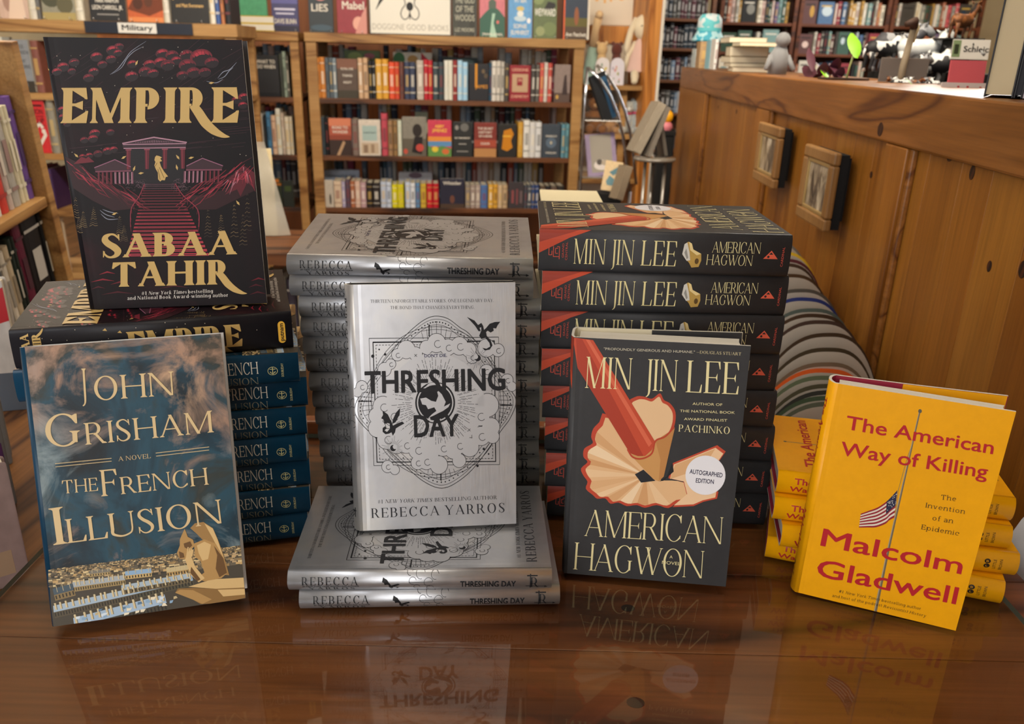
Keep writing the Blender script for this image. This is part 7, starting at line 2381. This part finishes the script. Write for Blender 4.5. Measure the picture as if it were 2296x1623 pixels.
# wooden giraffe-like post and sign cards
p0, p1 = tp(2022, 165, 1.95), tp(2036, 62, 1.95)
e = empty('wooden_peg_figure', (p0.x, 1.95, tz))
tag(e, 'tall wooden peg figure with dark mane rising among the toys', 'toy')
_h = p1.z - tz
MB().tube([(0, 0, .0), (0, 0, _h * .5), (.008, 0, _h)], [.009, .008, .007], 8).build('neck', mat('peg_wood', '#8a7c66', .6), e)
MB().tube([(.008, 0, _h), (.004, -.006, _h + .012), (-.016, -.014, _h + .006)], [.009, .011, .006], 8).build('head', mat('peg_head', '#3a2418', .7), e)
MB().tube([(.014, .004, _h - .03), (.018, .004, _h), (.010, .004, _h + .02)], [.003, .005, .003], 6).build('mane', mat('peg_mane', '#c8b890', .7), e)
def card(px0, px1, py0, py1, Y, col, label, lines, tc, tilt=-.1, motif=None):
    a_, b_ = tp(px0, py1, Y), tp(px1, py1, Y)
    h = tp(px0, py0, Y).z - a_.z
    e = empty('sign_card', mw=Matrix.Translation((a_.x, Y, a_.z)) @ Matrix.Rotation(tilt, 4, 'X'))
    tag(e, label, 'sign', 'sign cards among the toys')
    W2 = b_.x - a_.x
    MB().box((0, 0, 0), (W2, .003, h)).build('card', mat('card_' + col[1:], col, .5), e)
    a = Art(asp=h / W2)
    a.part = 'card_print'
    for m in (motif or []):
        a.poly([(m[0], m[1]), (m[2], m[1]), (m[2], m[3]), (m[0], m[3])], m[4], 0)
    for t, x0, x1, y, cap in lines:
        a.text(t, None, (x0, y), (x1, y), cap, tc, 2, bold=.02, down=False)
    me = a.mesh('card_print', lambda u, v, l: (u * W2, -.0003 - .0001 * l, v * h))
    me.materials.append(M_CPRINT)
    link('card_print', me, e)
    MB().box((.004, .0035, 0), (W2 - .004, .05, .003)).build('foot', mat('card_foot', '#8a8a88', .3), e)
    return a_.z
card(2132, 2215, 87, 132, 2.12, '#bcb8b0', 'grey sign card reading Schleich below the toy horse', [('Schleich', .30, 1.1, .38, .30)], '#1c1c1e', motif=[(.0, .1, .22, .95, '#6a7a58'), (.05, .25, .17, .75, '#2a3020')])
card(2125, 2205, 134, 186, 1.72, '#d0606a', 'red sign card with rounded top standing before the toy herd', [], '#fff')
card(2108, 2215, 184, 214, 1.62, '#d8d4d4', 'white sign card reading schleich in red at the rail', [('schleich', .0, 1.2, .30, .48)], '#c03a44')
# crate of tiny figures
q0, q1 = tp(2012, 185, 1.85), tp(2125, 185, 1.85)
e = empty('grey_crate', (q0.x, 1.85, tz))
tag(e, 'grey lidded crate of tiny figures before the toy herd', 'box')
cw, ch = q1.x - q0.x, q0.z - tz
ch = max(ch, .03)
m_ = mat('crate_grey', '#6a625c', .5)
MB().box((0, 0, 0), (cw, .004, ch), bev=.001).build('front_wall', m_, e)
MB().box((0, .10, 0), (cw, .104, ch + .05), bev=.001).build('back_wall', m_, e)
MB().box((0, .004, 0), (.004, .10, ch)).build('side_wall', m_, e)
MB().box((cw - .004, .004, 0), (cw, .10, ch)).build('side_wall', m_, e)
MB().box((.004, .004, 0), (cw - .004, .10, .004)).build('crate_floor', m_, e)
for i in range(12):
    x = q0.x + .012 + (cw - .024) * (i % 6) / 5
    y = 1.85 + .03 + .04 * (i // 6)
    animal(x, y, tz + ch - .018, rn.uniform(0, 6), .26, COWS[i % 4], '%s tiny animal figure, %s in the %s line of the grey crate' % (['piebald', 'white', 'brown', 'grey'][i % 4], NTH[i % 6], ['front', 'rear'][i // 6]))
e = empty('crate_filler', (q0.x + .005, 1.855, tz + .0045))
tag(e, 'dark filling under the tiny figures in the grey crate', 'tray')
MB().box((0, 0, 0), (cw - .012, .093, ch - .024), bev=.001).build('tray_block', M_BLACK, e)
# tall art books at the near end of the rail: fore-edges towards the aisle
for i, (px, w, c, pc, nm) in enumerate(((2206, .034, '#16161c', '#b8a888', 'tall cream paged art book, first of the row on the near rail'), (2250, .010, '#14141a', '#2a2a30', 'tall thin black art book in the row on the near rail'), (2266, .016, '#a89ea8', '#b8aeb4', 'tall pale lilac art book in the row on the near rail'), (2288, .016, '#2e3038', '#3c3e48', 'tall slate art book in the row on the near rail'), (2312, .018, '#8a7c62', '#a89878', 'tall tan paged art book in the row on the near rail'), (2336, .030, '#101018', '#16161e', 'tall black art book at the frame edge of the near rail'))):
    if i == 0:
        q = on_rail(2204, .0, .016)
        xo = 0.0
    e = empty('tall_book', mw=Matrix.Translation((q.x, q.y, RT_Z)) @ Matrix.Rotation(-.56, 4, 'Z') @ Matrix.Translation((xo, 0, 0)))
    xo += w + .0006
    tag(e, nm, 'book', 'tall art books on the near rail')
    mc, mp = mat('tall_cover_' + c[1:], c, .5), mat('tall_pages_' + pc[1:], pc, .8)
    MB().box((0, 0, .0006), (.002, .17, .26), bev=.0004).build('cover', mc, e)
    MB().box((w - .002, 0, .0006), (w, .17, .26), bev=.0004).build('cover', mc, e)
    MB().box((.0021, .003, .004), (w - .0021, .165, .257)).build('page_block', mp, e)
    MB().box((.002, .166, .0006), (w - .002, .17, .26)).build('spine', mc, e)

# ---------------------------------------------------------------- slanted display beside the military bookcase
p_r, p_l = at_depth(95, 480, 1.80), at_depth(-160, 500, 1.42)
PLp = Plane(p_l, p_r)
LEAN = radians(-6.5)
sh1, sh2, sh3 = .165, -.085, -.34
ML = PLp.M @ Matrix.Translation((PLp.len, 0, sh1)) @ Matrix.Rotation(LEAN, 4, 'Y')
e = empty('slanted_display', mw=ML)
tag(e, 'oak display rack with a slanted side plank at the picture edge', 'bookcase')
MB().box((0.0, -.02, -.60), (.026, .16, .32), bev=.002).build('side_plank', M_OAK, e)
MB().box((-.50, -.015, -.022), (-.0005, .16, .0), bev=.002).build('shelf_board', M_OAK, e)
MB().box((-.50, -.015, -.272), (-.0005, .16, -.25), bev=.002).build('shelf_board', M_OAK, e)
MB().box((-.50, -.015, -.522), (-.0005, .16, -.50), bev=.002).build('shelf_board', M_OAK, e)
MB().box((-.50, .161, -.60), (.026, .172, .32)).build('back_panel', M_OAKD, e)
MB().box((-.53, -.02, -.60), (-.5005, .16, .32), bev=.002).build('side_plank', M_OAK, e)
def sl_row(zb, items, tagline, grp):
    x = -.003
    for i, (w, h, c, nm) in enumerate(items):
        o = link('slanted_book', SPB)
        o.color = lin(c)
        o.matrix_world = ML @ Matrix.Translation((x - w / 2, .005, zb + .0006)) @ Matrix.Diagonal((w * .98, .13, h, 1))
        tag(o, '%s, %s from the slanted plank, %s' % (nm, NTH[i], tagline), 'book', grp)
        x -= w + .0005
sl_row(0, [(.024, .215, '#6a4c94', 'purple spine'), (.015, .20, '#cfc8ac', 'cream spine'), (.015, .20, '#cfc8ac', 'cream spine'), (.030, .21, '#a8a49c', 'grey spine'), (.020, .21, '#b8a8a0', 'pinkish spine'), (.03, .2, '#c03a30', 'red spine'), (.02, .2, '#d4d0c8', 'white spine')], 'upper slanted shelf', 'books on the slanted display')
sl_row(-.25, [(.012, .225, '#15191c', 'black spine'), (.075, .225, '#100f11', 'thick black spine'), (.034, .22, '#5a1830', 'maroon spine'), (.013, .20, '#16241e', 'dark green spine'), (.013, .20, '#1a2822', 'dark green spine'), (.020, .19, '#b8a88c', 'tan spine'), (.020, .185, '#c8c0b0', 'pale spine'), (.03, .18, '#5a5a58', 'grey spine')], 'middle slanted shelf', 'books on the slanted display')
sl_row(-.50, [(.03, .2, '#b8b4ac', 'white spine'), (.03, .19, '#3a5030', 'green spine'), (.04, .21, '#2a2a2c', 'black spine'), (.03, .2, '#7a3040', 'wine spine'), (.03, .2, '#a89878', 'buff spine'), (.03, .2, '#40506a', 'blue spine')], 'lowest slanted shelf', 'books on the slanted display')

# ---------------------------------------------------------------- low cart of paperbacks beside the table
e = empty('book_cart', (-.68, .95, FZ))
tag(e, 'low brown wooden cart of paperbacks beside the table', 'cart')
T = Matrix.Translation((.68, -.95, -FZ))
for z in (-.085, -.36, -.66):
    MB().box((-.90, .55, z - .02), (-.492, 1.35, z), M=T, bev=.002).build('shelf_board', M_RACK, e)
for x in (-.90, -.512):
    for y in (.55, 1.33):
        MB().box((x, y, FZ), (x + .02, y + .02, -.106), M=T).build('post', M_RACK, e)
def cart_book(px, py, w, t, h, yaw, c, label, lean=0.0, z=-.085, art=None):
    p = at_height(px, py, z)
    o = link('cart_book', FCB)
    o.color = lin(c)
    o.matrix_world = Matrix.Translation((p.x, p.y, z + .0006)) @ Matrix.Rotation(yaw, 4, 'Z') @ Matrix.Rotation(lean, 4, 'X') @ Matrix.Translation((-w / 2, 0, 0)) @ Matrix.Diagonal((w, t, h, 1))
    tag(o, label, 'book', 'books on the low cart')
    if art:
        cover_print(o, art)
pb = [(72, 1300, .13, .018, .15, radians(38), '#8a7470', 'dusty pink paperback standing on the cart beside the table', generic_art('', rn, [], '#fff', [('d', .5, .35, .3, .1, '#5a5248'), ('r', .1, .1, .9, .3, '#9a8068')])), (40, 1130, .13, .03, .16, radians(35), '#6c6864', 'grey paperback standing behind the dusty pink one on the cart', None), (30, 1040, .14, .03, .19, radians(32), '#7c7a78', 'pale grey block book farther back on the cart', None), (52, 1215, .12, .022, .135, radians(38), '#4a2450', 'purple and red spined paperback between others on the cart', generic_art('', rn, [], '#fff', [('r', 0, .3, 1, .7, '#8c2438')]))]
for px, py, w, t, h, yaw, c, nm, art in pb:
    cart_book(px, py, w, t, h, yaw, c, nm, 0, -.085, art)
p = at_depth(10, 800, 1.18)
o = link('cart_book', FCB)
o.color = lin('#c8c4c0')
o.matrix_world = Matrix.Translation((p.x - .08, 1.2, -.0844)) @ Matrix.Rotation(.3, 4, 'Z') @ Matrix.Diagonal((.15, .025, .22, 1))
tag(o, 'white cover with red flash at the back of the cart', 'book', 'books on the low cart')
cover_print(o, generic_art('', rn, [], '#fff', [('p', [(.3, .72), (1, .95), (1, .7), (.5, .6)], '#b02a30'), ('r', 0, 0, 1, .3, '#5c6470')]))

# ---------------------------------------------------------------- small side table with a wrapped print, in the aisle
c0 = at_height(640, 540, -.10)
e = empty('side_table', (c0.x, c0.y, FZ))
tag(e, 'small dark brown side table in the aisle behind the stacks', 'table')
zt = -.10 - FZ
MB().prism([(-.20, -.15), (-.17, -.18), (.17, -.18), (.20, -.15), (.20, .15), (.17, .18), (-.17, .18), (-.20, .15)], zt - .035, zt, 0).build('table_top', M_OAKD, e)
for x in (-.17, .14):
    for y in (-.15, .12):
        MB().box((x, y, 0), (x + .03, y + .03, zt - .0355), bev=.002).build('leg', M_OAKD, e)
MB().box((-.17, -.14, .30), (.17, .14, .32), bev=.002).build('lower_shelf', M_OAKD, e)
x = -.155
for i, (w, c) in enumerate(((.03, '#7a6a5c'), (.035, '#40403c'), (.028, '#7a1c28'), (.045, '#77806f'), (.04, '#8a8478'), (.03, '#3a3440'), (.035, '#a89c88'), (.03, '#54302c'))):
    o = link('shelf_book', SPB)
    o.color = lin(c)
    o.matrix_world = Matrix.Translation((c0.x + x + w / 2, c0.y - .13, FZ + .3206)) @ Matrix.Diagonal((w * .97, .16, .235, 1))
    tag(o, '%s spine, %s along the shelf of the small side table' % (cname(c), NTH[i]), 'book', 'books in the side table')
    x += w + .001
M_PLASTIC = mat('clear_wrap', '#b8b4a8', .25)
_t = NT(M_PLASTIC)
_tr = _t.n('ShaderNodeBsdfTransparent')
_mx = _t.n('ShaderNodeMixShader')
_mx.inputs[0].default_value = .62
_t.l(_tr.outputs[0], _mx.inputs[1])
_t.l(_t.b.outputs[0], _mx.inputs[2])
_t.l(_mx.outputs[0], [n for n in _t.t.nodes if n.type == 'OUTPUT_MATERIAL'][0].inputs['Surface'])
e = empty('wrapped_print', mw=Matrix.Translation((c0.x - .12, c0.y + .05, -.0994)) @ Matrix.Rotation(.3, 4, 'Z') @ Matrix.Rotation(-.12, 4, 'X'))
tag(e, 'cream print in clear plastic wrap standing on the side table', 'print')
MB().box((-.10, 0, 0), (.08, .008, .28), bev=.002).build('mounted_print', mat('print_cream', '#c8b890', .6), e)
m = MB()
n = 9
for i in range(n):
    for j in range(7):
        def Wp(u, v):
            return (-.12 + .24 * u * (1 - .25 * v), -.012 - .008 * sin(u * 17 + v * 9) - .006 * sin(v * 13), .001 + .30 * v)
        m.add([Wp(i / n, j / 7), Wp((i + 1) / n, j / 7), Wp((i + 1) / n, (j + 1) / 7), Wp(i / n, (j + 1) / 7)], [(0, 1, 2, 3)], smooth=True)
m.build('plastic_wrap', M_PLASTIC, e, weld=True)
# thin white paperback lying past the charcoal stack
p = at_height(1262, 447, .325 - .33)
e = empty('flat_paperback', mw=Matrix.Translation((at_depth(1216, 449, 1.35).x, 1.35, -.75)))
tag(e, 'pale box pedestal with yellow printed booklet beyond the charcoal stack', 'stand')
zt = at_depth(1250, 449, 1.35).z + .75
MB().box((0, 0, 0), (.095, .10, zt - .006), bev=.003).build('pedestal', mat('pedestal_grey', '#8a8478', .6), e)
MB().box((-.002, -.004, zt - .0058), (.10, .11, zt), bev=.001).build('booklet', mat('booklet_cream', '#c8bfa0', .6), e)
